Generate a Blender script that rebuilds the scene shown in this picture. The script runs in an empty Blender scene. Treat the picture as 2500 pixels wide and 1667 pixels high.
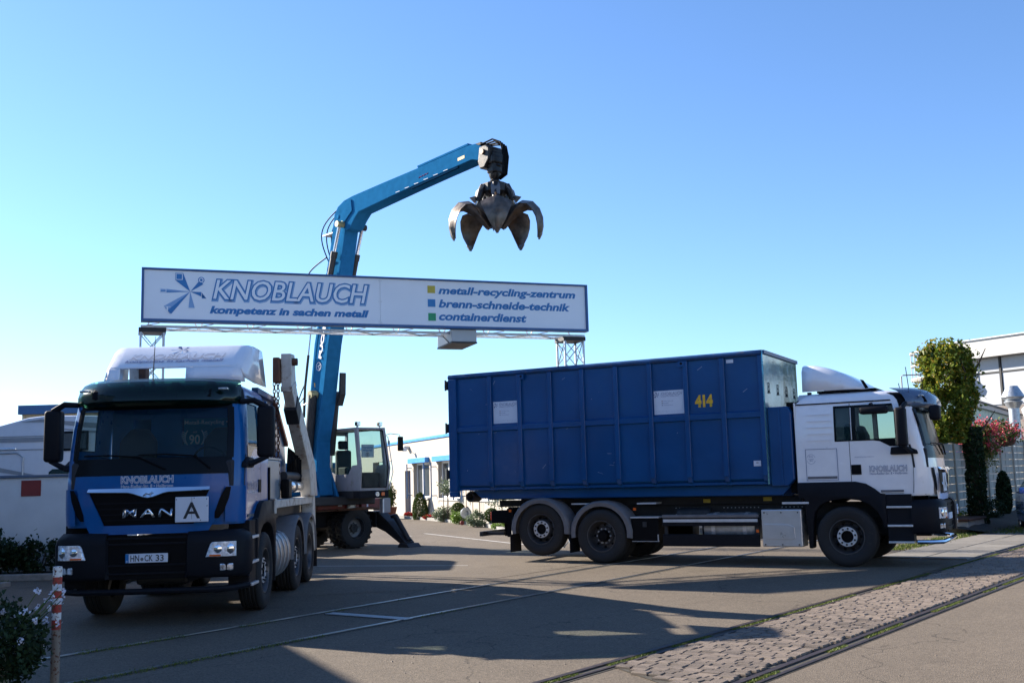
import bpy, bmesh, math, random
from mathutils import Vector, Matrix, noise
random.seed(7)
R = math.radians
PI = math.pi
sc = bpy.context.scene
COL = sc.collection

# ------------------------------------------------------------------ camera, sky, sun, exposure
cam_d = bpy.data.cameras.new('camera')
cam = bpy.data.objects.new('camera', cam_d)
COL.objects.link(cam)
sc.camera = cam
cam_d.sensor_width = 36.0
cam_d.lens = 36.0 * 2580.0 / 2500.0
cam_d.clip_start = 0.1
cam_d.clip_end = 6000
CAM_H = 1.692
cam.matrix_world = Matrix.Translation((0, 0, CAM_H)) @ Matrix.Rotation(R(90) + 0.1289, 4, 'X') @ Matrix.Rotation(-0.0269, 4, 'Z')

SUN_EL = R(25.7)
SUN_AZ = Vector((-0.853, 0.522, 0)).normalized()      # towards the sun, on the ground plane
w = bpy.data.worlds.new('World')
sc.world = w
w.use_nodes = True
wn = w.node_tree
bg = wn.nodes['Background']
sky = wn.nodes.new('ShaderNodeTexSky')
sky.sky_type = 'NISHITA'
sky.sun_disc = False
sky.sun_elevation = SUN_EL
sky.sun_rotation = math.atan2(SUN_AZ.x, SUN_AZ.y)
sky.altitude = 150
sky.air_density = 1.0
sky.dust_density = 0.15
sky.ozone_density = 2.2
tint = wn.nodes.new('ShaderNodeVectorMath')
tint.operation = 'MULTIPLY'
tint.inputs[1].default_value = (0.72, 0.90, 1.15)
wn.links.new(sky.outputs[0], tint.inputs[0])
wn.links.new(tint.outputs[0], bg.inputs[0])
bg.inputs[1].default_value = 0.070
sun_d = bpy.data.lights.new('sun', 'SUN')
sun_d.energy = 5.0
sun_d.angle = R(0.5)
sun_d.color = (1.0, 0.91, 0.79)
sun = bpy.data.objects.new('sun', sun_d)
COL.objects.link(sun)
sd = Vector((SUN_AZ.x * math.cos(SUN_EL), SUN_AZ.y * math.cos(SUN_EL), math.sin(SUN_EL)))
sun.rotation_euler = sd.to_track_quat('Z', 'Y').to_euler()
sun.location = (-30, 20, 30)
sc.view_settings.view_transform = 'Standard'
sc.view_settings.look = 'None'
sc.view_settings.exposure = 1.6
sc.view_settings.gamma = 1.0
sc.view_settings.use_curve_mapping = False
sc.cycles.max_bounces = 8
sc.cycles.transparent_max_bounces = 16

# ------------------------------------------------------------------ materials
def nt(name):
    m = bpy.data.materials.new(name)
    m.use_nodes = True
    return m, m.node_tree, m.node_tree.nodes['Principled BSDF']

def mat(name, col, rough=0.5, metal=0.0, var=0.12, scale=6.0, bump=0.0, bscale=60.0, coat=0.0,
        dirt=None, dirt_amt=0.0, dirt_scale=2.0, spec=0.5, island=0.0, objrand=0.0, bdist=0.01):
    m, t, p = nt(name)
    n = t.nodes
    L = t.links.new
    tc = n.new('ShaderNodeTexCoord')
    nz = n.new('ShaderNodeTexNoise')
    nz.inputs['Scale'].default_value = scale
    nz.inputs['Detail'].default_value = 6
    L(tc.outputs['Object'], nz.inputs['Vector'])
    mr = n.new('ShaderNodeMapRange')
    mr.inputs[1].default_value = 0.3
    mr.inputs[2].default_value = 0.7
    mr.inputs[3].default_value = 1 - var
    mr.inputs[4].default_value = 1 + var
    L(nz.outputs['Fac'], mr.inputs[0])
    last = mr.outputs[0]
    for kind, amt in (('i', island), ('o', objrand)):
        if amt:
            g = n.new('ShaderNodeNewGeometry' if kind == 'i' else 'ShaderNodeObjectInfo')
            m2 = n.new('ShaderNodeMapRange')
            m2.inputs[3].default_value = 1 - amt
            m2.inputs[4].default_value = 1 + amt
            L(g.outputs['Random Per Island' if kind == 'i' else 'Random'], m2.inputs[0])
            mm = n.new('ShaderNodeMath')
            mm.operation = 'MULTIPLY'
            L(last, mm.inputs[0])
            L(m2.outputs[0], mm.inputs[1])
            last = mm.outputs[0]
    vm = n.new('ShaderNodeVectorMath')
    vm.operation = 'SCALE'
    vm.inputs[0].default_value = col[:3]
    L(last, vm.inputs['Scale'])
    out = vm.outputs[0]
    if dirt:
        dn = n.new('ShaderNodeTexNoise')
        dn.inputs['Scale'].default_value = dirt_scale
        dn.inputs['Detail'].default_value = 10
        dn.inputs['Roughness'].default_value = 0.7
        L(tc.outputs['Object'], dn.inputs['Vector'])
        dr = n.new('ShaderNodeMapRange')
        dr.inputs[1].default_value = 0.62 - 0.3 * dirt_amt
        dr.inputs[2].default_value = 0.78 - 0.3 * dirt_amt
        L(dn.outputs['Fac'], dr.inputs[0])
        mx = n.new('ShaderNodeMix')
        mx.data_type = 'RGBA'
        L(dr.outputs[0], mx.inputs[0])
        L(out, mx.inputs[6])
        mx.inputs[7].default_value = (*dirt, 1)
        out = mx.outputs[2]
    L(out, p.inputs['Base Color'])
    rr = n.new('ShaderNodeMapRange')
    rr.inputs[3].default_value = max(0.02, rough - 0.12 * min(1, rough * 2))
    rr.inputs[4].default_value = min(1, rough + 0.12 * min(1, rough * 2))
    L(nz.outputs['Fac'], rr.inputs[0])
    L(rr.outputs[0], p.inputs['Roughness'])
    p.inputs['Metallic'].default_value = metal
    p.inputs['Specular IOR Level'].default_value = spec
    p.inputs['Coat Weight'].default_value = coat
    p.inputs['Coat Roughness'].default_value = 0.06
    if bump:
        b = n.new('ShaderNodeBump')
        b.inputs['Strength'].default_value = bump
        b.inputs['Distance'].default_value = bdist
        bn = n.new('ShaderNodeTexNoise')
        bn.inputs['Scale'].default_value = bscale
        bn.inputs['Detail'].default_value = 5
        L(tc.outputs['Object'], bn.inputs['Vector'])
        L(bn.outputs['Fac'], b.inputs['Height'])
        L(b.outputs[0], p.inputs['Normal'])
    return m

def leafmat(name, c1, c2, c3=None, trans=0.25, rough=0.5):
    m, t, p = nt(name)
    n = t.nodes
    L = t.links.new
    g = n.new('ShaderNodeNewGeometry')
    cr = n.new('ShaderNodeValToRGB')
    cr.color_ramp.elements[0].color = (*c1, 1)
    cr.color_ramp.elements[1].color = (*c2, 1)
    if c3:
        e = cr.color_ramp.elements.new(0.85)
        e.color = (*c2, 1)
        cr.color_ramp.elements[2].color = (*c3, 1)
    L(g.outputs['Random Per Island'], cr.inputs[0])
    L(cr.outputs[0], p.inputs['Base Color'])
    p.inputs['Roughness'].default_value = rough
    p.inputs['Specular IOR Level'].default_value = 0.25
    tr = n.new('ShaderNodeBsdfTranslucent')
    L(cr.outputs[0], tr.inputs[0])
    mx = n.new('ShaderNodeMixShader')
    mx.inputs[0].default_value = trans
    L(p.outputs[0], mx.inputs[1])
    L(tr.outputs[0], mx.inputs[2])
    L(mx.outputs[0], n['Material Output'].inputs[0])
    return m

def glassmat(name, tint, alpha=0.35, rough=0.02, through=(0.72, 0.86, 0.82)):
    m, t, p = nt(name)
    n = t.nodes
    L = t.links.new
    p.inputs['Base Color'].default_value = (*tint, 1)
    p.inputs['Roughness'].default_value = rough
    p.inputs['Specular IOR Level'].default_value = 0.6
    tb = n.new('ShaderNodeBsdfTransparent')
    tb.inputs[0].default_value = (*through, 1)
    mx = n.new('ShaderNodeMixShader')
    mx.inputs[0].default_value = alpha
    L(tb.outputs[0], mx.inputs[1])
    L(p.outputs[0], mx.inputs[2])
    L(mx.outputs[0], n['Material Output'].inputs[0])
    return m

K = {}
K['asphalt'] = None
K['truck_blue'] = mat('truck blue paint', (0.0005, 0.090, 0.30), 0.3, var=0.05, coat=0.3, spec=0.25, dirt=(0.05, 0.07, 0.1), dirt_amt=0.05, bump=0.03, bscale=3)
K['skip_blue'] = mat('blue container paint', (0.0010, 0.058, 0.195), 0.31, var=0.14, scale=1.1, coat=0.0, spec=0.4, dirt=(0.004, 0.066, 0.18), dirt_amt=0.16, dirt_scale=1.1, bump=0.55, bscale=1.6, bdist=0.03)
K['skip_front_sheen'] = mat('container blue with sky sheen in its colour', (0.13, 0.38, 0.54), 0.12, var=0.1, scale=2.0, metal=0.85, coat=0.3, bump=0.22, bscale=1.3, bdist=0.05)  # same container blue, paler: the sky's reflection is put into the colour
K['scuff_blue'] = mat('scuffed blue rim paint', (0.005, 0.055, 0.17), 0.4, var=0.3, scale=5, dirt=(0.22, 0.14, 0.07), dirt_amt=0.12, dirt_scale=9, coat=0.1)
K['crane_blue'] = mat('crane blue paint', (0.018, 0.128, 0.285), 0.5, var=0.1, coat=0.0, spec=0.0, dirt=(0.008, 0.06, 0.14), dirt_amt=0.06)
K['white_paint'] = mat('white cab paint', (0.80, 0.80, 0.82), 0.25, var=0.03, coat=0.8, bump=0.02, bscale=2, dirt=(0.5, 0.49, 0.47), dirt_amt=0.02)
K['arm_white'] = mat('worn white crane arm paint', (0.50, 0.48, 0.44), 0.5, var=0.18, dirt=(0.20, 0.11, 0.06), dirt_amt=0.34, dirt_scale=7)
K['plastic'] = mat('dark grey bumper plastic', (0.009, 0.010, 0.014), 0.55, spec=0.12, var=0.12, bump=0.05, bscale=120)
K['black'] = mat('black', (0.004, 0.004, 0.005), 0.55, var=0.2, spec=0.1)
K['gloss_black'] = mat('gloss black', (0.004, 0.005, 0.007), 0.2, var=0.1, coat=0.0, spec=0.12)
K['chassis'] = mat('chassis dark grey', (0.016, 0.017, 0.02), 0.6, var=0.3, dirt=(0.07, 0.06, 0.05), dirt_amt=0.1, dirt_scale=8)
K['rubber'] = mat('tyre rubber', (0.013, 0.013, 0.014), 0.8, var=0.25, scale=20, bump=0.2, bscale=90, dirt=(0.05, 0.045, 0.04), dirt_amt=0.1, dirt_scale=6)
K['rim'] = mat('dull steel rim', (0.10, 0.10, 0.105), 0.45, metal=0.7, var=0.2, dirt=(0.05, 0.045, 0.04), dirt_amt=0.25, dirt_scale=9)
K['alu'] = mat('silver wheel ring', (0.60, 0.61, 0.63), 0.4, metal=0.4, var=0.12, dirt=(0.2, 0.18, 0.16), dirt_amt=0.1, dirt_scale=12)
K['chrome'] = mat('chrome', (0.8, 0.82, 0.85), 0.06, metal=1.0, var=0.03)
K['steel'] = mat('galvanised steel', (0.42, 0.45, 0.48), 0.42, metal=0.6, var=0.2, scale=14)
K['rod'] = mat('polished piston rod', (0.7, 0.7, 0.72), 0.16, metal=0.9, var=0.05)
K['mud'] = mat('grey mudguard plastic', (0.13, 0.13, 0.14), 0.6, var=0.15, dirt=(0.2, 0.18, 0.16), dirt_amt=0.15)
K['silver_panel'] = mat('silver side panel', (0.55, 0.56, 0.58), 0.3, metal=0.55, var=0.06)
K['wind'] = glassmat('windscreen glass', (0.010, 0.03, 0.035), 0.28, 0.02, (0.82, 0.94, 0.91))
K['wind_dark'] = glassmat('tinted glass', (0.01, 0.035, 0.04), 0.6)
K['visor'] = glassmat('green visor plastic', (0.001, 0.014, 0.012), 0.6, 0.12, (0.22, 0.46, 0.38))
K['pane'] = mat('house window pane', (0.05, 0.06, 0.07), 0.08, var=0.3, scale=3, coat=0.6)
K['lens'] = mat('headlamp lens', (0.55, 0.6, 0.66), 0.08, metal=0.65, var=0.7, scale=22, coat=1.0)
K['amber'] = mat('amber lamp', (0.7, 0.12, 0.01), 0.25, var=0.1, coat=0.5)
K['red'] = mat('red lamp', (0.45, 0.01, 0.01), 0.25, var=0.1, coat=0.5)
K['dark_red'] = mat('dark red paint', (0.16, 0.014, 0.014), 0.5, var=0.2, dirt=(0.04, 0.02, 0.02), dirt_amt=0.15)
K['grab'] = mat('worn brown grab steel', (0.12, 0.095, 0.078), 0.42, metal=0.55, var=0.5, scale=7, dirt=(0.16, 0.085, 0.04), dirt_amt=0.28, dirt_scale=4, bump=0.2, bscale=30)
K['rust'] = mat('rusty steel', (0.10, 0.04, 0.02), 0.75, var=0.4, dirt=(0.03, 0.02, 0.02), dirt_amt=0.3, dirt_scale=12)
K['grey_cab'] = mat('grey machine cab paint', (0.24, 0.24, 0.26), 0.4, var=0.08, dirt=(0.12, 0.11, 0.1), dirt_amt=0.1)
K['sign_panel'] = mat('sign face', (0.80, 0.82, 0.86), 0.4, var=0.03, scale=1.2)
K['sign_blue'] = mat('sign letter blue', (0.006, 0.16, 0.42), 0.4, var=0.05)
K['sign_soft'] = mat('sign letter shadow blue', (0.20, 0.36, 0.60), 0.4, var=0.05)
K['sign_frame'] = mat('sign frame blue', (0.012, 0.085, 0.24), 0.4, var=0.1, dirt=(0.05, 0.1, 0.16), dirt_amt=0.08, dirt_scale=7)
K['ink'] = mat('ink', (0.02, 0.02, 0.025), 0.5, var=0.05)
K['ink_blue'] = mat('lettering blue grey', (0.07, 0.11, 0.26), 0.5, var=0.05)
K['white_ink'] = mat('white lettering', (0.72, 0.74, 0.78), 0.5, var=0.03)
K['soft_ink'] = mat('pale blue lettering', (0.55, 0.70, 0.85), 0.5, var=0.03)
K['yellow'] = mat('yellow print', (0.72, 0.42, 0.02), 0.5, var=0.25, scale=12)
K['sq_yellow'] = mat('yellow square', (0.50, 0.40, 0.05), 0.5, var=0.05)
K['sq_blue'] = mat('blue square', (0.02, 0.20, 0.48), 0.5, var=0.05)
K['sq_green'] = mat('green square', (0.01, 0.30, 0.12), 0.5, var=0.05)
K['card'] = mat('white sheet', (0.62, 0.66, 0.74), 0.45, var=0.03)
K['plaster'] = mat('cream plaster wall', (0.40, 0.36, 0.31), 0.9, var=0.04, scale=1.5, bump=0.1, bscale=60)
K['fascia'] = mat('bright blue fascia', (0.03, 0.24, 0.62), 0.4, var=0.06)
K['window_white'] = mat('white window frame', (0.78, 0.78, 0.78), 0.4, var=0.03)
K['wall_white'] = mat('painted wall', (0.62, 0.64, 0.65), 0.8, var=0.07, scale=2.0, dirt=(0.3, 0.3, 0.3), dirt_amt=0.06, bump=0.1, bscale=30)
K['concrete'] = mat('grey concrete fence', (0.36, 0.34, 0.295), 0.85, var=0.14, scale=3, dirt=(0.14, 0.13, 0.11), dirt_amt=0.15, bump=0.25, bscale=60)
K['kerb'] = mat('kerb stone', (0.25, 0.24, 0.22), 0.9, var=0.2, scale=8, bump=0.2, bscale=60)
K['hall_white'] = mat('hall white cladding', (0.46, 0.45, 0.43), 0.5, var=0.03)
K['hall_grey'] = mat('hall light cladding', (0.38, 0.40, 0.43), 0.5, var=0.04)
K['roof_brown'] = mat('brown roofing', (0.20, 0.17, 0.15), 0.8, var=0.15)
K['pale_green'] = mat('pale green panel', (0.30, 0.50, 0.46), 0.4, var=0.06)
K['deep_blue'] = mat('deep blue panel', (0.01, 0.08, 0.30), 0.4, var=0.06)
K['beige'] = mat('beige corrugated', (0.46, 0.38, 0.26), 0.6, var=0.1)
K['camper'] = mat('camper white shell', (0.55, 0.58, 0.64), 0.3, var=0.03, coat=0.4)
K['camper_grey'] = mat('camper grey stripe', (0.24, 0.26, 0.29), 0.4, var=0.05)
K['soil'] = mat('dark soil', (0.035, 0.03, 0.022), 0.95, var=0.4, scale=14, bump=0.4, bscale=40)
K['bark'] = mat('bark', (0.07, 0.05, 0.035), 0.9, var=0.3, bump=0.4, bscale=30)
K['seat'] = mat('dark seat fabric', (0.02, 0.022, 0.028), 0.8, var=0.1)
K['wood'] = mat('red brown timber', (0.12, 0.035, 0.02), 0.7, var=0.2)
K['car_blue'] = mat('blue car paint', (0.01, 0.10, 0.42), 0.25, var=0.05, coat=1.0)
K['leaf_tree'] = leafmat('hornbeam leaves', (0.05, 0.10, 0.012), (0.20, 0.22, 0.025), (0.38, 0.22, 0.03), 0.4)
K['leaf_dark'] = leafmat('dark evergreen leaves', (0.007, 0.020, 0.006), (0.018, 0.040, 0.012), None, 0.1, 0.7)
K['leaf_box'] = leafmat('box leaves', (0.03, 0.06, 0.012), (0.08, 0.12, 0.02), (0.13, 0.11, 0.02), 0.15)
K['leaf_grey'] = leafmat('grey green leaves', (0.10, 0.14, 0.08), (0.20, 0.24, 0.14), None, 0.2)
K['leaf_light'] = leafmat('light green leaves', (0.10, 0.20, 0.03), (0.22, 0.30, 0.06), None, 0.25)
K['leaf_trail'] = leafmat('trailing vine leaves', (0.10, 0.12, 0.03), (0.28, 0.26, 0.08), None, 0.3)
K['grass'] = leafmat('grass', (0.05, 0.09, 0.015), (0.14, 0.17, 0.03), (0.20, 0.17, 0.07), 0.2)
K['petal_red'] = leafmat('red petals', (0.50, 0.03, 0.05), (0.72, 0.12, 0.18), (0.80, 0.35, 0.40), 0.35)
K['petal_white'] = leafmat('white petals', (0.6, 0.6, 0.72), (0.75, 0.75, 0.8), None, 0.2)
K['petal_deep'] = leafmat('deep red petals', (0.35, 0.004, 0.008), (0.55, 0.01, 0.02), None, 0.15)

def asphalt(name, base, speck):
    m, t, p = nt(name)
    n = t.nodes
    L = t.links.new
    tc = n.new('ShaderNodeTexCoord')
    def nz(s, d=4, r=0.5):
        a = n.new('ShaderNodeTexNoise')
        a.inputs['Scale'].default_value = s
        a.inputs['Detail'].default_value = d
        a.inputs['Roughness'].default_value = r
        L(tc.outputs['Object'], a.inputs['Vector'])
        return a.outputs['Fac']
    def mrange(x, a, b, c, d):
        q = n.new('ShaderNodeMapRange')
        for i, v in enumerate((a, b, c, d)):
            q.inputs[i + 1].default_value = v
        L(x, q.inputs[0])
        return q.outputs[0]
    def mul(a, b):
        q = n.new('ShaderNodeMath')
        q.operation = 'MULTIPLY'
        L(a, q.inputs[0])
        L(b, q.inputs[1])
        return q.outputs[0]
    big = mrange(nz(0.22, 5), 0.3, 0.7, 0.88, 1.1)
    mid = mrange(nz(1.7, 6, 0.65), 0.3, 0.7, 0.92, 1.07)
    vo = n.new('ShaderNodeTexVoronoi')
    vo.inputs['Scale'].default_value = 75
    L(tc.outputs['Object'], vo.inputs['Vector'])
    sep = n.new('ShaderNodeSeparateColor')
    L(vo.outputs['Color'], sep.inputs[0])
    grit = mrange(sep.outputs[0], 0, 1, 1 - speck, 1 + speck)
    # cracks: edges of a large distorted voronoi, broken up by a noise mask
    mp = n.new('ShaderNodeVectorMath')
    mp.operation = 'ADD'
    dn = n.new('ShaderNodeTexNoise')
    dn.inputs['Scale'].default_value = 1.6
    dn.inputs['Detail'].default_value = 6
    L(tc.outputs['Object'], dn.inputs['Vector'])
    L(tc.outputs['Object'], mp.inputs[0])
    L(dn.outputs['Color'], mp.inputs[1])
    vc = n.new('ShaderNodeTexVoronoi')
    vc.feature = 'DISTANCE_TO_EDGE'
    vc.inputs['Scale'].default_value = 0.24
    L(mp.outputs[0], vc.inputs['Vector'])
    crack = mrange(vc.outputs['Distance'], 0.0, 0.004, 0.45, 1.0)
    stain = mrange(nz(0.75, 8, 0.62), 0.60, 0.72, 1.0, 0.74)
    spots = mrange(nz(5.5, 3, 0.5), 0.70, 0.76, 1.0, 0.72)
    tot = mul(mul(mul(mul(mul(big, mid), grit), crack), stain), spots)
    vm = n.new('ShaderNodeVectorMath')
    vm.operation = 'SCALE'
    vm.inputs[0].default_value = (base[0] * 1.03, base[1], base[2] * 0.95)
    L(tot, vm.inputs['Scale'])
    L(vm.outputs[0], p.inputs['Base Color'])
    p.inputs['Roughness'].default_value = 0.85
    p.inputs['Specular IOR Level'].default_value = 0.3
    b = n.new('ShaderNodeBump')
    b.inputs['Strength'].default_value = 0.6
    b.inputs['Distance'].default_value = 0.006
    L(vo.outputs['Distance'], b.inputs['Height'])
    L(b.outputs[0], p.inputs['Normal'])
    return m
K['asphalt'] = asphalt('asphalt', (0.118, 0.097, 0.075), 0.38)
K['asphalt2'] = asphalt('lighter asphalt', (0.127, 0.105, 0.082), 0.30)
K['asphalt3'] = asphalt('patched asphalt', (0.095, 0.083, 0.074), 0.25)

def cobblemat():
    m = mat('granite setts', (0.135, 0.104, 0.080), 0.75, var=0.25, scale=30, bump=0.4, bscale=70, objrand=0.3, island=0.22)
    return m
K['cobble'] = cobblemat()

# ------------------------------------------------------------------ mesh collector and object helpers
class M:
    def __init__(s, xf=None):
        s.v = []
        s.f = []
        s.xf = xf
    def add(s, vs, fs):
        o = len(s.v)
        if s.xf is not None:
            vs = [tuple(s.xf @ Vector(a)) for a in vs]
        s.v += [tuple(a) for a in vs]
        s.f += [tuple(i + o for i in f) for f in fs]
        return s
    def box(s, x0, x1, y0, y1, z0, z1):
        vs = [(x, y, z) for x in (x0, x1) for y in (y0, y1) for z in (z0, z1)]
        return s.add(vs, [(0, 1, 3, 2), (4, 6, 7, 5), (0, 4, 5, 1), (2, 3, 7, 6), (0, 2, 6, 4), (1, 5, 7, 3)])
    def prism(s, pts, ax, a, b):
        f = {'x': lambda p, c: (c, p[0], p[1]), 'y': lambda p, c: (p[0], c, p[1]), 'z': lambda p, c: (p[0], p[1], c)}[ax]
        n = len(pts)
        vs = [f(p, a) for p in pts] + [f(p, b) for p in pts]
        fs = [tuple(range(n)), tuple(range(2 * n - 1, n - 1, -1))] + [(i, (i + 1) % n, n + (i + 1) % n, n + i) for i in range(n)]
        return s.add(vs, fs)
    def beam(s, p, q, w, h=None, up=(0, 0, 1), w2=None, h2=None):
        p, q = Vector(p), Vector(q)
        h = h or w
        w2 = w2 or w
        h2 = h2 or h
        d = (q - p).normalized()
        u = Vector(up)
        if abs(d.dot(u)) > 0.98:
            u = Vector((1, 0, 0))
        sx = d.cross(u).normalized()
        uy = sx.cross(d).normalized()
        vs = [c + sx * a * ww / 2 + uy * b * hh / 2 for c, ww, hh in ((p, w, h), (q, w2, h2)) for a, b in ((-1, -1), (1, -1), (1, 1), (-1, 1))]
        return s.add(vs, [(0, 3, 2, 1), (4, 5, 6, 7), (0, 1, 5, 4), (1, 2, 6, 5), (2, 3, 7, 6), (3, 0, 4, 7)])
    def tube(s, path, r, n=8, cap=True):
        path = [Vector(p) for p in path]
        rs = r if isinstance(r, (list, tuple)) else [r] * len(path)
        vs = []
        prev = None
        for i, p in enumerate(path):
            d = (path[min(i + 1, len(path) - 1)] - path[max(i - 1, 0)]).normalized()
            if prev is None:
                u = Vector((0, 0, 1)) if abs(d.z) < 0.9 else Vector((1, 0, 0))
                a = d.cross(u).normalized()
            else:
                a = (prev - d * prev.dot(d)).normalized()
            prev = a
            b = d.cross(a)
            vs += [p + (a * math.cos(2 * PI * k / n) + b * math.sin(2 * PI * k / n)) * rs[i] for k in range(n)]
        fs = [(i * n + k, i * n + (k + 1) % n, (i + 1) * n + (k + 1) % n, (i + 1) * n + k) for i in range(len(path) - 1) for k in range(n)]
        if cap:
            fs += [tuple(range(n))[::-1], tuple(range((len(path) - 1) * n, len(path) * n))]
        return s.add(vs, fs)
    def lathe(s, prof, c=(0, 0, 0), ax='y', n=32, sgn=1, close=False):
        vs = []
        for r, h in prof:
            for k in range(n):
                a = 2 * PI * k / n
                if ax == 'y':
                    vs.append((c[0] + r * math.cos(a), c[1] + sgn * h, c[2] + r * math.sin(a)))
                elif ax == 'z':
                    vs.append((c[0] + r * math.cos(a), c[1] + r * math.sin(a), c[2] + h))
                else:
                    vs.append((c[0] + h, c[1] + r * math.cos(a), c[2] + r * math.sin(a)))
        m = len(prof)
        fs = [(i * n + k, i * n + (k + 1) % n, (i + 1) % m * n + (k + 1) % n, (i + 1) % m * n + k) for i in range(m if close else m - 1) for k in range(n)]
        return s.add(vs, fs)
    def grid(s, rows):
        n = len(rows[0])
        vs = [p for r in rows for p in r]
        fs = [(i * n + k, i * n + k + 1, (i + 1) * n + k + 1, (i + 1) * n + k) for i in range(len(rows) - 1) for k in range(n - 1)]
        return s.add(vs, fs)
    def loft(s, secs, cap=True):
        n = len(secs[0])
        vs = [p for r in secs for p in r]
        fs = [(i * n + k, i * n + (k + 1) % n, (i + 1) * n + (k + 1) % n, (i + 1) * n + k) for i in range(len(secs) - 1) for k in range(n)]
        if cap:
            fs += [tuple(range(n))[::-1], tuple(range((len(secs) - 1) * n, len(secs) * n))]
        return s.add(vs, fs)

def mesh_of(name, m, material, bevel=0.0, smooth=False, segs=2, angle=35):
    me = bpy.data.meshes.new(name)
    me.from_pydata(m.v, [], m.f)
    bm = bmesh.new()
    bm.from_mesh(me)
    bmesh.ops.recalc_face_normals(bm, faces=bm.faces)
    if bevel:
        es = [e for e in bm.edges if len(e.link_faces) == 2 and e.calc_face_angle(0) > R(30)]
        if es:
            bmesh.ops.bevel(bm, geom=es, offset=bevel, segments=segs, profile=0.5, affect='EDGES', clamp_overlap=True)
    if smooth:
        for f in bm.faces:
            f.smooth = True
        for e in bm.edges:
            if len(e.link_faces) == 2 and e.calc_face_angle(0) > R(angle):
                e.smooth = False
    bm.to_mesh(me)
    bm.free()
    me.materials.append(K[material] if isinstance(material, str) else material)
    return me

def obj(name, m, material='black', parent=None, bevel=0.0, smooth=False, segs=2, angle=35, loc=None, rot=None, label=None, kind=None):
    me = m if isinstance(m, bpy.types.Mesh) else mesh_of(name, m, material, bevel, smooth, segs, angle)
    o = bpy.data.objects.new(name, me)
    COL.objects.link(o)
    if parent:
        o.parent = parent
    if loc:
        o.location = loc
    if rot:
        o.rotation_euler = rot
    if label:
        o['label'] = label
    if kind:
        o['kind'] = kind
    return o

def thing(name, label, cat, loc=(0, 0, 0), rz=0, group=None):
    o = bpy.data.objects.new(name, None)
    COL.objects.link(o)
    o.location = loc
    o.rotation_euler = (0, 0, rz)
    o['label'] = label
    o['category'] = cat
    if group:
        o['group'] = group
    return o

def tag(o, label, cat, group=None):
    o['label'] = label
    o['category'] = cat
    if group:
        o['group'] = group
    return o

def sub(name, parent, loc=(0, 0, 0), rot=(0, 0, 0)):
    o = bpy.data.objects.new(name, None)
    COL.objects.link(o)
    o.parent = parent
    o.location = loc
    o.rotation_euler = rot
    return o

def struct(name, m, material, **k):
    o = obj(name, m, material, **k)
    o['kind'] = 'structure'
    return o

def text(name, s, material, parent, origin, xd, yd, w=None, h=None, bold=0.0, shear=0.0, ext=0.0, lift=0.0, sp=1.0):
    """flat lettering with its lower left corner at origin, x along xd, y along yd, fitted to w by h"""
    def curve(off):
        cu = bpy.data.curves.new(name, 'FONT')
        cu.body = s
        cu.size = 1.0
        cu.shear = shear
        cu.offset = off
        cu.space_character = sp
        cu.resolution_u = 3
        o = bpy.data.objects.new(name, cu)
        COL.objects.link(o)
        bpy.context.view_layer.update()
        me = bpy.data.meshes.new_from_object(o.evaluated_get(bpy.context.evaluated_depsgraph_get()))
        bpy.data.objects.remove(o)
        bpy.data.curves.remove(cu)
        return me
    ref = curve(0.0)
    xs = [v.co.x for v in ref.vertices]
    ys = [v.co.y for v in ref.vertices]
    x0, x1, y0, y1 = min(xs), max(xs), min(ys), max(ys)
    sx = w / (x1 - x0) if w else None
    sy = h / (y1 - y0) if h else sx
    sx = sx or sy
    me = curve(bold) if bold else ref
    X, Y = Vector(xd).normalized(), Vector(yd).normalized()
    N = X.cross(Y)
    O = Vector(origin)
    for v in me.vertices:
        v.co = O + X * ((v.co.x - x0) * sx) + Y * ((v.co.y - y0) * sy) + N * lift
    if ext:
        bm = bmesh.new()
        bm.from_mesh(me)
        r = bmesh.ops.extrude_face_region(bm, geom=bm.faces[:])
        for v in [g for g in r['geom'] if isinstance(g, bmesh.types.BMVert)]:
            v.co += N * ext
        bmesh.ops.recalc_face_normals(bm, faces=bm.faces)
        bm.to_mesh(me)
        bm.free()
    me.materials.clear()
    me.materials.append(K[material])
    o = bpy.data.objects.new(name, me)
    COL.objects.link(o)
    o.parent = parent
    return o

def outlined(s, p, origin, xd, yd, w, h, lift, edge='sign_blue', fill='sign_panel', soft=None, shear=0.0, b=0.045, fb=None):
    if soft:
        text('lettering_shadow', s, soft, p, Vector(origin) + Vector(xd) * 0.012 * w / 3.4 - Vector(yd) * 0.018, xd, yd, w, h, bold=b * 1.5, shear=shear, lift=lift)
    text('lettering', s, edge, p, origin, xd, yd, w, h, bold=b, shear=shear, lift=lift + 0.003)
    text('lettering', s, fill, p, origin, xd, yd, w, h, bold=b * .12 if fb is None else fb, shear=shear, lift=lift + 0.006)

def leaves(pts, size, rng, flat=0.0, aspect=0.6):
    """one small folded leaf per point"""
    m = M()
    for p in pts:
        a, b = rng.uniform(0, 2 * PI), rng.uniform(-1, 1) * (1 - flat)
        rb = math.sqrt(max(0, 1 - b * b))
        d = Vector((rb * math.cos(a), rb * math.sin(a), b))
        e = Vector((rng.uniform(-1, 1), rng.uniform(-1, 1), rng.uniform(-1, 1)))
        e = (e - d * e.dot(d)).normalized()
        s = size * rng.uniform(0.6, 1.3)
        p = Vector(p)
        m.v += [tuple(p - d * s), tuple(p + e * s * aspect), tuple(p + d * s), tuple(p - e * s * aspect)]
        k = len(m.v) - 4
        m.f.append((k, k + 1, k + 2, k + 3))
    return m

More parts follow.
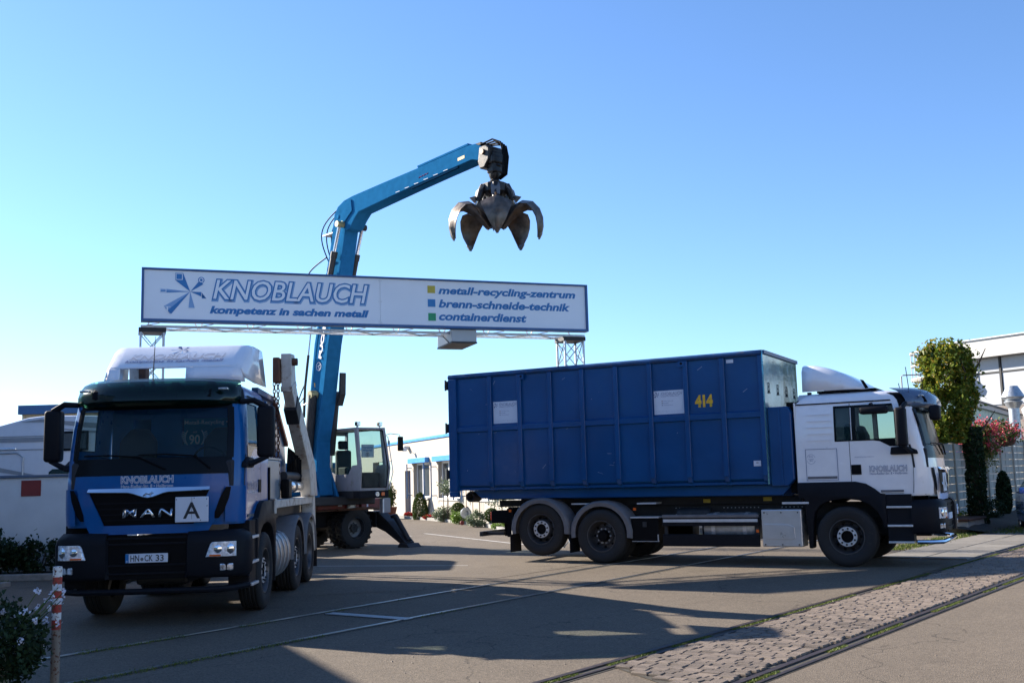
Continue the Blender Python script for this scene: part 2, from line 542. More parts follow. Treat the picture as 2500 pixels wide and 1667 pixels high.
def blob_points(n, c, r, rng, shell=0.55, clumps=0, clump_r=0.2, zcut=None):
    pts = []
    cl = []
    for _ in range(clumps):
        d = Vector((rng.gauss(0, 1), rng.gauss(0, 1), rng.gauss(0, 1))).normalized()
        cl.append(Vector((d.x * r[0], d.y * r[1], d.z * r[2])) * rng.uniform(0.6, 1.0))
    while len(pts) < n:
        if cl and rng.random() < 0.8:
            q = rng.choice(cl)
            p = q + Vector((rng.gauss(0, clump_r), rng.gauss(0, clump_r), rng.gauss(0, clump_r)))
        else:
            d = Vector((rng.gauss(0, 1), rng.gauss(0, 1), rng.gauss(0, 1))).normalized()
            t = 1 - shell * rng.random() ** 1.5
            p = Vector((d.x * r[0], d.y * r[1], d.z * r[2])) * t
        p = p + Vector(c)
        if zcut is not None and p.z < zcut:
            continue
        pts.append(p)
    return pts
K['scratch'] = mat('bare scratch', (0.35, 0.42, 0.5), 0.5, var=0.2)
K['banner'] = leafmat('blue window banner', (0.06, 0.34, 0.58), (0.07, 0.37, 0.62), None, 0.7)
K['tank_dark'] = mat('dull aluminium tank', (0.20, 0.20, 0.21), 0.4, metal=0.5, var=0.15)
K['tank_grey'] = mat('grey hydraulic tank', (0.30, 0.33, 0.35), 0.4, metal=0.3, var=0.12)
K['dark_blue'] = mat('dark blue steel', (0.006, 0.03, 0.07), 0.6, spec=0.0)
K['end_red'] = mat('worn red brown rail', (0.12, 0.05, 0.05), 0.6, var=0.3)

def post_paint():
    m, t, p = nt('striped rusty post paint')
    n = t.nodes
    L = t.links.new
    tc = n.new('ShaderNodeTexCoord')
    sp = n.new('ShaderNodeSeparateXYZ')
    L(tc.outputs['Object'], sp.inputs[0])
    cr = n.new('ShaderNodeValToRGB')
    cr.color_ramp.interpolation = 'CONSTANT'
    red, wh, ru = (0.34, 0.035, 0.02, 1), (0.62, 0.62, 0.60, 1), (0.22, 0.18, 0.14, 1)
    stops = [(0, ru), (.50, red), (.58, wh), (.64, red), (.71, wh), (.765, red), (.825, wh), (.885, red), (.945, wh), (1.02, wh)]
    e = cr.color_ramp.elements
    e[0].position, e[0].color = 0, ru
    e[1].position, e[1].color = stops[1][0] / 1.05, red
    for a, c in stops[2:]:
        q = e.new(a / 1.05)
        q.color = c
    dv = n.new('ShaderNodeMath')
    dv.operation = 'DIVIDE'
    dv.inputs[1].default_value = 1.05
    L(sp.outputs[2], dv.inputs[0])
    L(dv.outputs[0], cr.inputs[0])
    nz = n.new('ShaderNodeTexNoise')
    nz.inputs['Scale'].default_value = 42
    nz.inputs['Detail'].default_value = 6
    L(tc.outputs['Object'], nz.inputs['Vector'])
    mr = n.new('ShaderNodeMapRange')
    mr.inputs[1].default_value = .56
    mr.inputs[2].default_value = .60
    L(nz.outputs['Fac'], mr.inputs[0])
    mx = n.new('ShaderNodeMix')
    mx.data_type = 'RGBA'
    L(mr.outputs[0], mx.inputs[0])
    L(cr.outputs[0], mx.inputs[6])
    mx.inputs[7].default_value = (0.12, 0.045, 0.02, 1)
    L(mx.outputs[2], p.inputs['Base Color'])
    p.inputs['Roughness'].default_value = 0.7
    return m
K['post_paint'] = post_paint()
K['yellow_dull'] = mat('dull yellow pin', (0.30, 0.27, 0.14), 0.5, metal=.3, var=.2)
K['grab_dark'] = mat('dark oily grab steel', (0.022, 0.020, 0.020), 0.42, metal=0.5, var=0.4, scale=9, dirt=(0.09, 0.055, 0.035), dirt_amt=0.12, dirt_scale=7, bump=0.2, bscale=30)
K['grab_tip'] = mat('grey worn claw tip', (0.16, 0.16, 0.16), 0.4, metal=0.6, var=0.3, scale=12)

K['rail_rust'] = mat('rusty brown rail', (0.055, 0.04, 0.035), 0.5, metal=0.5, var=0.3, scale=9)
K['rail_bright'] = mat('worn shiny rail top', (0.30, 0.30, 0.31), 0.35, metal=0.8, var=0.35, scale=2)
K['white_metal'] = mat('pale galvanised grating', (0.30, 0.33, 0.36), 0.5, metal=0.2, var=0.15)
K['marking'] = mat('worn white road paint', (0.42, 0.40, 0.37), 0.8, var=0.3, scale=5, dirt=(0.15, 0.13, 0.11), dirt_amt=0.4, dirt_scale=5)
K['marking_yellow'] = mat('worn yellow road paint', (0.40, 0.36, 0.08), 0.8, var=0.3, scale=5)
K['pale_render'] = mat('pale render', (0.62, 0.60, 0.56), 0.9, var=0.05)
K['slab'] = mat('paving slab', (0.16, 0.145, 0.125), 0.85, var=0.15, objrand=0.15, bump=0.2, bscale=60)
K['scuff_cap'] = mat('blue grey coping', (0.09, 0.13, 0.19), 0.5, var=0.1)
K['plaque_red'] = mat('dull red plaque', (0.22, 0.03, 0.025), 0.6, var=0.08)

# ------------------------------------------------------------------ the setting: ground, rails, setts
def sheet(pts, z):
    m = M()
    m.add([(x, y, z) for x, y in pts], [tuple(range(len(pts)))])
    return m

struct('ground', sheet([(-1500, -400), (1500, -400), (1500, 2500), (-1500, 2500)], 0.0), 'asphalt')

def frame(o, ang):
    c, s_ = math.cos(ang), math.sin(ang)
    def f(t, n, z=0.0):           # t along, n to the right
        return (o[0] + c * t + s_ * n, o[1] + s_ * t - c * n, z)
    return f

# near track: two grooved rails with granite setts between them
T2 = frame((0.30, 9.33), R(52.3))
def strip(m, T, t0, t1, n0, n1, z0, z1, step=2.0, wob=0.0, rng=None):
    k = max(1, int((t1 - t0) / step))
    for i in range(k):
        a, b = t0 + (t1 - t0) * i / k, t0 + (t1 - t0) * (i + 1) / k
        vs = [T(a, n0, z0), T(a, n1, z0), T(b, n1, z0), T(b, n0, z0), T(a, n0, z1), T(a, n1, z1), T(b, n1, z1), T(b, n0, z1)]
        m.add(vs, [(4, 5, 6, 7), (0, 1, 5, 4), (1, 2, 6, 5), (2, 3, 7, 6), (3, 0, 4, 7)])
TR = thing('rail_track', 'grooved steel tram rails with granite setts between them crossing the road in the foreground', 'rail track')
for n0 in (0.0, 1.42):
    m = M()
    strip(m, T2, -6, 60, n0 + 0.005, n0 + 0.065, 0.0, 0.016)
    obj('rail', m, 'rail_rust', TR)
    m = M()
    strip(m, T2, -6, 60, n0 + 0.145, n0 + 0.185, 0.0, 0.012)
    obj('check_rail', m, 'rail_rust', TR)
    g = M()
    g.add([T2(-6, n0 - 0.03, 0.004), T2(-6, n0 + 0.22, 0.004), T2(60, n0 + 0.22, 0.004), T2(60, n0 - 0.03, 0.004)], [(0, 1, 2, 3)])
    obj('groove_bed', g, 'soil', TR)
rg = random.Random(3)
gp = M()
for n0, a, dens in ((0.0, 1.0, 1.0), (1.42, 0.9, 0.55)):
    for _ in range(15000):
        t = rg.uniform(-4, 22)
        if noise.noise(Vector((t * 0.9, n0 * 5, 1))) < (-0.12 - 0.25 * (dens - 0.75)):
            continue
        n = n0 + rg.gauss(0.105, 0.018 * a)
        x, y, z = T2(t, n, 0.006)
        hh = rg.uniform(0.006, 0.018)
        an = rg.uniform(0, PI)
        dx, dy = math.cos(an) * 0.006, math.sin(an) * 0.006
        gp.add([(x - dx, y - dy, z), (x + dx, y + dy, z), (x + rg.gauss(0, 0.01), y + rg.gauss(0, 0.01), z + hh)], [(0, 1, 2)])
obj('groove_grass', gp, 'grass', TR, kind='stuff')

# setts
bed = M()
bed.add([T2(0.62, 0.20, 0.006), T2(-0.12, 1.40, 0.006), T2(60, 1.40, 0.006), T2(60, 0.20, 0.006)], [(0, 1, 2, 3)])
CB = struct('cobbled_strip', bed, 'soil')
def stone_mesh(rng, name='cobblestone'):
    L_, W_, H_ = 0.5, 0.5, 1.0
    def j(a):
        return rng.uniform(-a, a)
    bot = [(-L_ + j(.05), -W_ + j(.05), 0), (L_ + j(.05), -W_ + j(.05), 0), (L_ + j(.05), W_ + j(.05), 0), (-L_ + j(.05), W_ + j(.05), 0)]
    mid = [(x * 0.99, y * 0.99, 0.62 + j(.06)) for x, y, z in bot]
    top = [(x * 0.88 + j(.03), y * 0.90 + j(.03), 1.0 + j(.10)) for x, y, z in bot]
    m = M()
    m.loft([bot, mid, top])
    return m
smeshes = [mesh_of('cobblestone', stone_mesh(rg), 'cobble') for _ in range(14)]
rest = M()
t = -0.15
rows = []
while t < 19.0:
    d = rg.uniform(0.085, 0.115)
    rows.append((t, d))
    t += d + 0.003
cnt = 0
stones = []
for t, d in rows:
    n = 0.20 + rg.uniform(0.0, 0.06)
    while n < 1.38:
        l = min(rg.uniform(0.11, 0.20), 1.40 - n)
        if l < 0.06:
            break
        lim = 0.62 - (n - 0.2) * 0.62
        if t + d / 2 > lim + rg.uniform(-0.03, 0.05):
            skew = 0.10 * math.sin(n * 2.2 + t)
            stones.append((t + d / 2 + skew * 0.3, n + l / 2, d, l))
        n += l + 0.004
stones.sort(key=lambda q: q[0])
ang = R(52.3)
for i, (t, n, d, l) in enumerate(stones):
    x, y, _ = T2(t, n)
    h = rg.uniform(0.021, 0.027)
    tilt = (rg.gauss(0, 0.022), rg.gauss(0, 0.022))
    mt = Matrix.Translation((x, y, 0.004)) @ Matrix.Rotation(ang + rg.gauss(0, 0.05), 4, 'Z') @ Matrix.Rotation(tilt[0], 4, 'X') @ Matrix.Rotation(tilt[1], 4, 'Y') @ Matrix.Diagonal((d * 0.97, l * 0.97, h, 1))
    if i < 298:
        o = obj('cobblestone', smeshes[rg.randrange(14)], None, CB)
        o.matrix_world = mt
    else:
        s0 = smeshes[rg.randrange(14)]
        rest.add([mt @ v.co for v in s0.vertices], [tuple(p.vertices) for p in s0.polygons])
obj('cobblestones', rest, 'cobble', CB, kind='stuff')
far_c = M()
far_c.add([T2(19.0, 0.20, 0.022), T2(19.0, 1.40, 0.022), T2(60, 1.40, 0.022), T2(60, 0.20, 0.022)], [(0, 1, 2, 3)])
obj('worn_setts', far_c, 'cobble', CB, kind='stuff')

# second track, rails sunk in the asphalt
T1 = frame((-2.51, 14.47), R(55.6))
T1n = thing('rail_track', 'pair of narrow shiny rails sunk flush in the asphalt between the two trucks', 'rail track')
for n0 in (0.0, 1.50):
    m = M()
    strip(m, T1, -9, 26, n0 - 0.018, n0 + 0.022, 0.0, 0.013)
    obj('rail', m, 'rail_bright', T1n)
    g = M()
    g.add([T1(-9, n0 - 0.03, 0.004), T1(-9, n0 + 0.095, 0.004), T1(26, n0 + 0.095, 0.004), T1(26, n0 - 0.03, 0.004)], [(0, 1, 2, 3)])
    obj('groove_bed', g, 'soil', T1n)
gp = M()
for n0 in (0.0, 1.50):
    for _ in range(3600):
        t = rg.uniform(-9, 1.5)
        if rg.random() < (t + 4) / 6 or noise.noise(Vector((t * 0.8, n0 * 3, 4))) < -0.05:
            continue
        n = n0 + rg.gauss(0.06, 0.05)
        x, y, z = T1(t, n, 0.004)
        an = rg.uniform(0, PI)
        dx, dy = math.cos(an) * 0.006, math.sin(an) * 0.006
        gp.add([(x - dx, y - dy, z), (x + dx, y + dy, z), (x + rg.gauss(0, 0.01), y + rg.gauss(0, 0.01), z + rg.uniform(0.006, 0.026))], [(0, 1, 2)])
obj('groove_grass', gp, 'grass', T1n, kind='stuff')

# steel drain channel between the sunk rails
dr = thing('drain_channel', 'pale steel drain channel set in the asphalt between two sunk rails', 'drain', (-1.93, 13.78, 0), math.atan2(-0.86, 1.2))
obj('channel', M().box(-0.70, 0.70, -0.085, 0.085, 0.0, 0.008), 'soil', dr)
m = M()
for i in range(46):
    m.box(-0.68 + i * 0.03, -0.662 + i * 0.03, -0.06, 0.06, 0.006, 0.016)
for a, b in ((-0.075, -0.06), (0.06, 0.075)):
    m.box(-0.69, 0.69, a, b, 0.006, 0.016)
obj('grating', m, 'white_metal', dr)

# asphalt repairs and slabs
struct('road_patch', sheet([(-4.6, 16.3), (-1.6, 16.9), (2.6, 22.6), (-1.0, 26.6), (-7, 27.0)], 0.004), 'asphalt2')
struct('road_patch', sheet([T2(-7, 1.63)[:2], T2(-7, 6.5)[:2], T2(22, 6.5)[:2], T2(22, 1.63)[:2]], 0.004), 'asphalt2')
sl = struct('slab_pavement', sheet([T2(13.0, -1.75)[:2], T2(13.0, -0.06)[:2], T2(40, -0.06)[:2], T2(40, -1.75)[:2]], 0.004), 'soil')
for i in range(27):
    for j in range(2):
        t0, n0 = 13.0 + i * 1.0, -1.74 + j * 0.84
        m = M()
        m.add([T2(t0 + .012, n0 + .012, .004), T2(t0 + .988, n0 + .012, .004), T2(t0 + .988, n0 + .828, .004), T2(t0 + .012, n0 + .828, .004),
               T2(t0 + .02, n0 + .02, .02), T2(t0 + .98, n0 + .02, .02 + .004 * (i % 3)), T2(t0 + .98, n0 + .82, .02), T2(t0 + .02, n0 + .82, .02 + .003 * (j + i % 2))],
              [(4, 5, 6, 7), (0, 1, 5, 4), (1, 2, 6, 5), (2, 3, 7, 6), (3, 0, 4, 7)])
        obj('paving_slab', m, 'slab', sl)

# painted lines in the yard
def gline(name, a, b, wd, matn, z=0.008):
    a, b = Vector((*a, 0)), Vector((*b, 0))
    d = (b - a).normalized()
    n = Vector((-d.y, d.x, 0)) * wd / 2
    m = M()
    m.add([(a - n) + Vector((0, 0, z)), (b - n) + Vector((0, 0, z)), (b + n) + Vector((0, 0, z)), (a + n) + Vector((0, 0, z))], [(0, 1, 2, 3)])
    return struct(name, m, matn)
gline('road_marking', (-3.0, 34.8), (0.35, 27.2), 0.12, 'marking')
gline('road_marking', (-3.9, 34.9), (-3.3, 33.2), 0.12, 'marking')
gline('road_marking', (-4.5, 22.4), (-1.0, 21.4), 0.08, 'marking')
gline('road_marking', (4.1, 27.0), (5.2, 29.2), 0.10, 'marking_yellow')
gline('road_marking', (6.0, 26.0), (7.1, 28.3), 0.10, 'marking_yellow')

def grass_patch(name, pts_fn, n, hmin, hmax, matn='grass', wdt=0.012):
    m = M()
    for _ in range(n):
        x, y = pts_fn()
        an = rg.uniform(0, PI)
        dx, dy = math.cos(an) * wdt, math.sin(an) * wdt
        hh = rg.uniform(hmin, hmax)
        m.add([(x - dx, y - dy, 0.0), (x + dx, y + dy, 0.0), (x + rg.gauss(0, hh * .5), y + rg.gauss(0, hh * .5), hh)], [(0, 1, 2)])
    o = obj(name, m, matn, kind='stuff')
    return o

# ------------------------------------------------------------------ right side: concrete slat fence, tree, basket, car
FD = Vector((3.03, 4.17, 0)).normalized()
FN = Vector((FD.y, -FD.x, 0))                       # towards the viewer's side
F0 = Vector((12.2, 30.03, 0)) - FD * 3.4
fence = thing('concrete_fence', 'tall grey fence of stacked concrete panels between posts behind the white truck cab', 'fence', F0, math.atan2(FD.y, FD.x))
pmesh = [mesh_of('concrete_panel', M().box(0.05, 1.95, -0.03 + k * .004, 0.03 - k * .003, 0.006, 0.215), 'concrete', bevel=0.008, segs=1) for k in range(3)]
postm = mesh_of('post', M().box(-0.07, 0.07, -0.08, 0.08, 0, 2.62), 'concrete', bevel=0.012, segs=1)
for i in range(11):
    obj('post', postm, None, fence, loc=(i * 2.0, 0, 0))
    if i < 10:
        for k in range(11):
            obj('concrete_panel', pmesh[(i * 5 + k * 7) % 3], None, fence, loc=(i * 2.0, rg.uniform(-.006, .006), 0.07 + k * 0.2285))

def soilbank():
    m = M()
    f = lambda t, n, z: tuple(F0 + FD * t + FN * n + Vector((0, 0, z)))
    rows = []
    for i in range(30):
        t = 0.5 + i * 0.5
        r = []
        for j, (n, z) in enumerate(((0.0, 0.16), (0.4, 0.20), (0.9, 0.17), (1.5, 0.06), (2.0, -0.01))):
            r.append(f(t + rg.gauss(0, .05), n + rg.gauss(0, .05), z + (rg.gauss(0, 0.025) if j < 4 else 0)))
        rows.append(r)
    m.grid(rows)
    return m
struct('verge', soilbank(), 'soil', smooth=True)
def vg():
    t, n = rg.uniform(0.5, 15), rg.triangular(0.2, 2.9, 1.9)
    p = F0 + FD * t + FN * n
    return p.x, p.y
grass_patch('verge_grass', vg, 9000, 0.03, 0.11)
def vg2():
    t, n = rg.uniform(15, 24), rg.gauss(-2.1, 0.15)
    return T2(t, n)[:2]
grass_patch('verge_grass', vg2, 3500, 0.02, 0.07)
sb = thing('stone_block', 'low dark concrete block at the foot of the ivy clad trunk', 'block', (11.75, 28.3, 0), math.atan2(FD.y, FD.x))
obj('slab', M().box(-0.9, 0.9, -0.35, 0.35, 0, 0.3), 'concrete', sb, bevel=0.03)
obj('cap', M().box(-0.95, 0.95, -0.40, 0.40, 0.302, 0.36), 'rust', sb, bevel=0.01)

# hornbeam with a clipped crown, ivy round its trunk
tb = Vector((12.57, 29.2, 0))
tree = thing('hornbeam_tree', 'clipped hornbeam turning yellow, standing against the concrete fence behind the white cab', 'tree', tb)
obj('trunk', M().tube([(0, 0, 0), (0.03, 0, 1.2), (-0.05, 0.02, 2.6), (-0.25, 0, 3.6), (-0.35, 0, 4.6)], [0.13, 0.11, 0.10, 0.07, 0.03], 10), 'bark', tree, smooth=True)
for q in range(7):
    a = q * 0.9
    obj('limb', M().tube([(-0.1, 0, 2.3 + q * .25), (-0.1 + math.cos(a) * .5, math.sin(a) * .4, 2.8 + q * .28), (-.2 + math.cos(a) * .9, math.sin(a) * .6, 3.2 + q * .28)], [0.04, 0.025, 0.01], 6), 'bark', tree)
r2 = random.Random(11)
pts = []
while len(pts) < 15000:
    z = r2.uniform(2.35, 5.05)
    k = (z - 2.35) / 2.7
    hw = (0.42 + 0.27 * math.sin(min(1, k * 1.25) * PI * 0.62)) * (1.0 if k < 0.86 else math.sqrt(max(0, 1 - ((k - .86) / .14) ** 2)) * .75 + .25)
    cx = -0.62 + 0.06 * k
    a, rr = r2.uniform(0, 2 * PI), 1 - 0.5 * r2.random() ** 1.6
    nn = noise.noise(Vector((math.cos(a) * 2.2, math.sin(a) * 2.2, z * 2.0)))
    n3 = noise.noise(Vector((math.cos(a) * 1.3 + 7, math.sin(a) * 1.3, z * 1.35)))
    hw *= 1 + 0.30 * nn + 0.34 * n3 + (r2.random() * .42 if r2.random() < .16 else 0)
    z += (r2.random() * .22 if z > 4.7 and r2.random() < .25 else 0)
    if noise.noise(Vector((cx + math.cos(a) * rr * 3, math.sin(a) * rr * 3, z * 3.1))) < -0.10:
        continue
    pts.append((cx + math.cos(a) * rr * hw, math.sin(a) * rr * hw * 0.85, z))
obj('crown', leaves(pts, 0.056, r2), 'leaf_tree', tree)
pts = []
for _ in range(5200):
    z = r2.uniform(0.12, 2.75)
    a = r2.uniform(0, 2 * PI)
    rr = (0.24 + 0.05 * noise.noise(Vector((math.cos(a) * 2, math.sin(a) * 2, z * 2)))) * (0.75 + 0.35 * r2.random())
    pts.append((0.02 + math.cos(a) * rr, math.sin(a) * rr, z))
obj('ivy', leaves(pts, 0.045, r2), 'leaf_dark', tree)

# geraniums in a basket on the fence
fb_ = F0 + FD * 5.9 + FN * 0.28
bk = thing('flower_basket', 'big hanging basket of red and pink geraniums with trailing vines on the concrete fence', 'plant', fb_, math.atan2(FD.y, FD.x))
obj('basket', M().lathe([(0.05, 2.2), (0.3, 2.28), (0.42, 2.5), (0.42, 2.53)], ax='z', n=20), 'rust', bk)
obj('bracket', M().tube([(0, -0.02, 2.35), (0, 0.26, 2.5), (0, 0.27, 2.1)], 0.02), 'black', bk)
def basketpts(n, rr):
    out = []
    cl = [((r2.uniform(-1, 1)), r2.uniform(-1, 1), r2.uniform(0, 1)) for _ in range(16)]
    for _ in range(n):
        c = r2.choice(cl)
        p = Vector((c[0] * 0.92, c[1] * 0.50, 2.10 + c[2] * 0.80)) + Vector((r2.gauss(0, .17), r2.gauss(0, .15), r2.gauss(0, .11)))
        out.append(p)
    return out
obj('foliage', leaves(basketpts(4600, 1), 0.045, r2), 'leaf_box', bk)
obj('blossom', leaves(basketpts(4800, 1) + [Vector((r2.gauss(-.75, .15), r2.gauss(0, .12), r2.uniform(1.7, 2.5))) for _ in range(160)], 0.036, r2), 'petal_red', bk)
pts = []
for s_ in range(46):
    x, y = r2.gauss(0.1, 0.34), r2.gauss(-.1, 0.2)
    l = r2.uniform(0.35, 1.15) * (1 - abs(x) * 0.5)
    for q in range(int(l * 60)):
        pts.append((x + r2.gauss(0, .035), y + r2.gauss(0, .035), 2.35 - l * r2.random()))
obj('trailing_vines', leaves(pts, 0.034, r2), 'leaf_trail', bk)
fb2 = F0 + FD * 9.6 + FN * 0.28
bk2 = thing('flower_basket', 'second basket of pink geraniums further right on the concrete fence at the picture edge', 'plant', fb2, math.atan2(FD.y, FD.x))
obj('basket', M().lathe([(0.05, 2.3), (0.3, 2.36), (0.38, 2.55)], ax='z', n=16), 'rust', bk2)
obj('foliage', leaves([Vector((r2.gauss(0, .5), r2.gauss(0, .22), r2.gauss(2.72, .14))) for _ in range(1500)], 0.045, r2), 'leaf_box', bk2)
obj('blossom', leaves([Vector((r2.gauss(0, .5), r2.gauss(0, .22), r2.gauss(2.78, .14))) for _ in range(1500)], 0.036, r2), 'petal_red', bk2)

def shrub(name, label, cat, loc, r, n, size, mt, group=None, stem=True, clumps=14, shell=.5, zc=None, seed=0, flowers=None, tall=0.0):
    rr = random.Random(seed + 50)
    o = thing(name, label, cat, loc, 0, group)
    if stem:
        m = M()
        for _ in range(5):
            a = rr.uniform(0, 2 * PI)
            m.tube([(0, 0, 0), (math.cos(a) * r[0] * .25, math.sin(a) * r[1] * .25, r[2] * .8), (math.cos(a) * r[0] * .5, math.sin(a) * r[1] * .5, r[2] * 1.4)], [0.02, 0.014, 0.006], 5)
        obj('stem', m, 'bark', o)
    c = (0, 0, (zc if zc is not None else r[2]))
    p = blob_points(n, c, r, rr, shell, clumps, min(r) * 0.25, 0.01)
    obj('foliage', leaves(p, size, rr), mt, o)
    if flowers:
        fn, fm, fs = flowers
        obj('blossom', leaves(blob_points(fn, (0, 0, c[2] + r[2] * .15), r, rr, 0.25, 0, 0.1, 0.05), fs, rr), fm, o)
    return o
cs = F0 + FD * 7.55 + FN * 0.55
shrub('shadow_shrub', 'narrow dark shrub standing in for a shadow on the concrete fence below the flower basket', 'shrub', (cs.x, cs.y, .1), (0.24, 0.2, 0.72), 4200, 0.04, 'leaf_dark', clumps=0, seed=1)  # added dark form in place of a shadow patch on the fence
cs = F0 + FD * 5.9 + FN * 0.6
shrub('dry_shrub', 'low dark bush with bare twigs at the foot of the fence', 'shrub', (cs.x, cs.y, .1), (0.3, 0.26, 0.30), 900, 0.035, 'leaf_dark', seed=2)
cs = F0 + FD * 3.1 + FN * 0.35
shrub('weed', 'pale green weed at the fence foot just beside the ivy trunk', 'weed', (cs.x, cs.y, .1), (0.16, 0.14, 0.2), 500, 0.03, 'leaf_light', seed=3)

# blue car at the right edge, seen from the front corner
def make_car(loc, rz):
    c = thing('parked_car', 'bright blue parked car just entering the picture at the right edge', 'car', loc, rz)
    W_ = 0.86
    def sec(x, zb, zs, zr, wb, wr):
        return [(x, -wb, zb), (x, -wb - .03, (zb + zs) / 2), (x, -wb, zs), (x, -wr, zr), (x, wr, zr), (x, wb, zs), (x, wb + .03, (zb + zs) / 2), (x, wb, zb)]
    m = M().loft([sec(2.05, .32, .62, .68, .62, .5), sec(1.85, .22, .72, .80, .80, .62), sec(1.2, .2, .86, .96, W_, .7), sec(0.9, .2, .92, 1.0, W_, .7), sec(-1.6, .2, .95, 1.02, W_, .7), sec(-1.95, .3, .9, .98, .8, .66), sec(-2.05, .4, .8, .85, .7, .6)])
    obj('body', m, 'car_blue', c, bevel=0.03, smooth=True)
    m = M().loft([[(0.95, -.78, .97), (0.95, .78, .97), (-1.75, .78, .99), (-1.75, -.78, .99)], [(0.3, -.6, 1.42), (0.3, .6, 1.42), (-1.2, .6, 1.45), (-1.2, -.6, 1.45)]])
    obj('window', m, 'wind_dark', c, bevel=0.03)
    obj('roof', M().box(-1.22, 0.32, -.6, .6, 1.43, 1.49), 'car_blue', c, bevel=0.03)
    for s in (-1, 1):
        obj('headlight', M().box(1.72, 1.93, s * .74 - .1, s * .74 + .1, .62, .76), 'lens', c, bevel=0.03)
        obj('side_mirror', M().box(0.55, 0.75, s * 1.0 - .1, s * 1.0 + .1, .98, 1.13), 'car_blue', c, bevel=0.04, smooth=True)
        for x in (1.3, -1.3):
            w_ = sub('wheel', c, (x, s * .76, .31))
            obj('tyre', M().lathe([(.2, -.09), (.29, -.1), (.31, -.06), (.31, .06), (.29, .1), (.2, .09)], n=24), 'rubber', w_, smooth=True)
            obj('rim', M().lathe([(.2, .08 * s), (.17, .05 * s), (.05, .07 * s), (0, .07 * s)], n=20), 'alu', w_, smooth=True)
    obj('grille', M().box(1.98, 2.07, -.35, .35, .4, .56), 'black', c, bevel=0.02)
    obj('bumper', M().box(1.9, 2.08, -.7, .7, .24, .36), 'plastic', c, bevel=0.04)
    obj('number_plate', M().box(2.07, 2.085, -.26, .26, .44, .55), 'card', c)
    return c
make_car((13.98, 27.4, 0), math.atan2(-0.98, -0.30))

# ------------------------------------------------------------------ far right: factory hall with roof platform, low shed, vent pipe
def wallframe(o, ang):
    T = Matrix.Translation(o) @ Matrix.Rotation(ang, 4, 'Z')
    return T
HD = Vector((2.0, -3.3, 0)).normalized()
hall = thing('factory_hall', 'large white and grey clad hall with dark mullions behind the hornbeam', 'building', (26.8, 62.8, 0), math.atan2(HD.y, HD.x))
# local x runs towards the viewer along the wall, y to the left of it; visible face at y=0 looks to -y
sgn = -1
yo = -1 * sgn
def hbox(x0, x1, d0, d1, z0, z1):
    a, b = (d0 * -sgn, d1 * -sgn)
    return M().box(x0, x1, min(a, b), max(a, b), z0, z1)
obj('wall', hbox(-0.3, 16, 0.4, 14, 0, 8.0), 'hall_grey', hall)
obj('roof_band', hbox(-0.6, 16, -0.35, 14, 7.95, 9.0), 'hall_white', hall)
obj('roof_edge', hbox(-0.7, 16.1, -0.45, 14, 9.002, 9.08), 'steel', hall)
obj('base_wall', hbox(-0.2, 16, 0.2, 0.39, 0, 5.1), 'roof_brown', hall)
for i in range(9):
    obj('mullion', hbox(0.3 + i * 1.9, 0.42 + i * 1.9, 0.28, 0.395, 5.1, 7.95), 'chassis', hall)
    obj('wall_panel', hbox(0.46 + i * 1.9, 2.16 + i * 1.9, 0.33, 0.398, 5.2, 7.0), 'hall_grey', hall)
    obj('wall_panel', hbox(0.46 + i * 1.9, 2.16 + i * 1.9, 0.33, 0.398, 7.12, 7.9), 'hall_grey', hall)
obj('transom', hbox(-0.2, 16, 0.30, 0.41, 7.02, 7.10), 'chassis', hall)
# round roof platform with ring railing at the far corner
for k, (z, r) in enumerate(((8.75, .07), (7.95, .05), (7.1, .10))):
    path = []
    for q in range(25):
        a = PI * 0.5 + q * PI * 1.15 / 24
        path.append((-1.8 + 2.3 * math.cos(a), -sgn * (0.9 - 2.0 * -math.sin(a) * -1) if False else -sgn * (1.2) + 1.9 * math.sin(a), z))
    obj('railing', M().tube(path, r, 6), 'hall_white', hall)
for q in range(8):
    a = PI * 0.5 + q * PI * 1.15 / 7
    obj('baluster', M().tube([(-1.8 + 2.3 * math.cos(a), -sgn * 1.2 + 1.9 * math.sin(a), 7.1), (-1.8 + 2.3 * math.cos(a), -sgn * 1.2 + 1.9 * math.sin(a), 8.75)], .03, 5), 'hall_white', hall)
pl_ = M()
pl_.lathe([(0, 6.95), (2.1, 6.95), (2.2, 7.1), (0, 7.1)], c=(-1.8, -sgn * 1.2, 0), ax='z', n=24)
obj('platform', pl_, 'hall_white', hall)
m = M()
for i in range(9):
    m.lathe([(0.12, 7.0), (0.12, 8.5)], c=(-1.7 + i * .2, -sgn * 1.0, 0), ax='z', n=8)
obj('stair_core', m, 'beige', hall)

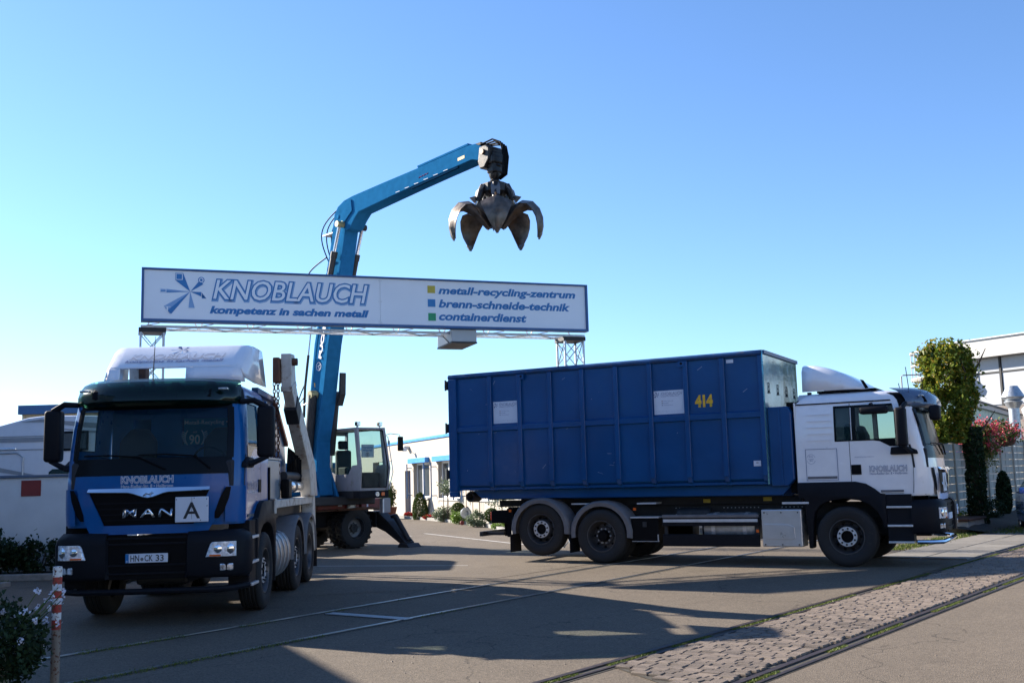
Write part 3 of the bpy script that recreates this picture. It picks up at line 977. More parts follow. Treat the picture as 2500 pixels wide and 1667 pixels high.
SHD = Vector((0.524, 0.852, 0))
shed = thing('low_shed', 'low workshop with brown roof, pale green strip and blue band behind the fence', 'building', Vector((19.7, 45, 0)) - SHD * 1.2, math.atan2(SHD.y, SHD.x))
obj('wall', M().box(0, 16, 0.3, 2.6, 0, 2.2), 'hall_white', shed)
obj('blue_band', M().box(-0.1, 16.1, 0.1, 2.6, 2.2, 3.05), 'deep_blue', shed)
obj('gutter', M().box(-0.2, 16.2, -0.1, 2.6, 3.052, 3.3), 'chassis', shed)
for i in range(18):
    obj('window_panel', M().box(0.03 + i * 0.9, 0.87 + i * 0.9, 0.0, 0.3, 3.302, 4.15), 'pale_green', shed)
obj('fascia', M().box(-0.2, 16.2, -0.15, 0.35, 4.152, 4.34), 'hall_white', shed)
obj('roof', M().add([(-0.4, -0.2, 4.345), (16.4, -0.2, 4.345), (16.4, 2.7, 5.0), (-0.4, 2.7, 5.0), (-0.4, -0.2, 4.42), (16.4, -0.2, 4.42), (16.4, 2.7, 5.08), (-0.4, 2.7, 5.08)], [(0, 1, 2, 3), (4, 5, 6, 7), (0, 1, 5, 4), (1, 2, 6, 5), (2, 3, 7, 6), (3, 0, 4, 7)]), 'roof_brown', shed)
vp = thing('vent_pipe', 'silver roof ventilation pipe with conical cowl in front of the low shed', 'vent', (19.65, 41.6, 0))
obj('pipe', M().lathe([(0.20, 0.0), (0.20, 3.9)], ax='z', n=20), 'steel', vp, smooth=True)
obj('collar', M().lathe([(0.20, 3.9), (0.36, 4.15), (0.30, 4.2)], ax='z', n=20), 'steel', vp, smooth=True)
obj('cowl', M().lathe([(0.30, 4.22), (0.44, 4.35), (0.22, 4.75), (0.2, 4.78), (0, 4.78)], ax='z', n=20), 'steel', vp, smooth=True)
dk = thing('air_duct', 'wide bent air duct beside the silver vent pipe', 'duct', (20.7, 42.2, 0))
obj('duct', M().tube([(0, 0, 0), (0, 0, 3.2), (0.05, 0, 3.6), (-0.25, 0, 4.0)], [0.34, 0.34, 0.4, 0.25], 14), 'hall_grey', dk, smooth=True)
pf = thing('pipe_frame', 'thin white pipe arch standing up behind the white cab roof', 'pipe', (11.5, 33.5, 0))
obj('pipe', M().tube([(0.95, 0.3, 0), (0.95, 0.3, 4.6), (1.0, 0.3, 4.64), (3.2, 0.3, 4.66)], 0.022, 6), 'hall_white', pf)

# ------------------------------------------------------------------ office with blue fascia
OD = Vector((3.72, -9.6, 0)).normalized()
off = thing('office_building', 'single storey cream office with bright blue roof edge beyond the yard', 'building', (-6.6, 54.6, 0), math.atan2(OD.y, OD.x))
# local x runs towards the viewer along the facade; outside is -y
def wallwith(m, x0, x1, z0, z1, holes, d0, d1):
    xs = sorted({x0, x1, *[h[0] for h in holes], *[h[1] for h in holes]})
    for a, b in zip(xs, xs[1:]):
        hs = sorted([h for h in holes if h[0] <= a + 1e-6 and h[1] >= b - 1e-6], key=lambda h: h[2])
        z = z0
        for h in hs:
            if h[2] > z:
                m.box(a, b, d0, d1, z, h[2])
            z = h[3]
        if z < z1:
            m.box(a, b, d0, d1, z, z1)
    return m
WIN = [(5.05, 7.62, 0.95, 2.52), (9.0, 11.9, 0.95, 2.52), (13.2, 16.1, 0.95, 2.52), (17.4, 20.3, 0.95, 2.52)]
DOOR = (3.5, 4.5, 0.02, 2.2)
GATE = (-3.0, 1.07, 0.0, 2.74)
m = wallwith(M(), -6, 24, 0, 3.52, WIN + [DOOR, GATE], 0, 0.35)
m.box(-6, 24, 8, 8.3, 0, 3.52)
m.box(23.7, 24, 0.35, 8, 0, 3.52)
m.box(1.07, 1.3, 0.35, 8, 0, 3.52)
obj('wall', m, 'plaster', off)
obj('roof', M().box(-6.05, 24.05, 0.06, 8.3, 3.522, 3.56), 'roof_brown', off)
obj('roof_edge', M().box(-6.1, 24.1, -0.06, 0.055, 3.53, 3.66), 'fascia', off, bevel=0.01)
obj('floor', M().box(1.3, 23.7, 0.35, 8, 0.0, 0.03), 'kerb', off)
for i, (a, b, c, d) in enumerate(WIN):
    f = obj('window', wallwith(M(), a, b, c, d, [(a + .09, a + .95, c + .09, d - .09), (a + 1.05, b - .09, c + .09, d - .09)], 0.16, 0.24), 'window_white', off)
    obj('pane', M().box(a + .09, a + .95, 0.19, 0.21, c + .09, d - .09), 'pane', f)
    obj('pane', M().box(a + 1.05, b - .09, 0.19, 0.21, c + .09, d - .09), 'pane', f)
    mc = M()
    for q in range(14):
        x = a + 0.12 + q * (b - a - .24) / 13
        mc.box(x, x + 0.09, 0.26 + 0.02 * (q % 2), 0.27 + 0.02 * (q % 2), c + .1, d - .1)
    obj('curtain', mc, 'window_white', f)
    obj('sill', M().box(a - .06, b + .06, -0.05, 0.15, c - .09, c - .002), 'hall_white', f)
    bx = obj('blind_box', M().box(a - .36, b + .0, -0.20, -0.002, 2.52, 2.75), 'fascia', off, bevel=0.01)
    for x in (a - .30, b - .06):
        obj('blind_rail', M().tube([(x, -0.24, 2.5), (x, -0.24, 0.9)], 0.03, 6), 'sign_frame', off)
        for z in (2.3, 1.05):
            obj('bracket', M().tube([(x, -0.24, z), (x, -0.002, z)], 0.02, 5), 'sign_frame', off)
dr_ = obj('door', wallwith(M(), 3.5, 4.5, 0.02, 2.2, [(3.62, 4.38, 0.9, 2.08)], 0.22, 0.28), 'deep_blue', off)
obj('pane', M().box(3.62, 4.38, 0.24, 0.26, 0.9, 2.08), 'pane', dr_)
obj('handle', M().box(3.58, 3.61, 0.14, 0.2, 1.0, 1.15), 'steel', dr_)
lp = obj('wall_lamp', M().box(4.1, 4.4, -0.28, -0.002, 3.2, 3.36), 'steel', off, bevel=0.02)
obj('lamp_head', M().box(4.9, 5.05, -0.5, -0.3, 3.1, 3.25), 'steel', lp, bevel=0.02)
obj('arm', M().tube([(4.3, -0.2, 3.3), (4.95, -0.4, 3.2)], 0.015, 5), 'steel', lp)
gt = thing('yard_gate', 'red brown timber gate in the passage at the left end of the office', 'gate', (-6.6, 54.6, 0), math.atan2(OD.y, OD.x))
for i in range(14):
    obj('board', M().box(-2.9 + i * .28, -2.64 + i * .28, 0.5, 0.55, 0.05, 1.05), 'wood', gt)
obj('rail', M().box(-2.95, 1.03, 0.555, 0.62, 0.8, 0.9), 'wood', gt)

# planting bed in front of the office
bedpts = [(-5.64, 50.5), (-3.61, 45.9), (-2.28, 42.3), (-1.06, 38.6), (-0.3, 33.9), (1.2, 33.0), (2.6, 30.6), (4.9, 26.5), (6.0, 27.2), (-5.2, 52.2)]
struct('planting_bed', sheet(bedpts, 0.05), 'soil')
m = M()
for a, b in zip(bedpts[:8], bedpts[1:8]):
    m.beam((*a, 0.05), (*b, 0.05), 0.14, 0.14)
struct('kerb', m, 'kerb')
from mathutils import geometry as _g
def inbed():
    while True:
        x, y = rg.uniform(-5.5, 5.5), rg.uniform(27, 52)
        p = Vector((x, y))
        c_ = False
        n_ = len(bedpts)
        for i in range(n_):
            x1, y1 = bedpts[i]
            x2, y2 = bedpts[(i + 1) % n_]
            if (y1 > y) != (y2 > y) and x < (x2 - x1) * (y - y1) / (y2 - y1) + x1:
                c_ = not c_
        if c_:
            return x, y
grass_patch('bed_ground_cover', inbed, 7000, 0.04, 0.10, 'leaf_light', 0.02)
# (px anchored on the bed) cypress cone, red flowers, bushes, standard tree, clipped balls
cyp = thing('conical_box_tree', 'clipped dark green cone shrub beside the office door', 'shrub', (-4.29, 47.6, 0))
cyp.scale = (.52, .52, .55)
rr_ = random.Random(5)
pts = []
while len(pts) < 5200:
    z = rr_.uniform(0.02, 2.15)
    k = z / 2.15
    hw = 0.68 * (1 - k ** 2.6) ** 0.5 * (0.86 + .14 * min(1, k * 4))
    a = rr_.uniform(0, 2 * PI)
    q = 1 - .25 * rr_.random() ** 2
    pts.append((math.cos(a) * hw * q, math.sin(a) * hw * q, z))
obj('foliage', leaves(pts, 0.06, rr_), 'leaf_box', cyp)
obj('trunk', M().tube([(0, 0, 0), (0, 0, 1.6)], [0.05, 0.02], 6), 'bark', cyp)
shrub('flower_clump', 'clump of red flowers left of the clipped cone shrub', 'flowers', (-5.05, 50.0, 0), (0.22, 0.2, 0.13), 300, 0.04, 'leaf_box', seed=11, stem=False, flowers=(420, 'petal_deep', 0.035))
shrub('flower_clump', 'clump of red flowers right of the clipped cone shrub', 'flowers', (-3.80, 46.6, 0), (0.30, 0.25, 0.11), 300, 0.04, 'leaf_box', seed=12, stem=False, flowers=(380, 'petal_deep', 0.035))
shrub('lavender_bush', 'wide grey green lavender bush under the second office window', 'shrub', (-3.05, 44.2, 0), (0.42, 0.40, 0.31), 2600, 0.034, 'leaf_grey', seed=13)
shrub('leafy_bush', 'light green leafy bush in the middle of the planting bed', 'shrub', (-2.25, 41.6, 0), (0.33, 0.30, 0.24), 1700, 0.036, 'leaf_light', seed=14)
shrub('lavender_bush', 'grey green lavender bush between the hose reel and the truck tail', 'shrub', (-1.42, 38.6, 0), (0.36, 0.34, 0.26), 2200, 0.032, 'leaf_grey', seed=15)
shrub('clipped_ball', 'clipped round box ball behind the bushes left of the hose reel', 'shrub', (-2.33, 42.7, 0), (0.27, 0.27, 0.26), 2400, 0.03, 'leaf_box', seed=16, clumps=0, shell=.2, zc=0.55)
shrub('clipped_ball', 'clipped round box ball beside the truck tail lamp', 'shrub', (-0.90, 38.3, 0), (0.25, 0.25, 0.25), 2200, 0.03, 'leaf_box', seed=17, clumps=0, shell=.2, zc=0.42)
shrub('silver_shrub', 'loose silvery shrub behind the truck tail', 'shrub', (-0.53, 38.1, 0), (0.42, 0.38, 0.40), 520, 0.036, 'leaf_grey', seed=18, clumps=8, zc=1.0)
shrub('low_plants', 'low green plants at the bed edge beneath the truck tail', 'plants', (-0.55, 36.2, 0), (0.40, 0.35, 0.12), 900, 0.035, 'leaf_light', seed=19, stem=False)
st = thing('standard_tree', 'small ball headed tree on a thin stem in front of the second office window', 'tree', (-2.82, 43.8, 0))
obj('trunk', M().tube([(0, 0, 0), (0.02, 0, 1.0), (0, 0, 1.25)], [0.03, 0.025, 0.015], 7), 'bark', st)
obj('stake', M().tube([(-0.17, 0, 0), (-0.16, 0, 1.15)], 0.015, 5), 'bark', st)
for q in range(6):
    a = q * 1.05
    obj('limb', M().tube([(0, 0, 1.02), (math.cos(a) * .16, math.sin(a) * .16, 1.25), (math.cos(a) * .26, math.sin(a) * .26, 1.5)], [0.012, 0.008, 0.004], 5), 'bark', st)
obj('crown', leaves(blob_points(800, (0, 0, 1.55), (0.36, 0.35, 0.38), rr_, .8, 18, .07), 0.036, rr_), 'leaf_grey', st)
hr = thing('hose_reel', 'grey hose reel trolley with small red wheel in the planting bed', 'hose reel', (-1.92, 40.6, 0), 0.3)
hr.scale = (.62, .62, .62)
obj('drum', M().lathe([(0.30, -0.1), (0.33, -0.1), (0.33, -.07), (0.16, -.06), (0.16, .06), (0.33, .07), (0.33, .1), (0.0, .1)], c=(0, 0, .72), n=20), 'steel', hr, smooth=True)
obj('wheel', M().lathe([(0.0, -.04), (.13, -.04), (.13, .04), (0, .04)], c=(-0.28, -.1, .14), n=16), 'dark_red', hr)
obj('frame', M().tube([(-.3, .15, .1), (0, .15, .72), (.3, .15, .05)], 0.02, 6), 'black', hr)
rk = thing('trellis', 'arched metal plant trellis behind the bushes', 'trellis', (-1.68, 41.2, 0))
for a, hh in ((-.25, 1.7), (0, 1.8), (.25, 1.7)):
    obj('rod', M().tube([(a, 0, 0), (a, 0, hh - .4), (a * .6, 0, hh - .1), (0, 0, hh)], 0.015, 5), 'rust', rk)
tallb = shrub('climbing_shrub', 'tall dark leafed shrub at the left end of the office, beside the passage', 'shrub', (-5.92, 49.3, 0), (0.34, 0.32, 0.62), 2200, 0.045, 'leaf_box', seed=21, zc=1.12)
obj('planter', M().lathe([(0.3, 0), (0.42, .55), (0.38, .55), (0.36, .5), (0, .5)], ax='z', n=16), 'wood', tallb)

# ------------------------------------------------------------------ left side: white wall, motorhome, hall
WL = thing('boundary_wall', 'low white painted wall with blue grey coping left of the blue truck', 'wall', (-16, 21.7, 0))
obj('wall_face', M().box(1.554, 9.30, 0, 0.2, 0, 1.97), 'wall_white', WL)
obj('coping', M().box(1.53, 9.32, -0.05, 0.25, 1.972, 2.03), 'scuff_cap', WL, bevel=0.01)
obj('plaque', M().box(5.93, 6.33, -0.016, -0.003, 1.60, 1.92), 'plaque_red', WL)
struct('planting_strip', M().box(-14.3, -6.7, 20.7, 21.65, 0.0, 0.10), 'soil')
struct('kerb', M().box(-14.3, -6.2, 20.55, 20.695, 0.0, 0.13), 'kerb', bevel=0.015)
for i in range(5):
    shrub('hedge_shrub', ['dark low shrub at the far left foot of the white wall', 'dark low shrub second from left along the white wall', 'dark low shrub in the middle below the red plaque', 'dark low shrub right of the red plaque', 'dark low shrub nearest the blue truck bumper'][i], 'shrub', (-12.3 + i * 0.95, 21.15 + (i % 2) * .1, 0.1), (0.56, 0.34, 0.30 + .04 * (i % 3)), 1900, 0.045, 'leaf_dark', group='shrubs along the white wall', seed=30 + i)
ks = thing('kerb_strip', 'narrow concrete edging strip beside the grass at the far left', 'kerb', (0, 0, 0))
for i in range(5):
    a = Vector((-9.3, 19.6, 0)) + Vector((-0.24, -0.97, 0)) * (i * 1.0)
    b = a + Vector((-0.24, -0.97, 0)) * 0.985
    obj('kerb_stone', M().beam(a + Vector((0, 0, .03)), b + Vector((0, 0, .03)), 0.16, 0.10), 'kerb', ks, bevel=0.01)
def lg():
    return rg.uniform(-13, -9.6), rg.uniform(15.5, 20.4)
grass_patch('lawn_grass', lg, 9000, 0.03, 0.08)

mh = thing('motorhome', 'white motorhome with grey swoosh stripes parked behind the low white wall', 'motorhome', (-13.9, 23.9, 0))
# side faces -y, nose towards +x
prof = [(-3.6, .5), (-3.6, 2.95), (-3.2, 3.1), (-0.9, 3.16), (0.4, 3.16), (2.4, 3.45), (2.9, 3.55), (3.6, 3.5), (4.3, 3.32), (4.95, 2.95), (5.0, 2.65), (4.6, 2.45), (4.0, 2.3), (5.0, 1.6), (5.9, 1.45), (6.1, 1.1), (6.1, .5)]
prof = [(-1.6, .5), (-1.6, 3.03), (0.9, 3.04), (1.6, 3.07), (2.3, 3.2), (2.9, 3.35), (3.3, 3.39), (4.2, 3.37), (6.9, 3.25), (7.3, 2.9), (7.2, 2.4), (6.9, .5)]
obj('shell', M().prism(prof, 'y', 0, 2.2), 'camper', mh, bevel=0.06, smooth=True)
obj('stripe', M().prism([(2.75, 3.25), (3.2, 3.31), (5.2, 3.12), (5.2, 3.02), (4.2, 3.10), (3.3, 3.24)], 'y', -0.012, -0.003), 'camper_grey', mh)
obj('stripe', M().prism([(3.3, 3.12), (5.2, 2.95), (5.2, 2.88), (4.2, 3.0)], 'y', -0.012, -0.003), 'camper_grey', mh)
for z in (2.92, 2.80, 2.62):
    obj('belt_line', M().box(-1.6, 3.55, -0.014, -0.004, z, z + (0.018 if z != 2.80 else .10)), 'camper_grey', mh)
m = M()
obj('side_stripe', M().prism([(1.5, 2.42), (3.3, 2.02), (3.3, 1.97), (1.5, 2.28)], 'y', -0.012, -0.004), 'camper_grey', mh)
obj('door_frame', M().tube([(0.9, -.02, 2.56), (2.7, -.02, 2.56), (2.83, -.02, 2.46), (2.83, -.02, 1.0)], 0.018, 6), 'steel', mh)
obj('door_handle', M().box(2.28, 2.68, -.05, -.005, 2.63, 2.68), 'chrome', mh, bevel=0.015)
wn_ = obj('window', M().box(3.66, 4.3, -0.04, -0.005, 2.58, 3.02), 'gloss_black', mh, bevel=0.06)
obj('pane', M().box(3.71, 4.25, -0.05, -0.042, 2.63, 2.97), 'pane', wn_)
obj('cab_window', M().prism([(3.36, 1.7), (3.42, 2.12), (3.5, 2.18), (4.3, 2.18), (4.3, 1.7)], 'y', -0.02, -0.004), 'wind_dark', mh)
for x in (-.8, 4.9):
    obj('wheel', M().lathe([(0, -.12), (.34, -.12), (.34, .1), (0, .1)], c=(x, .2, .34), n=24), 'rubber', mh)
fh = thing('far_hall', 'distant hall with blue fascia and beige corrugated wall behind the motorhome', 'building', (-32.6, 70, 0))
obj('wall', M().box(0, 8, 0, 12, 0, 6.75), 'beige', fh)
m = M()
for i in range(20):
    m.box(.05 + i * .4, .2 + i * .4, -0.06, -0.002, 0.1, 6.74)
obj('corrugation', m, 'beige', fh, kind='stuff')
obj('roof_edge', M().box(-.15, 8.1, -.3, 12.1, 6.752, 7.35), 'sign_frame', fh)

# building outside the frame on the left: its roof edge throws the shadow across the lower left
e0, e1 = Vector((-17.2, 26.4, 0)), Vector((-9.0, 9.25, 0))
ed = (e1 - e0).normalized()
en = Vector((ed.y, -ed.x, 0))
bl = thing('warehouse', 'plain rendered warehouse standing left of the yard', 'building', e0, math.atan2(ed.y, ed.x))
obj('wall', M().box(0, 19, -9, 0, 0, 5.8), 'wall_white', bl)
obj('roof', M().box(-.1, 19.1, -9.1, .1, 5.802, 6.0), 'roof_brown', bl)

# the other side of the street, behind the viewer: what the cab glass and paint mirror
sbld = thing('street_building', 'long two storey cream building across the street behind the viewer', 'building', (-1, -15, 0))
obj('wall', M().box(0, 40, -9, 0, 0, 7.2), 'pale_render', sbld)
obj('roof', M().prism([(-9.4, 7.2), (.4, 7.2), (-4.5, 10.5)], 'x', -.4, 40.4), 'roof_brown', sbld)
for i in range(11):
    for z in (1.1, 4.3):
        w_ = obj('window', M().box(1.5 + i * 3.5, 3.1 + i * 3.5, .002, .06, z, z + 1.6), 'window_white', sbld)
        obj('pane', M().box(1.6 + i * 3.5, 3.0 + i * 3.5, .061, .07, z + .1, z + 1.5), 'pane', w_)
r5 = random.Random(4)
for i in range(9):
    x = -38 + i * 4.0
    tt = thing('street_tree', 'broad tree in the row across the street behind the viewer', 'tree', (x, -15 - (i % 2) * 3, 0), 0, 'trees across the street')
    obj('trunk', M().tube([(0, 0, 0), (.1, 0, 2.4), (0, .1, 5)], [.22, .18, .08], 8), 'bark', tt)
    obj('crown', leaves(blob_points(1500, (0, 0, 5.0), (2.7, 2.5, 3.4), r5, .5, 20, .7, 1.0), .30, r5), 'leaf_dark', tt)

# ------------------------------------------------------------------ sign gantry
SG = thing('sign_gantry', 'long company sign board on two lattice columns spanning the yard entrance', 'sign', (-7.829, 22.058, 0), 0.3486)
SX, SZ = (1, 0, 0), (0, 0, 1)
def sq(m, x0, z0, x1, z1, y):
    return m.add([(x0, y, z0), (x1, y, z0), (x1, y, z1), (x0, y, z1)], [(0, 1, 2, 3)])
bd = obj('sign_board', M().box(0.055, 5.148, 0.0, 0.12, 5.255, 6.31), 'sign_panel', SG)
bd2 = obj('sign_board', M().box(5.154, 10.262, 0.0, 0.12, 5.255, 6.31), 'sign_panel', SG)
fr = M()
fr.box(0, 10.32, -0.04, 0.20, 6.312, 6.352)
fr.box(0, 10.32, -0.04, 0.20, 5.195, 5.253)
fr.box(0, 0.053, -0.04, 0.20, 5.2535, 6.3115)
fr.box(10.264, 10.32, -0.04, 0.20, 5.2535, 6.3115)
obj('frame', fr, 'sign_frame', SG, bevel=0.004, segs=1)
m = M()
for z in (5.3, 5.78, 6.26):
    for x in (5.12, 5.18):
        m.lathe([(0.009, -.006), (0.009, 0)], c=(x, -0.002, z), n=8)
obj('bolt', m, 'chassis', SG)
outlined('KNOBLAUCH', bd, (1.475, -0.003, 5.722), SX, SZ, 3.38, 0.42, 0.0, soft='sign_soft', shear=0.22, b=0.055)
text('lettering', 'kompetenz in sachen metall', 'sign_blue', bd, (1.42, -0.003, 5.36), SX, SZ, 3.45, 0.195, bold=0.05, shear=0.22, lift=.002)
text('lettering', 'metall-recycling-zentrum', 'sign_blue', bd2, (6.55, -0.003, 5.955), SX, SZ, 3.44, 0.22, bold=0.038, shear=0.22, lift=.002)
text('lettering', 'brenn-schneide-technik', 'sign_blue', bd2, (6.55, -0.003, 5.69), SX, SZ, 3.27, 0.175, bold=0.038, shear=0.22, lift=.002)
text('lettering', 'containerdienst', 'sign_blue', bd2, (6.55, -0.003, 5.39), SX, SZ, 2.15, 0.18, bold=0.038, shear=0.22, lift=.002)
for (a, b, c, d), k in (((6.272, 6.016, 6.456, 6.191), 'sq_yellow'), ((6.274, 5.693, 6.458, 5.872), 'sq_blue'), ((6.282, 5.367, 6.466, 5.546), 'sq_green')):
    obj('colour_square', sq(M(), a, b, c, d, -0.005), k, bd2)

def star(parent, O, X, Y, s, mats=('sign_blue', 'sign_soft', 'sign_panel'), lift=0.004, thin=False):
    """company emblem: a burst of steel profiles; unit = 1 m of the big sign around its centre"""
    O, X, Y = Vector(O), Vector(X), Vector(Y)
    N = X.cross(Y)
    def P(x, y, l):
        return O + X * x * s + Y * y * s + N * (lift + l)
    def poly(name, pts, mt, l):
        m = M()
        m.add([P(x, y, l) for x, y in pts], [tuple(range(len(pts)))])
        obj(name, m, mt, parent)
    def rect(x0, y0, x1, y1, w, mt, l):
        m = M()
        for a, b, c, d in ((x0, y0, x1, y0 + w), (x0, y1 - w, x1, y1), (x0, y0 + w, x0 + w, y1 - w), (x1 - w, y0 + w, x1, y1 - w)):
            m.add([P(a, b, l), P(c, b, l), P(c, d, l), P(a, d, l)], [(0, 1, 2, 3)])
        obj('emblem', m, mt, parent)
    e, f, g = mats
    poly('emblem', [(0, 0), (-.31, .24), (-.15, .24), (-.15, .40)], e, 0)
    poly('emblem', [(-.31, .24), (-.15, .24), (-.15, .40), (-.31, .40)], e, .001)
    poly('emblem', [(0, 0), (.19, .25), (.27, .17)], e, 0)
    m = M()
    m.add([P(.225 + .068 * math.cos(q * PI / 8), .262 + .068 * math.sin(q * PI / 8), .001) for q in range(16)], [tuple(range(16))])
    obj('emblem', m, e, parent)
    m = M()
    m.add([P(.225 + .05 * math.cos(q * PI / 8), .262 + .05 * math.sin(q * PI / 8), .002) for q in range(16)] + [P(.225 + .03 * math.cos(q * PI / 8), .262 + .03 * math.sin(q * PI / 8), .002) for q in range(16)],
          [(q, (q + 1) % 16, 16 + (q + 1) % 16, 16 + q) for q in range(16)])
    obj('emblem', m, g, parent)
    poly('emblem', [(0, 0), (-.62, .055), (-.62, -.035), (-.47, -.035)], f, 0)
    poly('emblem', [(0, -0.005), (-.62, .0), (-.62, -.035)], e, .001)
    poly('emblem', [(0, 0), (-.54, -.33), (-.38, -.48), (-.40, -.50)], f, 0)
    poly('emblem', [(0, 0), (-.46, -.42), (-.38, -.49)], e, .001)
    poly('emblem', [(0, 0), (-.032, -.36), (.10, -.36)], f, 0)
    poly('emblem', [(0, 0), (.23, 0), (.23, -.14), (.34, -.145)], e, 0)
    if not thin:
        rect(-.30, .25, -.16, .39, .012, g, .002)
        rect(-.62, -.03, -.49, .05, .012, g, .002)
        for a, b, c, d in ((-.54, -.345, -.40, -.335), (-.48, -.49, -.45, -.345), (-.545, -.505, -.39, -.49), (-.032, -.363, .10, -.352), (.23, -.14, .238, 0), (.23, -.148, .34, -.14)):
            m = M()
            m.add([P(a, b, .003), P(c, b, .003), P(c, d, .003), P(a, d, .003)], [(0, 1, 2, 3)])
            obj('emblem', m, g, parent)
star(bd, (0.994, -0.003, 5.861), SX, SZ, 1.0)

# lattice beam behind the board
bm_ = M()
for y in (0.22, 0.72):
    bm_.box(0, 10.32, y, y + 0.05, 5.10, 5.15)
    bm_.box(0, 10.32, y, y + 0.05, 6.2, 6.25)
lb = obj('lattice_beam', bm_, 'steel', SG)
dm = mesh_of('brace', M().tube([(0, 0.26, 5.13), (0.56, 0.70, 5.125)], 0.016, 6), 'steel')
dm2 = mesh_of('brace', M().tube([(0.56, 0.70, 5.125), (1.12, 0.26, 5.13)], 0.016, 6), 'steel')
dm3 = mesh_of('brace', M().tube([(0, 0.74, 5.13), (0.56, 0.74, 6.2)], 0.016, 6), 'steel')
dm4 = mesh_of('brace', M().tube([(0.56, 0.74, 6.2), (1.12, 0.74, 5.13)], 0.016, 6), 'steel')
dm5 = mesh_of('brace', M().tube([(0, 0.24, 5.14), (0.28, 0.24, 5.20)], 0.012, 6), 'steel')
for i in range(9):
    for q in (dm, dm2, dm3, dm4, dm5):
        obj('brace', q, None, lb, loc=(0.1 + i * 1.12, 0, 0))
def column(x0, x1, y0, y1):
    c = obj('column', M().box(x0 - .02, x1 + .02, y0 - .02, y1 + .02, 5.0, 5.095), 'chassis', SG)
    for x in (x0 + .025, x1 - .025):
        for y in (y0 + .025, y1 - .025):
            obj('chord', M().box(x - .022, x + .022, y - .022, y + .022, 0, 4.998), 'steel', c)
    n, hh = 9, 5.0 / 9
    for i in range(n):
        za, zb = i * hh, (i + 1) * hh
        for p, q in (((x0 + .03, y0 + .03), (x1 - .03, y0 + .03)), ((x0 + .03, y1 - .03), (x1 - .03, y1 - .03)), ((x0 + .03, y0 + .03), (x0 + .03, y1 - .03)), ((x1 - .03, y0 + .03), (x1 - .03, y1 - .03))):
            obj('brace', M().tube([(p[0], p[1], za), (q[0], q[1], zb)], 0.012, 5), 'steel', c)
            if i >= n - 2 or x0 > 5:
                obj('brace', M().tube([(q[0], q[1], za), (p[0], p[1], zb)], 0.012, 5), 'steel', c)
    return c
column(-0.02, 0.50, 0.20, 0.75)
column(9.76, 10.30, 0.20, 0.75)
cb = thing('camera_box', 'white housing hanging under the company sign', 'box', (-7.829, 22.058, 0), 0.3486)
obj('housing', M().box(6.85, 7.466, 0.05, 1.25, 4.90, 5.185), 'hall_white', cb, bevel=0.01)
obj('base_plate', M().box(6.84, 7.476, 0.04, 1.26, 4.865, 4.898), 'chassis', cb)
obj('strap', M().tube([(6.84, 0.25, 4.9), (6.84, 0.9, 5.19)], 0.012, 5), 'chassis', cb)

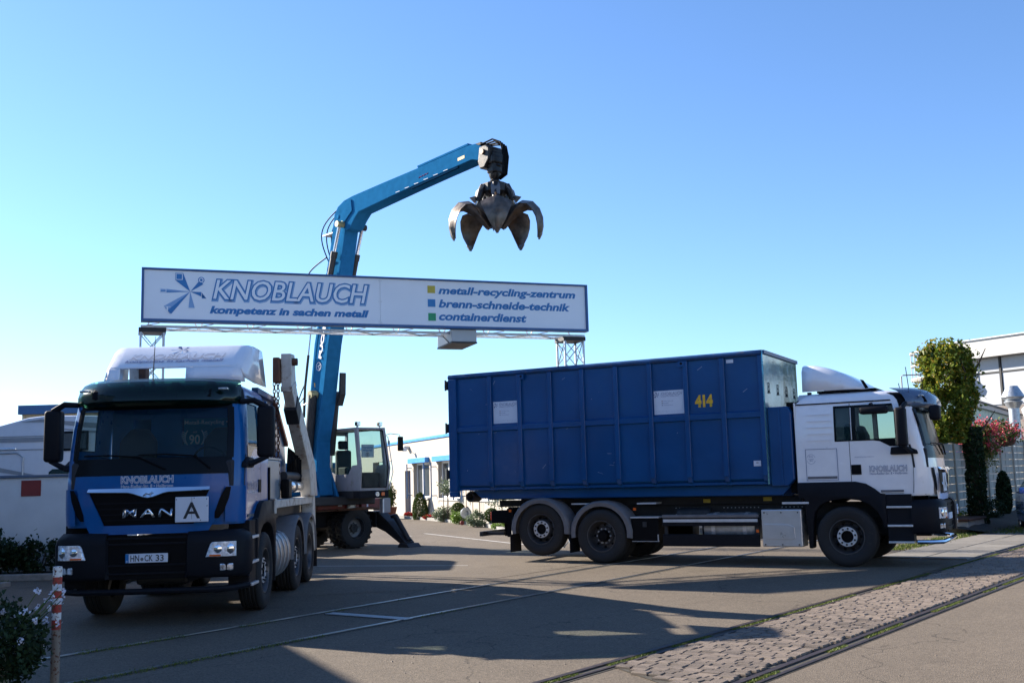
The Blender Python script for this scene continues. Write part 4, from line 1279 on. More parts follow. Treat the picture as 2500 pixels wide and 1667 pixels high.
# ------------------------------------------------------------------ trucks
def wheel(parent, x, y, z=0.525, side=-1, style='front', r=0.525, wdt=0.31, rim_r=0.30):
    """side is the outer face: -1 looks to -y"""
    w_ = sub('wheel', parent, (x, y, z))
    s = r / 0.525
    h = wdt / 2
    pr = [(rim_r, h * .75), (rim_r + .04, h * .95), (0.44 * s, h), (0.495 * s, h * .93), (0.518 * s, h * .78)]
    for g in (0.5, 0.17, -0.17, -0.5):
        pr += [(0.525 * s, h * (g + .12)), (0.512 * s, h * (g + .05)), (0.512 * s, h * (g - .05)), (0.525 * s, h * (g - .12))]
    pr += [(0.518 * s, -h * .78), (0.495 * s, -h * .93), (0.44 * s, -h), (rim_r + .04, -h * .95), (rim_r, -h * .75)]
    obj('tyre', M().lathe(pr, n=48, sgn=side), 'rubber', w_, smooth=True, angle=50)
    k = rim_r / 0.30
    if style == 'front':
        prof = [(.302 * k, h * .72), (.308 * k, h * .86), (.296 * k, h * .86), (.275 * k, h * .55), (.262 * k, h * .1), (.25 * k, -.02), (.215 * k, -.0), (.18 * k, h * .55), (.168 * k, h * .62)]
        obj('rim', M().lathe(prof, n=48, sgn=side), 'rim', w_, smooth=True)
        obj('hub_ring', M().lathe([(.172 * k, h * .58), (.172 * k, h * .72), (.108 * k, h * .72), (.104 * k, h * .5)], n=48, sgn=side), 'alu', w_, smooth=True)
        obj('hub', M().lathe([(.104 * k, h * .5), (.10 * k, h * .66), (.09 * k, h * .66), (.085 * k, h * .5), (0, h * .5)], n=32, sgn=side), 'black', w_, smooth=True)
        m = M()
        for q in range(10):
            a = 2 * PI * q / 10 + .2
            m.lathe([(.0185, h * .72), (.0185, h * .74), (.011, h * .76), (.011, h * .92), (0, h * .92)], c=(.139 * k * math.cos(a), 0, .139 * k * math.sin(a)), n=10, sgn=side)
        obj('wheel_nuts', m, 'chassis', w_)
        m = M()
        for q in range(10):
            a = 2 * PI * q / 10
            m.lathe([(.026, h * .02), (.026, h * .14), (0, h * .15)], c=(.222 * k * math.cos(a), 0, .222 * k * math.sin(a)), n=10, sgn=side)
        obj('hand_holes', m, 'black', w_)
    else:
        d = -.03 if style == 'rear' else -.01
        prof = [(.302 * k, h * .72), (.308 * k, h * .86), (.292 * k, h * .86), (.272 * k, h * .5), (.262 * k, d + .02), (.24 * k, d - .04), (.19 * k, d - .03), (.165 * k, d - .0), (.115 * k, d)]
        obj('rim', M().lathe(prof, n=48, sgn=side), 'rim', w_, smooth=True)
        obj('hub', M().lathe([(.112 * k, d), (.105 * k, h * .45), (.09 * k, h * .6), (.04 * k, h * .62), (0, h * .62)], n=32, sgn=side), 'black' if style == 'rear' else 'chassis', w_, smooth=True)
        m = M()
        for q in range(10):
            a = 2 * PI * q / 10
            m.lathe([(.016, d), (.016, d + .05), (0, d + .05)], c=(.14 * k * math.cos(a), 0, .14 * k * math.sin(a)), n=8, sgn=side)
        obj('wheel_nuts', m, 'steel', w_)
        m = M()
        for q in range(8):
            a = 2 * PI * q / 8
            m.lathe([(.024, d - .035), (.024, d - .02), (0, d - .02)], c=(.215 * k * math.cos(a), 0, .215 * k * math.sin(a)), n=10, sgn=side)
        obj('hand_holes', m, 'black', w_)
    return w_

ZL = [1.22, 1.45, 1.70, 1.90, 2.06, 2.20, 2.45, 2.72, 2.80, 2.88, 2.96, 3.03, 3.075, 3.09]
FL = [1.475, 1.50, 1.505, 1.49, 1.46, 1.435, 1.385, 1.315, 1.30, 1.28, 1.22, 1.08, 0.90, 0.72]
WLs = [1.115, 1.12, 1.12, 1.12, 1.12, 1.118, 1.11, 1.085, 1.075, 1.06, 1.035, 0.97, 0.85, 0.62]
def lerp_tab(z, tab):
    for i in range(len(ZL) - 1):
        if z <= ZL[i + 1]:
            k = max(0, (z - ZL[i]) / (ZL[i + 1] - ZL[i]))
            return tab[i] + (tab[i + 1] - tab[i]) * k
    return tab[-1]
VR = [0.997, 0.985, 0.965, 0.93, 0.885, 0.70, 0.48, 0.24, 0.0]
def cab_pt(u_or_v, z, off=0.0, kind='side', s=1):
    """point on the cab skin; kind side: given x on the flank, kind front: given |y|/w ratio"""
    F, W_ = lerp_tab(z, FL), lerp_tab(z, WLs)
    us = F - 0.40
    if kind == 'side':
        return (min(u_or_v, us), s * (W_ + off), z)
    r = u_or_v
    x = us + 0.40 * (1 - r ** 4.2) ** (1 / 3.2)
    y = W_ * r
    nx, ny = 1.0, 0.0
    if off:
        nx = max(0.0, 1 - r ** 6)
        ny = r ** 6
        l = math.hypot(nx, ny)
        nx, ny = nx / l, ny / l
    return (x + off * nx, s * (y + off * ny), z)

def cab_skin(name, parent, matn, rear, sidecols, holes, zs=None, off=0.0, only=None, front_hole=None, roof=True):
    """grid skin of the cab; holes = list of (col range, row range) on both flanks to leave open"""
    zs = zs or ZL
    m = M()
    cols = [('s', u) for u in sidecols] + [('f', r) for r in VR]
    ncol = len(cols)
    rows = []
    for z in zs:
        left = []
        for k, val in cols:
            left.append(cab_pt(val, z, off, 'side' if k == 's' else 'front', 1))
        if z > 2.9:
            rr = rear + (z - 2.9) * 1.6
            left[0] = (rr, left[0][1], z)
        right = [(p[0], -p[1], p[2]) for p in left[:-1]][::-1]
        rows.append(left + right)
    n = len(rows[0])
    m.v = [p for r in rows for p in r]
    for i in range(len(rows) - 1):
        for k in range(n - 1):
            kk = k if k < ncol - 1 else n - 2 - k
            skip = False
            for (c0, c1), (r0, r1) in holes:
                if c0 <= kk < c1 and r0 <= i < r1:
                    skip = True
            if not skip:
                m.f.append((i * n + k, i * n + k + 1, (i + 1) * n + k + 1, (i + 1) * n + k))
    if roof:
        m.f.append(tuple((len(rows) - 1) * n + k for k in range(n)))
    return m, rows

def bumper_x(y):
    tab = [(.5, 1.61), (.75, 1.61), (.98, 1.585), (1.13, 1.50), (1.20, 1.34)]
    for (a, xa), (b, xb) in zip(tab, tab[1:]):
        if y <= b:
            return xa + (xb - xa) * max(0, y - a) / (b - a)
    return 1.34

def build_cab(t, body, rear, long_cab, label_text_col, face):
    sc_ = [rear, rear + 0.05, -0.09, 0.17, 0.25, 0.88, 0.97] if long_cab else [rear, rear + 0.05, 0.17, 0.25, 0.88, 0.97]
    nS = len(sc_)
    iw = sc_.index(0.25)
    # rows: ws glass from z index 3..7 (1.90-2.72); door window rows 5..8 (2.20-2.80)
    # windscreen spans front columns from ratio 0.885 to 0
    wsc = (nS + 4, nS + len(VR) - 1)
    holes = [((iw, iw + 1), (5, 8)), (wsc, (3, 7))]
    holes.append(((iw + 1, iw + 2), (5, 8)))
    if long_cab:
        holes.append(((2, 3), (5, 8)))
    m, rows = cab_skin('cab_body', t, body, rear, sc_, holes)
    cab = obj('cab_body', m, body, t, smooth=True, angle=28)
    # inner rear wall with window opening
    rw = M()
    wallwith2 = [(-0.78, 0.12, 2.12, 2.62), (-0.78, -0.45, 2.12, 2.62)]
    ys = [-1.10, -0.80, -0.55, -0.10, 0.80, 1.10] if face else [-1.10, 1.10]
    if face:
        for a, b in ((-1.10, -0.80), (-0.55, -0.10), (0.80, 1.10)):
            rw.box(rear - .01, rear + .02, a, b, 1.22, 2.9)
        for a, b in ((-0.80, -0.55), (-0.10, 0.80)):
            rw.box(rear - .01, rear + .02, a, b, 1.22, 2.30)
            rw.box(rear - .01, rear + .02, a, b, 2.68, 2.9)
    else:
        rw.box(rear - .01, rear + .02, -1.10, 1.10, 1.22, 2.92)
    obj('rear_wall', rw, body, t)
    # glass
    g = M()
    zr = [1.90, 2.06, 2.20, 2.45, 2.72]
    g.grid([[cab_pt(r, z, -0.012, 'front', 1) for r in VR[4:]] + [cab_pt(r, z, -0.012, 'front', -1) for r in VR[4:-1][::-1]] for z in zr])
    obj('windscreen', g, 'wind', t, smooth=True)
    # black surround of the windscreen
    sr = M()
    for za, zb in ((1.86, 2.075), (2.70, 2.775)):
        zz = [za, (za + zb) / 2, zb]
        sr.grid([[cab_pt(r, z, 0.006, 'front', 1) for r in VR[4:]] + [cab_pt(r, z, 0.006, 'front', -1) for r in VR[4:-1][::-1]] for z in zz])
    for s in (1, -1):
        zz = [2.06, 2.2, 2.45, 2.72]
        sr.grid([[cab_pt(r, z, 0.006, 'front', s) for r in (0.90, 0.875, 0.85, 0.83)] for z in zz])
    obj('windscreen_surround', sr, 'gloss_black', t, smooth=True)
    for s in (1, -1):
        # flank glazing
        zz = [2.20, 2.45, 2.72, 2.80]
        g = M().grid([[cab_pt(u, z, -0.01, 'side', s) for u in (0.25, 0.88, 0.97)] for z in zz])
        dw = obj('door_window', g, 'wind', t, smooth=True)
        # black rubber round it and the lowered front corner
        b = M()
        y = lambda u, z, o: cab_pt(u, z, o, 'side', s)
        def strip2(us, z0, z1):
            b.grid([[y(u, z, 0.005) for u in us] for z in (z0, z1)])
        strip2((0.19, 0.55, 0.99), 2.785, 2.825)
        strip2((0.19, 0.60), 2.19, 2.215)
        b.grid([[y(u, z, 0.005) for u in (0.19, 0.265)] for z in (2.19, 2.45, 2.72, 2.82)])
        b.add([y(0.55, 2.215, .006), y(0.55, 2.19, .006), y(0.66, 2.17, .006), y(0.82, 2.08, .006), y(1.03, 2.07, .006), y(1.03, 2.22, .006)], [(0, 1, 2, 3, 4, 5)])
        obj('window_seal', b, 'gloss_black', t)
        if long_cab:
            g = M().grid([[y(u, z, -0.01) for u in (-0.09, 0.17)] for z in zz])
            obj('side_window', g, 'wind_dark', t)
            b = M()
            b.grid([[y(u, z, .005) for u in (-0.115, -0.08)] for z in (2.19, 2.45, 2.72, 2.82)])
            b.grid([[y(u, z, .005) for u in (-0.115, 0.19)] for z in (2.19, 2.215)])
            b.grid([[y(u, z, .005) for u in (-0.115, 0.19)] for z in (2.785, 2.825)])
            obj('window_seal', b, 'gloss_black', t)
        # door outline grooves
        d = M()
        d.grid([[cab_pt(0.13 + o, z, 0.002, 'side', s) for o in (0, 0.010)] for z in (1.47, 1.7, 2.0, 2.19)])
        d.grid([[cab_pt(0.165 + o, z, 0.007, 'side', s) for o in (0, 0.010)] for z in (2.2, 2.45, 2.72, 2.86)])
        zz = (1.27, 1.5, 1.7, 1.9, 2.1)
        d.grid([[cab_pt(r, z, 0.002, 'front', s) for r in (0.999, 0.9965)] for z in zz])
        d.grid([[cab_pt(u, z, 0.002, 'side', s) for u in (0.6, 1.0)] for z in (1.262, 1.27)])
        obj('door_seam', d, 'chassis', t)
        # drip rail
        obj('drip_rail', M().grid([[cab_pt(u, z, 0.014, 'side', s) for u in (rear, 0.0, 0.5, 0.95, 1.2)] for z in (2.872, 2.895)]), 'black', t)
        # handle recess
        yy = s * 1.121
        obj('door_handle', M().box(0.145, 0.315, min(yy, yy + s * .012), max(yy, yy + s * .012), 1.60, 1.775), 'black', t, bevel=0.02)
        obj('trim_strip', M().box(0.62, 1.0, min(yy, yy + s * .006), max(yy, yy + s * .006), 1.285, 1.325), 'mud', t)
        # mirrors
        mm = obj('mirror', M().box(0.98, 1.16, s * 1.37 - .11, s * 1.37 + .11, 2.06, 2.73), 'plastic', t, bevel=0.045, segs=3, smooth=True)
        obj('mirror_glass', M().box(0.972, 0.979, s * 1.37 - .09, s * 1.37 + .09, 2.10, 2.69), 'chrome', mm)
        obj('mirror_arm', M().tube([(1.12, s * 1.05, 2.79), (1.14, s * 1.22, 2.80), (1.10, s * 1.37, 2.72), (1.08, s * 1.39, 2.6)], [0.035, 0.04, 0.045, 0.04], 8), 'plastic', t, smooth=True)
        obj('mirror_arm', M().tube([(1.20, s * 1.08, 1.98), (1.16, s * 1.2, 1.98), (1.09, s * 1.4, 2.07)], [0.045, 0.04, 0.03], 8), 'plastic', t, smooth=True)
        obj('arm_foot', M().prism([(0.82, 1.93), (0.84, 2.06), (1.1, 2.07), (1.26, 2.0), (1.28, 1.93)], 'y', *sorted((s * 1.08, s * 1.17))), 'plastic', t, bevel=0.02)
    # windscreen wipers
    for y0, y1, y2 in ((0.18, -0.15, -0.83), (0.74, 0.55, -0.15)):
        a = Vector(cab_pt(abs(y0) / 1.12, 1.93, .03, 'front', 1 if y0 > 0 else -1))
        b = Vector(cab_pt(abs(y1) / 1.12, 2.09, .04, 'front', 1 if y1 > 0 else -1))
        c = Vector(cab_pt(min(.86, abs(y2) / 1.12), 2.115, .04, 'front', 1 if y2 > 0 else -1))
        obj('wiper', M().tube([a, b], 0.014, 6).tube([b + Vector((0, 0.03, -.005)), (b + c) / 2 + Vector((0.02, 0, 0.012)), c], 0.011, 6), 'black', t)
    # front panel, grille, chrome bar
    def fp(y, z, o=0.0):
        return cab_pt(min(0.995, abs(y) / lerp_tab(z, WLs)), z, o, 'front', 1 if y >= 0 else -1)
    def fpanel(m, rows_, o):
        """rows_: list of (z, y0, y1)"""
        m.grid([[fp(y0 + (y1 - y0) * k / 10, z, o) for k in range(11)] for z, y0, y1 in rows_])
        return m
    # the grey/black lower front: dark recess, then body colour frame proud of it
    lw = M().grid([[cab_pt(r, z, 0.0, 'front', 1) for r in VR] + [cab_pt(r, z, 0, 'front', -1) for r in VR[:-1][::-1]] for z in (1.10, 1.222)])
    lower = M()
    lower.grid([[(lerp_tab(1.22, FL) + .02 - .35 * abs(y) ** 5, y, z) for y in (-1.02, -.9, -.65, -.3, 0, .3, .65, .9, 1.02)] for z in (1.13, 1.24)])
    obj('front_frame', fpanel(M(), [(1.13 + .0, -.64, .64), (1.24, -.70, .70)], 0.045), body, t, smooth=True)
    gr = obj('grille', fpanel(M(), [(1.24, -.555, .555), (1.35, -.60, .60), (1.50, -.67, .67), (1.66, -.745, .745)], 0.030), 'black', t)
    for z, hw in ((1.30, .58), (1.37, .61), (1.44, .64), (1.51, .67)):
        obj('grille_bar', fpanel(M(), [(z, -hw, hw), (z + .012, -hw, hw)], 0.036), 'plastic', gr)
    for s in (1, -1):
        obj('front_frame', M().grid([[fp(s * (a + (b - a) * k / 4), z, 0.046) for k in range(5)] for z, a, b in ((1.13, .60, .72), (1.24, .555, .78), (1.35, .60, .84), (1.50, .67, .86), (1.66, .745, .88), (1.70, .76, .9))]), body, t, smooth=True)
        obj('air_vent', M().grid([[fp(s * (a + (b - a) * k / 3), z, 0.05) for k in range(4)] for z, a, b in ((1.30, .80, .845), (1.38, .805, .90), (1.55, .86, .955), (1.69, .925, .975))]), 'black', t)
        obj('corner_panel', M().grid([[cab_pt(r, z, 0.02 + (0.02 if r < .95 else 0), 'front', s) for r in (0.9985, 0.992, 0.975, 0.95, 0.91, 0.87, .82)] for z in (1.245, 1.4, 1.55, 1.70)]), body, t, smooth=True)
    ch = M()
    top, bot = [], []
    N_ = 24
    rws = []
    for k in range(N_ + 1):
        y = -0.75 + 1.5 * k / N_
        dip = max(0, 1 - abs(y) / 0.26)
        dip = dip * dip * (3 - 2 * dip)
        zt = 1.700
        zb = 1.652 - 0.02 * (1 - abs(y) / .75) - 0.060 * dip
        rws.append((y, zt, zb))
    ch.grid([[fp(y, zt, .048) for y, zt, zb in rws], [fp(y, zb + .010, .085) for y, zt, zb in rws], [fp(y, zb, .080) for y, zt, zb in rws]])
    cbar = obj('chrome_bar', ch, 'chrome', t, smooth=True)
    lion = M()
    lion.tube([(1.59, -.06, 1.60), (1.592, -.02, 1.635), (1.592, .02, 1.622), (1.592, .06, 1.65)], 0.006, 5)
    lion.tube([(1.592, -.03, 1.628), (1.592, -.025, 1.60)], 0.004, 5)
    lion.tube([(1.592, .035, 1.63), (1.592, .03, 1.60)], 0.004, 5)
    obj('emblem', lion, 'steel', cbar)
    o = text('lettering', 'MAN', 'chrome', gr, (fp(0, 1.4)[0] + .050, -0.315, 1.335), (0, 1, 0), (-.22, 0, 1), 0.61, 0.125, bold=0.012, ext=0.006, sp=1.25)
    # bumper
    bp = M()
    def bsec(s):
        return
    for s in (1, -1):
        outer = [(1.10, 1.205), (1.34, 1.20), (1.50, 1.13), (1.585, 0.98), (1.61, .75), (1.61, .50)]
        zz = [(0.575, .96), (0.62, .99), (0.80, 1.0), (1.0, 1.0), (1.07, .985), (1.115, .955)]
        rows_ = []
        for z, k in zz:
            rows_.append([(1.0 + (x - 1.0) * (k if k > .96 else k - .02), s * y * (k + .01 if y > 1 else 1), z) for x, y in outer])
        hood = [[(1.0, s * 1.0, 1.13)] + [(1.0 + (x - 1) * .8, s * y * .93, 1.135) for x, y in outer[1:]]]
        m = M()
        m.grid([[(1.3, s * y if y > 1 else s * y, 0.565) for x, y in outer]] + rows_ + [[(1.0 + (x - 1) * .82, s * min(y, 1.12) * .97, 1.155) for x, y in outer]])
        obj('bumper', m, 'plastic', t, smooth=True, angle=60)
        # inner cheek
        obj('bumper_cheek', M().add([(1.605, s * .50, .585), (1.61, s * .50, 1.06), (1.45, s * .44, 1.10), (1.50, s * .42, .60)], [(0, 1, 2, 3)]), 'plastic', t)
        hm = M()
        hm.grid([[(1.604, s * (y0_ + (1.088 - y0_) * k_ / 8), z_) for k_ in range(9)] for z_, y0_ in ((.832, .735), (.838, .737), (.86, .745), (.93, .768), (.99, .79), (1.008, .81), (1.013, .83))])
        hl = obj('headlight', hm, 'lamp_house', t, smooth=True)
        sf_ = hl.modifiers.new('s', 'SOLIDIFY')
        sf_.thickness = .03
        sf_.offset = 0
        # shear the lamp so that it follows the rounded corner
        for v in hl.data.vertices:
            v.co.x += bumper_x(abs(v.co.y)) - 1.592
        for (yy, rr) in ((.87, .068), (1.005, .070)):
            q = M().lathe([(0, 0.012), (rr * .5, .010), (rr, -.004), (rr * 1.08, -.02)], c=(0, 0, 0), ax='x', n=20)
            for i_ in range(len(q.v)):
                x, y, z = q.v[i_]
                q.v[i_] = (bumper_x(yy) + .022 + [0.012, .010, -.004, -.02][i_ // 20], s * yy + y, .925 + z)
            obj('reflector', q, 'chrome', hl, smooth=True)
        obj('indicator', M().box(1.61, 1.634, min(s * .78, s * .92), max(s * .78, s * .92), .838, .858), 'amber', hl)
        fl = obj('fog_light', M().box(1.50, 1.575, min(s * .90, s * 1.06), max(s * .90, s * 1.06), .655, .745), 'lens', t, bevel=0.015)
        for v in fl.data.vertices:
            v.co.x += bumper_x(abs(v.co.y)) - 1.565
        # steps behind the bumper
        st_ = obj('step_well', M().box(0.70, 1.12, min(s * .9, s * 1.17), max(s * .9, s * 1.17), .42, 1.25), 'plastic', t, bevel=0.01)
        for z in (1.015, .698, .418):
            obj('step', M().box(0.705, 1.12, min(s * 1.0, s * 1.215), max(s * 1.0, s * 1.215), z, z + .035), 'alu', st_, bevel=0.006)
        # fender over the front wheel
        pts_ = [(-.81, 1.20), (-.81, 1.482), (.20, 1.482), (.38, 1.44), (.52, 1.35), (.62, 1.262), (.70, 1.258), (.70, .68), (.64, .68), (.62, .80), (.54, .96), (.42, 1.08), (.25, 1.155), (0, 1.185), (-.25, 1.155), (-.42, 1.08), (-.52, .96), (-.56, .80), (-.585, .32), (-.66, .32), (-.70, 1.20)]
        obj('fender', M().prism(pts_, 'y', *sorted((s * .95, s * 1.19))), 'plastic', t, bevel=0.02, smooth=True)
    # centre of the bumper
    ctr = obj('bumper_centre', M().box(1.40, 1.555, -.50, .50, .58, 1.11), 'black', t)
    for z in (.64, .74, 1.0, 1.07):
        obj('slat', M().box(1.555, 1.575, -.49, .49, z, z + .02), 'plastic', ctr)
    obj('lower_bar', M().tube([(1.16, -1.17, .44), (1.40, -1.06, .435), (1.54, -.85, .43), (1.56, 0, .43), (1.54, .85, .43), (1.40, 1.06, .435), (1.16, 1.17, .44)], 0.038, 8), 'chrome' if long_cab else 'plastic', t, smooth=True)
    npl = obj('number_plate', M().box(1.576, 1.59, -.26, .26, .782, .892), 'card', t, bevel=0.004, segs=1)
    obj('plate_holder', M().box(1.57, 1.58, -.28, .28, .76, .90), 'black', npl)
    obj('country_strip', M().box(1.590, 1.5925, -.258, -.217, .784, .890), 'sign_blue', npl)
    text('lettering', 'D', 'yellow' if False else 'white_ink', npl, (1.593, -.245, .79), (0, 1, 0), (0, 0, 1), .016, .02, bold=.02)
    if face:
        text('lettering', 'HN', 'ink', npl, (1.592, -.195, .800), (0, 1, 0), (0, 0, 1), .105, .074, bold=.015)
        text('lettering', 'CK', 'ink', npl, (1.592, -.022, .800), (0, 1, 0), (0, 0, 1), .098, .074, bold=.015)
        text('lettering', '33', 'ink', npl, (1.592, .115, .800), (0, 1, 0), (0, 0, 1), .095, .074, bold=.015)
        obj('plate_seal', M().lathe([(0, 1.5925), (.02, 1.5925)], c=(0, -.055, .825), ax='x', n=16).lathe([(.02, 1.5925), (.02, 1.592)], c=(0, -.055, .825), ax='x', n=16), 'mud', npl)
    cw = M().grid([[cab_pt(r, z, 0.007, 'front', 1) for r in VR] + [cab_pt(r, z, 0.007, 'front', -1) for r in VR[:-1][::-1]] for z in (2.76, 2.80, 2.88, 2.96, 3.02)])
    obj('roof_front_cover', cw, 'black', t, smooth=True)
    # sun visor: translucent shell
    vz = [(2.735, .19, 1.0), (2.80, .25, 1.0), (2.88, .26, 1.0), (2.97, .215, .99), (3.05, .12, .97), (3.10, .0, .93)]
    v = M()
    rows_ = []
    for z, o, k in vz:
        F = lerp_tab(min(z, 2.88), FL)
        r = []
        for q in range(25):
            a = -1 + 2 * q / 24
            yy = a * 1.055 * k
            r.append((F + o - 0.42 * abs(a) ** 3.2, yy, z))
        rows_.append(r)
    v.grid(rows_)
    vis = obj('sun_visor', v, 'visor' if not long_cab else 'visor_blue', t, smooth=True)
    sol = vis.modifiers.new('s', 'SOLIDIFY')
    sol.thickness = 0.008
    for yb in (-.72, -.25, .22, .68):
        obj('visor_bracket', M().prism([(1.18, 2.80), (1.44, 2.84), (1.40, 2.93), (1.20, 3.06), (1.08, 3.04)], 'y', yb - .05, yb + .05), 'black', vis, bevel=0.01)
    for s in (1, -1):
        obj('marker_lamp', M().box(1.32, 1.40, s * .88 - .06, s * .88 + .06, 2.93, 2.955), 'lens', vis, bevel=0.006)
    # front mirror over the windscreen corner (passenger side)
    if long_cab:
        obj('front_mirror', M().box(1.48, 1.66, -1.02, -.80, 2.50, 2.76), 'plastic', t, bevel=0.05, segs=3, smooth=True)
    # interior
    sx = 0.35
    for s in (1, -1):
        seat = obj('seat', M().loft([[(sx - .30, s * .58 - .25, 2.0), (sx - .16, s * .58 - .25, 2.0), (sx - .16, s * .58 + .25, 2.0), (sx - .30, s * .58 + .25, 2.0)],
                                     [(sx - .36, s * .58 - .25, 2.35), (sx - .2, s * .58 - .25, 2.35), (sx - .2, s * .58 + .25, 2.35), (sx - .36, s * .58 + .25, 2.35)],
                                     [(sx - .38, s * .58 - .12, 2.52), (sx - .26, s * .58 - .12, 2.52), (sx - .26, s * .58 + .12, 2.52), (sx - .38, s * .58 + .12, 2.52)]]), 'seat', t, bevel=0.04, smooth=True)
        obj('cushion', M().box(sx - .25, sx + .25, s * .58 - .25, s * .58 + .25, 1.65, 1.82), 'seat', seat, bevel=.04)
    obj('dashboard', M().prism([(1.0, 1.5), (0.86, 2.0), (1.0, 2.09), (1.40, 2.03), (1.42, 1.5)], 'y', -1.02, 1.02), 'seat', t, bevel=.03)
    obj('steering_wheel', M().tube([(0.80 + .10 * math.sin(a), .58 + .21 * math.cos(a), 2.04 + .18 * math.sin(a)) for a in [q * PI / 12 for q in range(25)]], 0.016, 6), 'black', t)
    obj('cab_floor', M().box(rear + .05, 1.35, -1.05, 1.05, 1.24, 1.30), 'seat', t)
    obj('sun_blind_inside', M().box(1.0, 1.18, -1.0, 1.0, 2.725, 2.79), 'black', t)
    return cab, gr


K['lamp_house'] = mat('headlamp glass', (0.66, 0.70, 0.76), 0.12, metal=0.15, var=0.45, scale=26, coat=1.0)
K['visor_blue'] = glassmat('pale smoked visor plastic', (0.10, 0.15, 0.24), 0.85, 0.12)

def spoiler(t, matn, rear, cut=None, low=0.55):
    m = M()
    prof = [(rear + .20, 3.63), (rear + .45, 3.585), (rear + .78, 3.46), (rear + 1.05, 3.30), (rear + 1.34, 3.10)]
    return prof

# ---- right truck
RT = thing('container_truck', 'white cab three axle truck carrying the tall blue container, standing broadside at right', 'truck', (6.347, 19.8865, 0), -0.500)
cabR, grR = build_cab(RT, 'white_paint', -0.805, True, 'ink', False)
NS = (0, -1, 0)
X1, Z1 = (1, 0, 0), (0, 0, 1)
for s in (-1,):
    o = outlined('KNOBLAUCH', cabR, (0.455, -1.1215, 1.645), X1, Z1, 0.62, 0.10, 0.004, edge='ink_blue', fill='white_paint', b=0.035, fb=-.01)
    text('lettering', 'Hans-Rießer-Str. 8 • Heilbronn', 'ink_blue', cabR, (0.455, -1.1215, 1.592), X1, Z1, 0.62, 0.040, lift=.003)
    text('lettering', 'Metall-Recycling Heilbronn', 'ink_blue', cabR, (0.215, -1.1215, 1.895), X1, Z1, 0.33, 0.022, lift=.003)
    hatch = M()
    for a, b, c, d in ((-.645, -.085, 2.066, 2.074), (-.645, -.085, 1.512, 1.520), (-.645, -.638, 1.52, 2.066), (-.092, -.085, 1.52, 2.066)):
        hatch.box(a, b, -1.126, -1.121, c, d)
    ht = obj('locker_hatch', hatch, 'ink_blue', RT)
    obj('strip', M().box(-.625, -.105, -1.126, -1.121, 1.54, 1.585), 'mud', ht)
    m = M()
    for q in range(36):
        a, b = 2 * PI * q / 36, 2 * PI * (q + 1) / 36
        if q in (0, 1, 16, 17, 18, 19, 34, 35):
            continue
        m.add([(-.548 + .078 * math.cos(a), -1.124, 1.895 + .088 * math.sin(a)), (-.548 + .078 * math.cos(b), -1.124, 1.895 + .088 * math.sin(b)), (-.548 + .074 * math.cos(b), -1.124, 1.895 + .084 * math.sin(b)), (-.548 + .074 * math.cos(a), -1.124, 1.895 + .084 * math.sin(a))], [(0, 1, 2, 3)])
    obj('stamp_ring', m, 'ink_blue', ht)
    text('lettering', 'PCG', 'ink_blue', ht, (-.585, -1.1245, 1.925), X1, Z1, .072, .028)
    obj('stamp_line', M().box(-.60, -.50, -1.1255, -1.1245, 1.893, 1.897), 'ink_blue', ht)
    text('lettering', 'YBNV', 'ink_blue', ht, (-.585, -1.1245, 1.855), X1, Z1, .072, .024)
for q in range(5):
    obj('ventilation_rib', M().box(-.60, -.16, -1.128, -1.119, 2.22 + q * .115, 2.232 + q * .115), 'white_paint', RT)
# roof spoiler
def side_spoiler(t, matn, r0):
    top = [(r0, 3.63, .86), (r0 + .22, 3.615, .87), (r0 + .45, 3.55, .88), (r0 + .72, 3.43, .88), (r0 + .95, 3.29, .87), (r0 + 1.19, 3.125, .84)]
    rows_ = []
    for x, z, hw in top:
        zb = 3.125 if x < r0 + 1.1 else 3.11
        e = min(.14, (z - zb) * .6)
        rows_.append([(x, -hw - .06, zb), (x, -hw - .03, z - e), (x, -hw + .06, z - e * .25), (x, -hw + .2, z), (x, 0, z + .01), (x, hw - .2, z), (x, hw - .06, z - e * .25), (x, hw + .03, z - e), (x, hw + .06, zb)])
    m = M().grid(rows_)
    o = obj('roof_spoiler', m, matn, t, smooth=True, angle=60)
    sdf = o.modifiers.new('s', 'SOLIDIFY')
    sdf.thickness = .02
    return o
spR = side_spoiler(RT, 'white_paint', -.68)
obj('spoiler_slot', M().prism([(.36, 3.29), (.42, 3.27), (.50, 3.13), (.44, 3.12)], 'y', -.935, -.925), 'black', spR)
obj('spoiler_seal', M().box(-.42, .62, -.90, .90, 3.085, 3.122), 'black', RT)
obj('spoiler_bracket', M().box(-.62, -.56, -.8, -.7, 2.95, 3.12).box(-.62, -.56, .7, .8, 2.95, 3.12), 'chassis', RT)
for x, y, h in ((.95, -.35, .17), (1.15, -.75, .42), (1.2, .72, .42)):
    obj('antenna', M().tube([(x, y, 3.05), (x - .03, y, 3.05 + h)], .007, 5), 'black', RT)
m = M()
for q in range(9):
    a = -1 + 2 * (q + .5) / 9
    F = lerp_tab(2.88, FL)
    for z, o_ in ((2.83, .262), (3.02, .175)):
        m.lathe([(0, .004), (.014, .003), (.016, -.004)], c=(F + o_ - .42 * abs(a) ** 3.2, a * 1.055, z), ax='x', n=8)
obj('visor_studs', m, 'ink', RT)
obj('kerb_mirror', M().box(.38, .86, -1.38, -1.20, 2.64, 2.78), 'plastic', RT, bevel=.05, segs=3, smooth=True)
obj('kerb_mirror_arm', M().tube([(.55, -1.08, 2.83), (.56, -1.28, 2.80)], .03, 6), 'plastic', RT)
asg = obj('waste_sign', M().box(1.60, 1.612, -.80, -.42, 1.28, 1.60), 'card', RT, bevel=.006, segs=1)
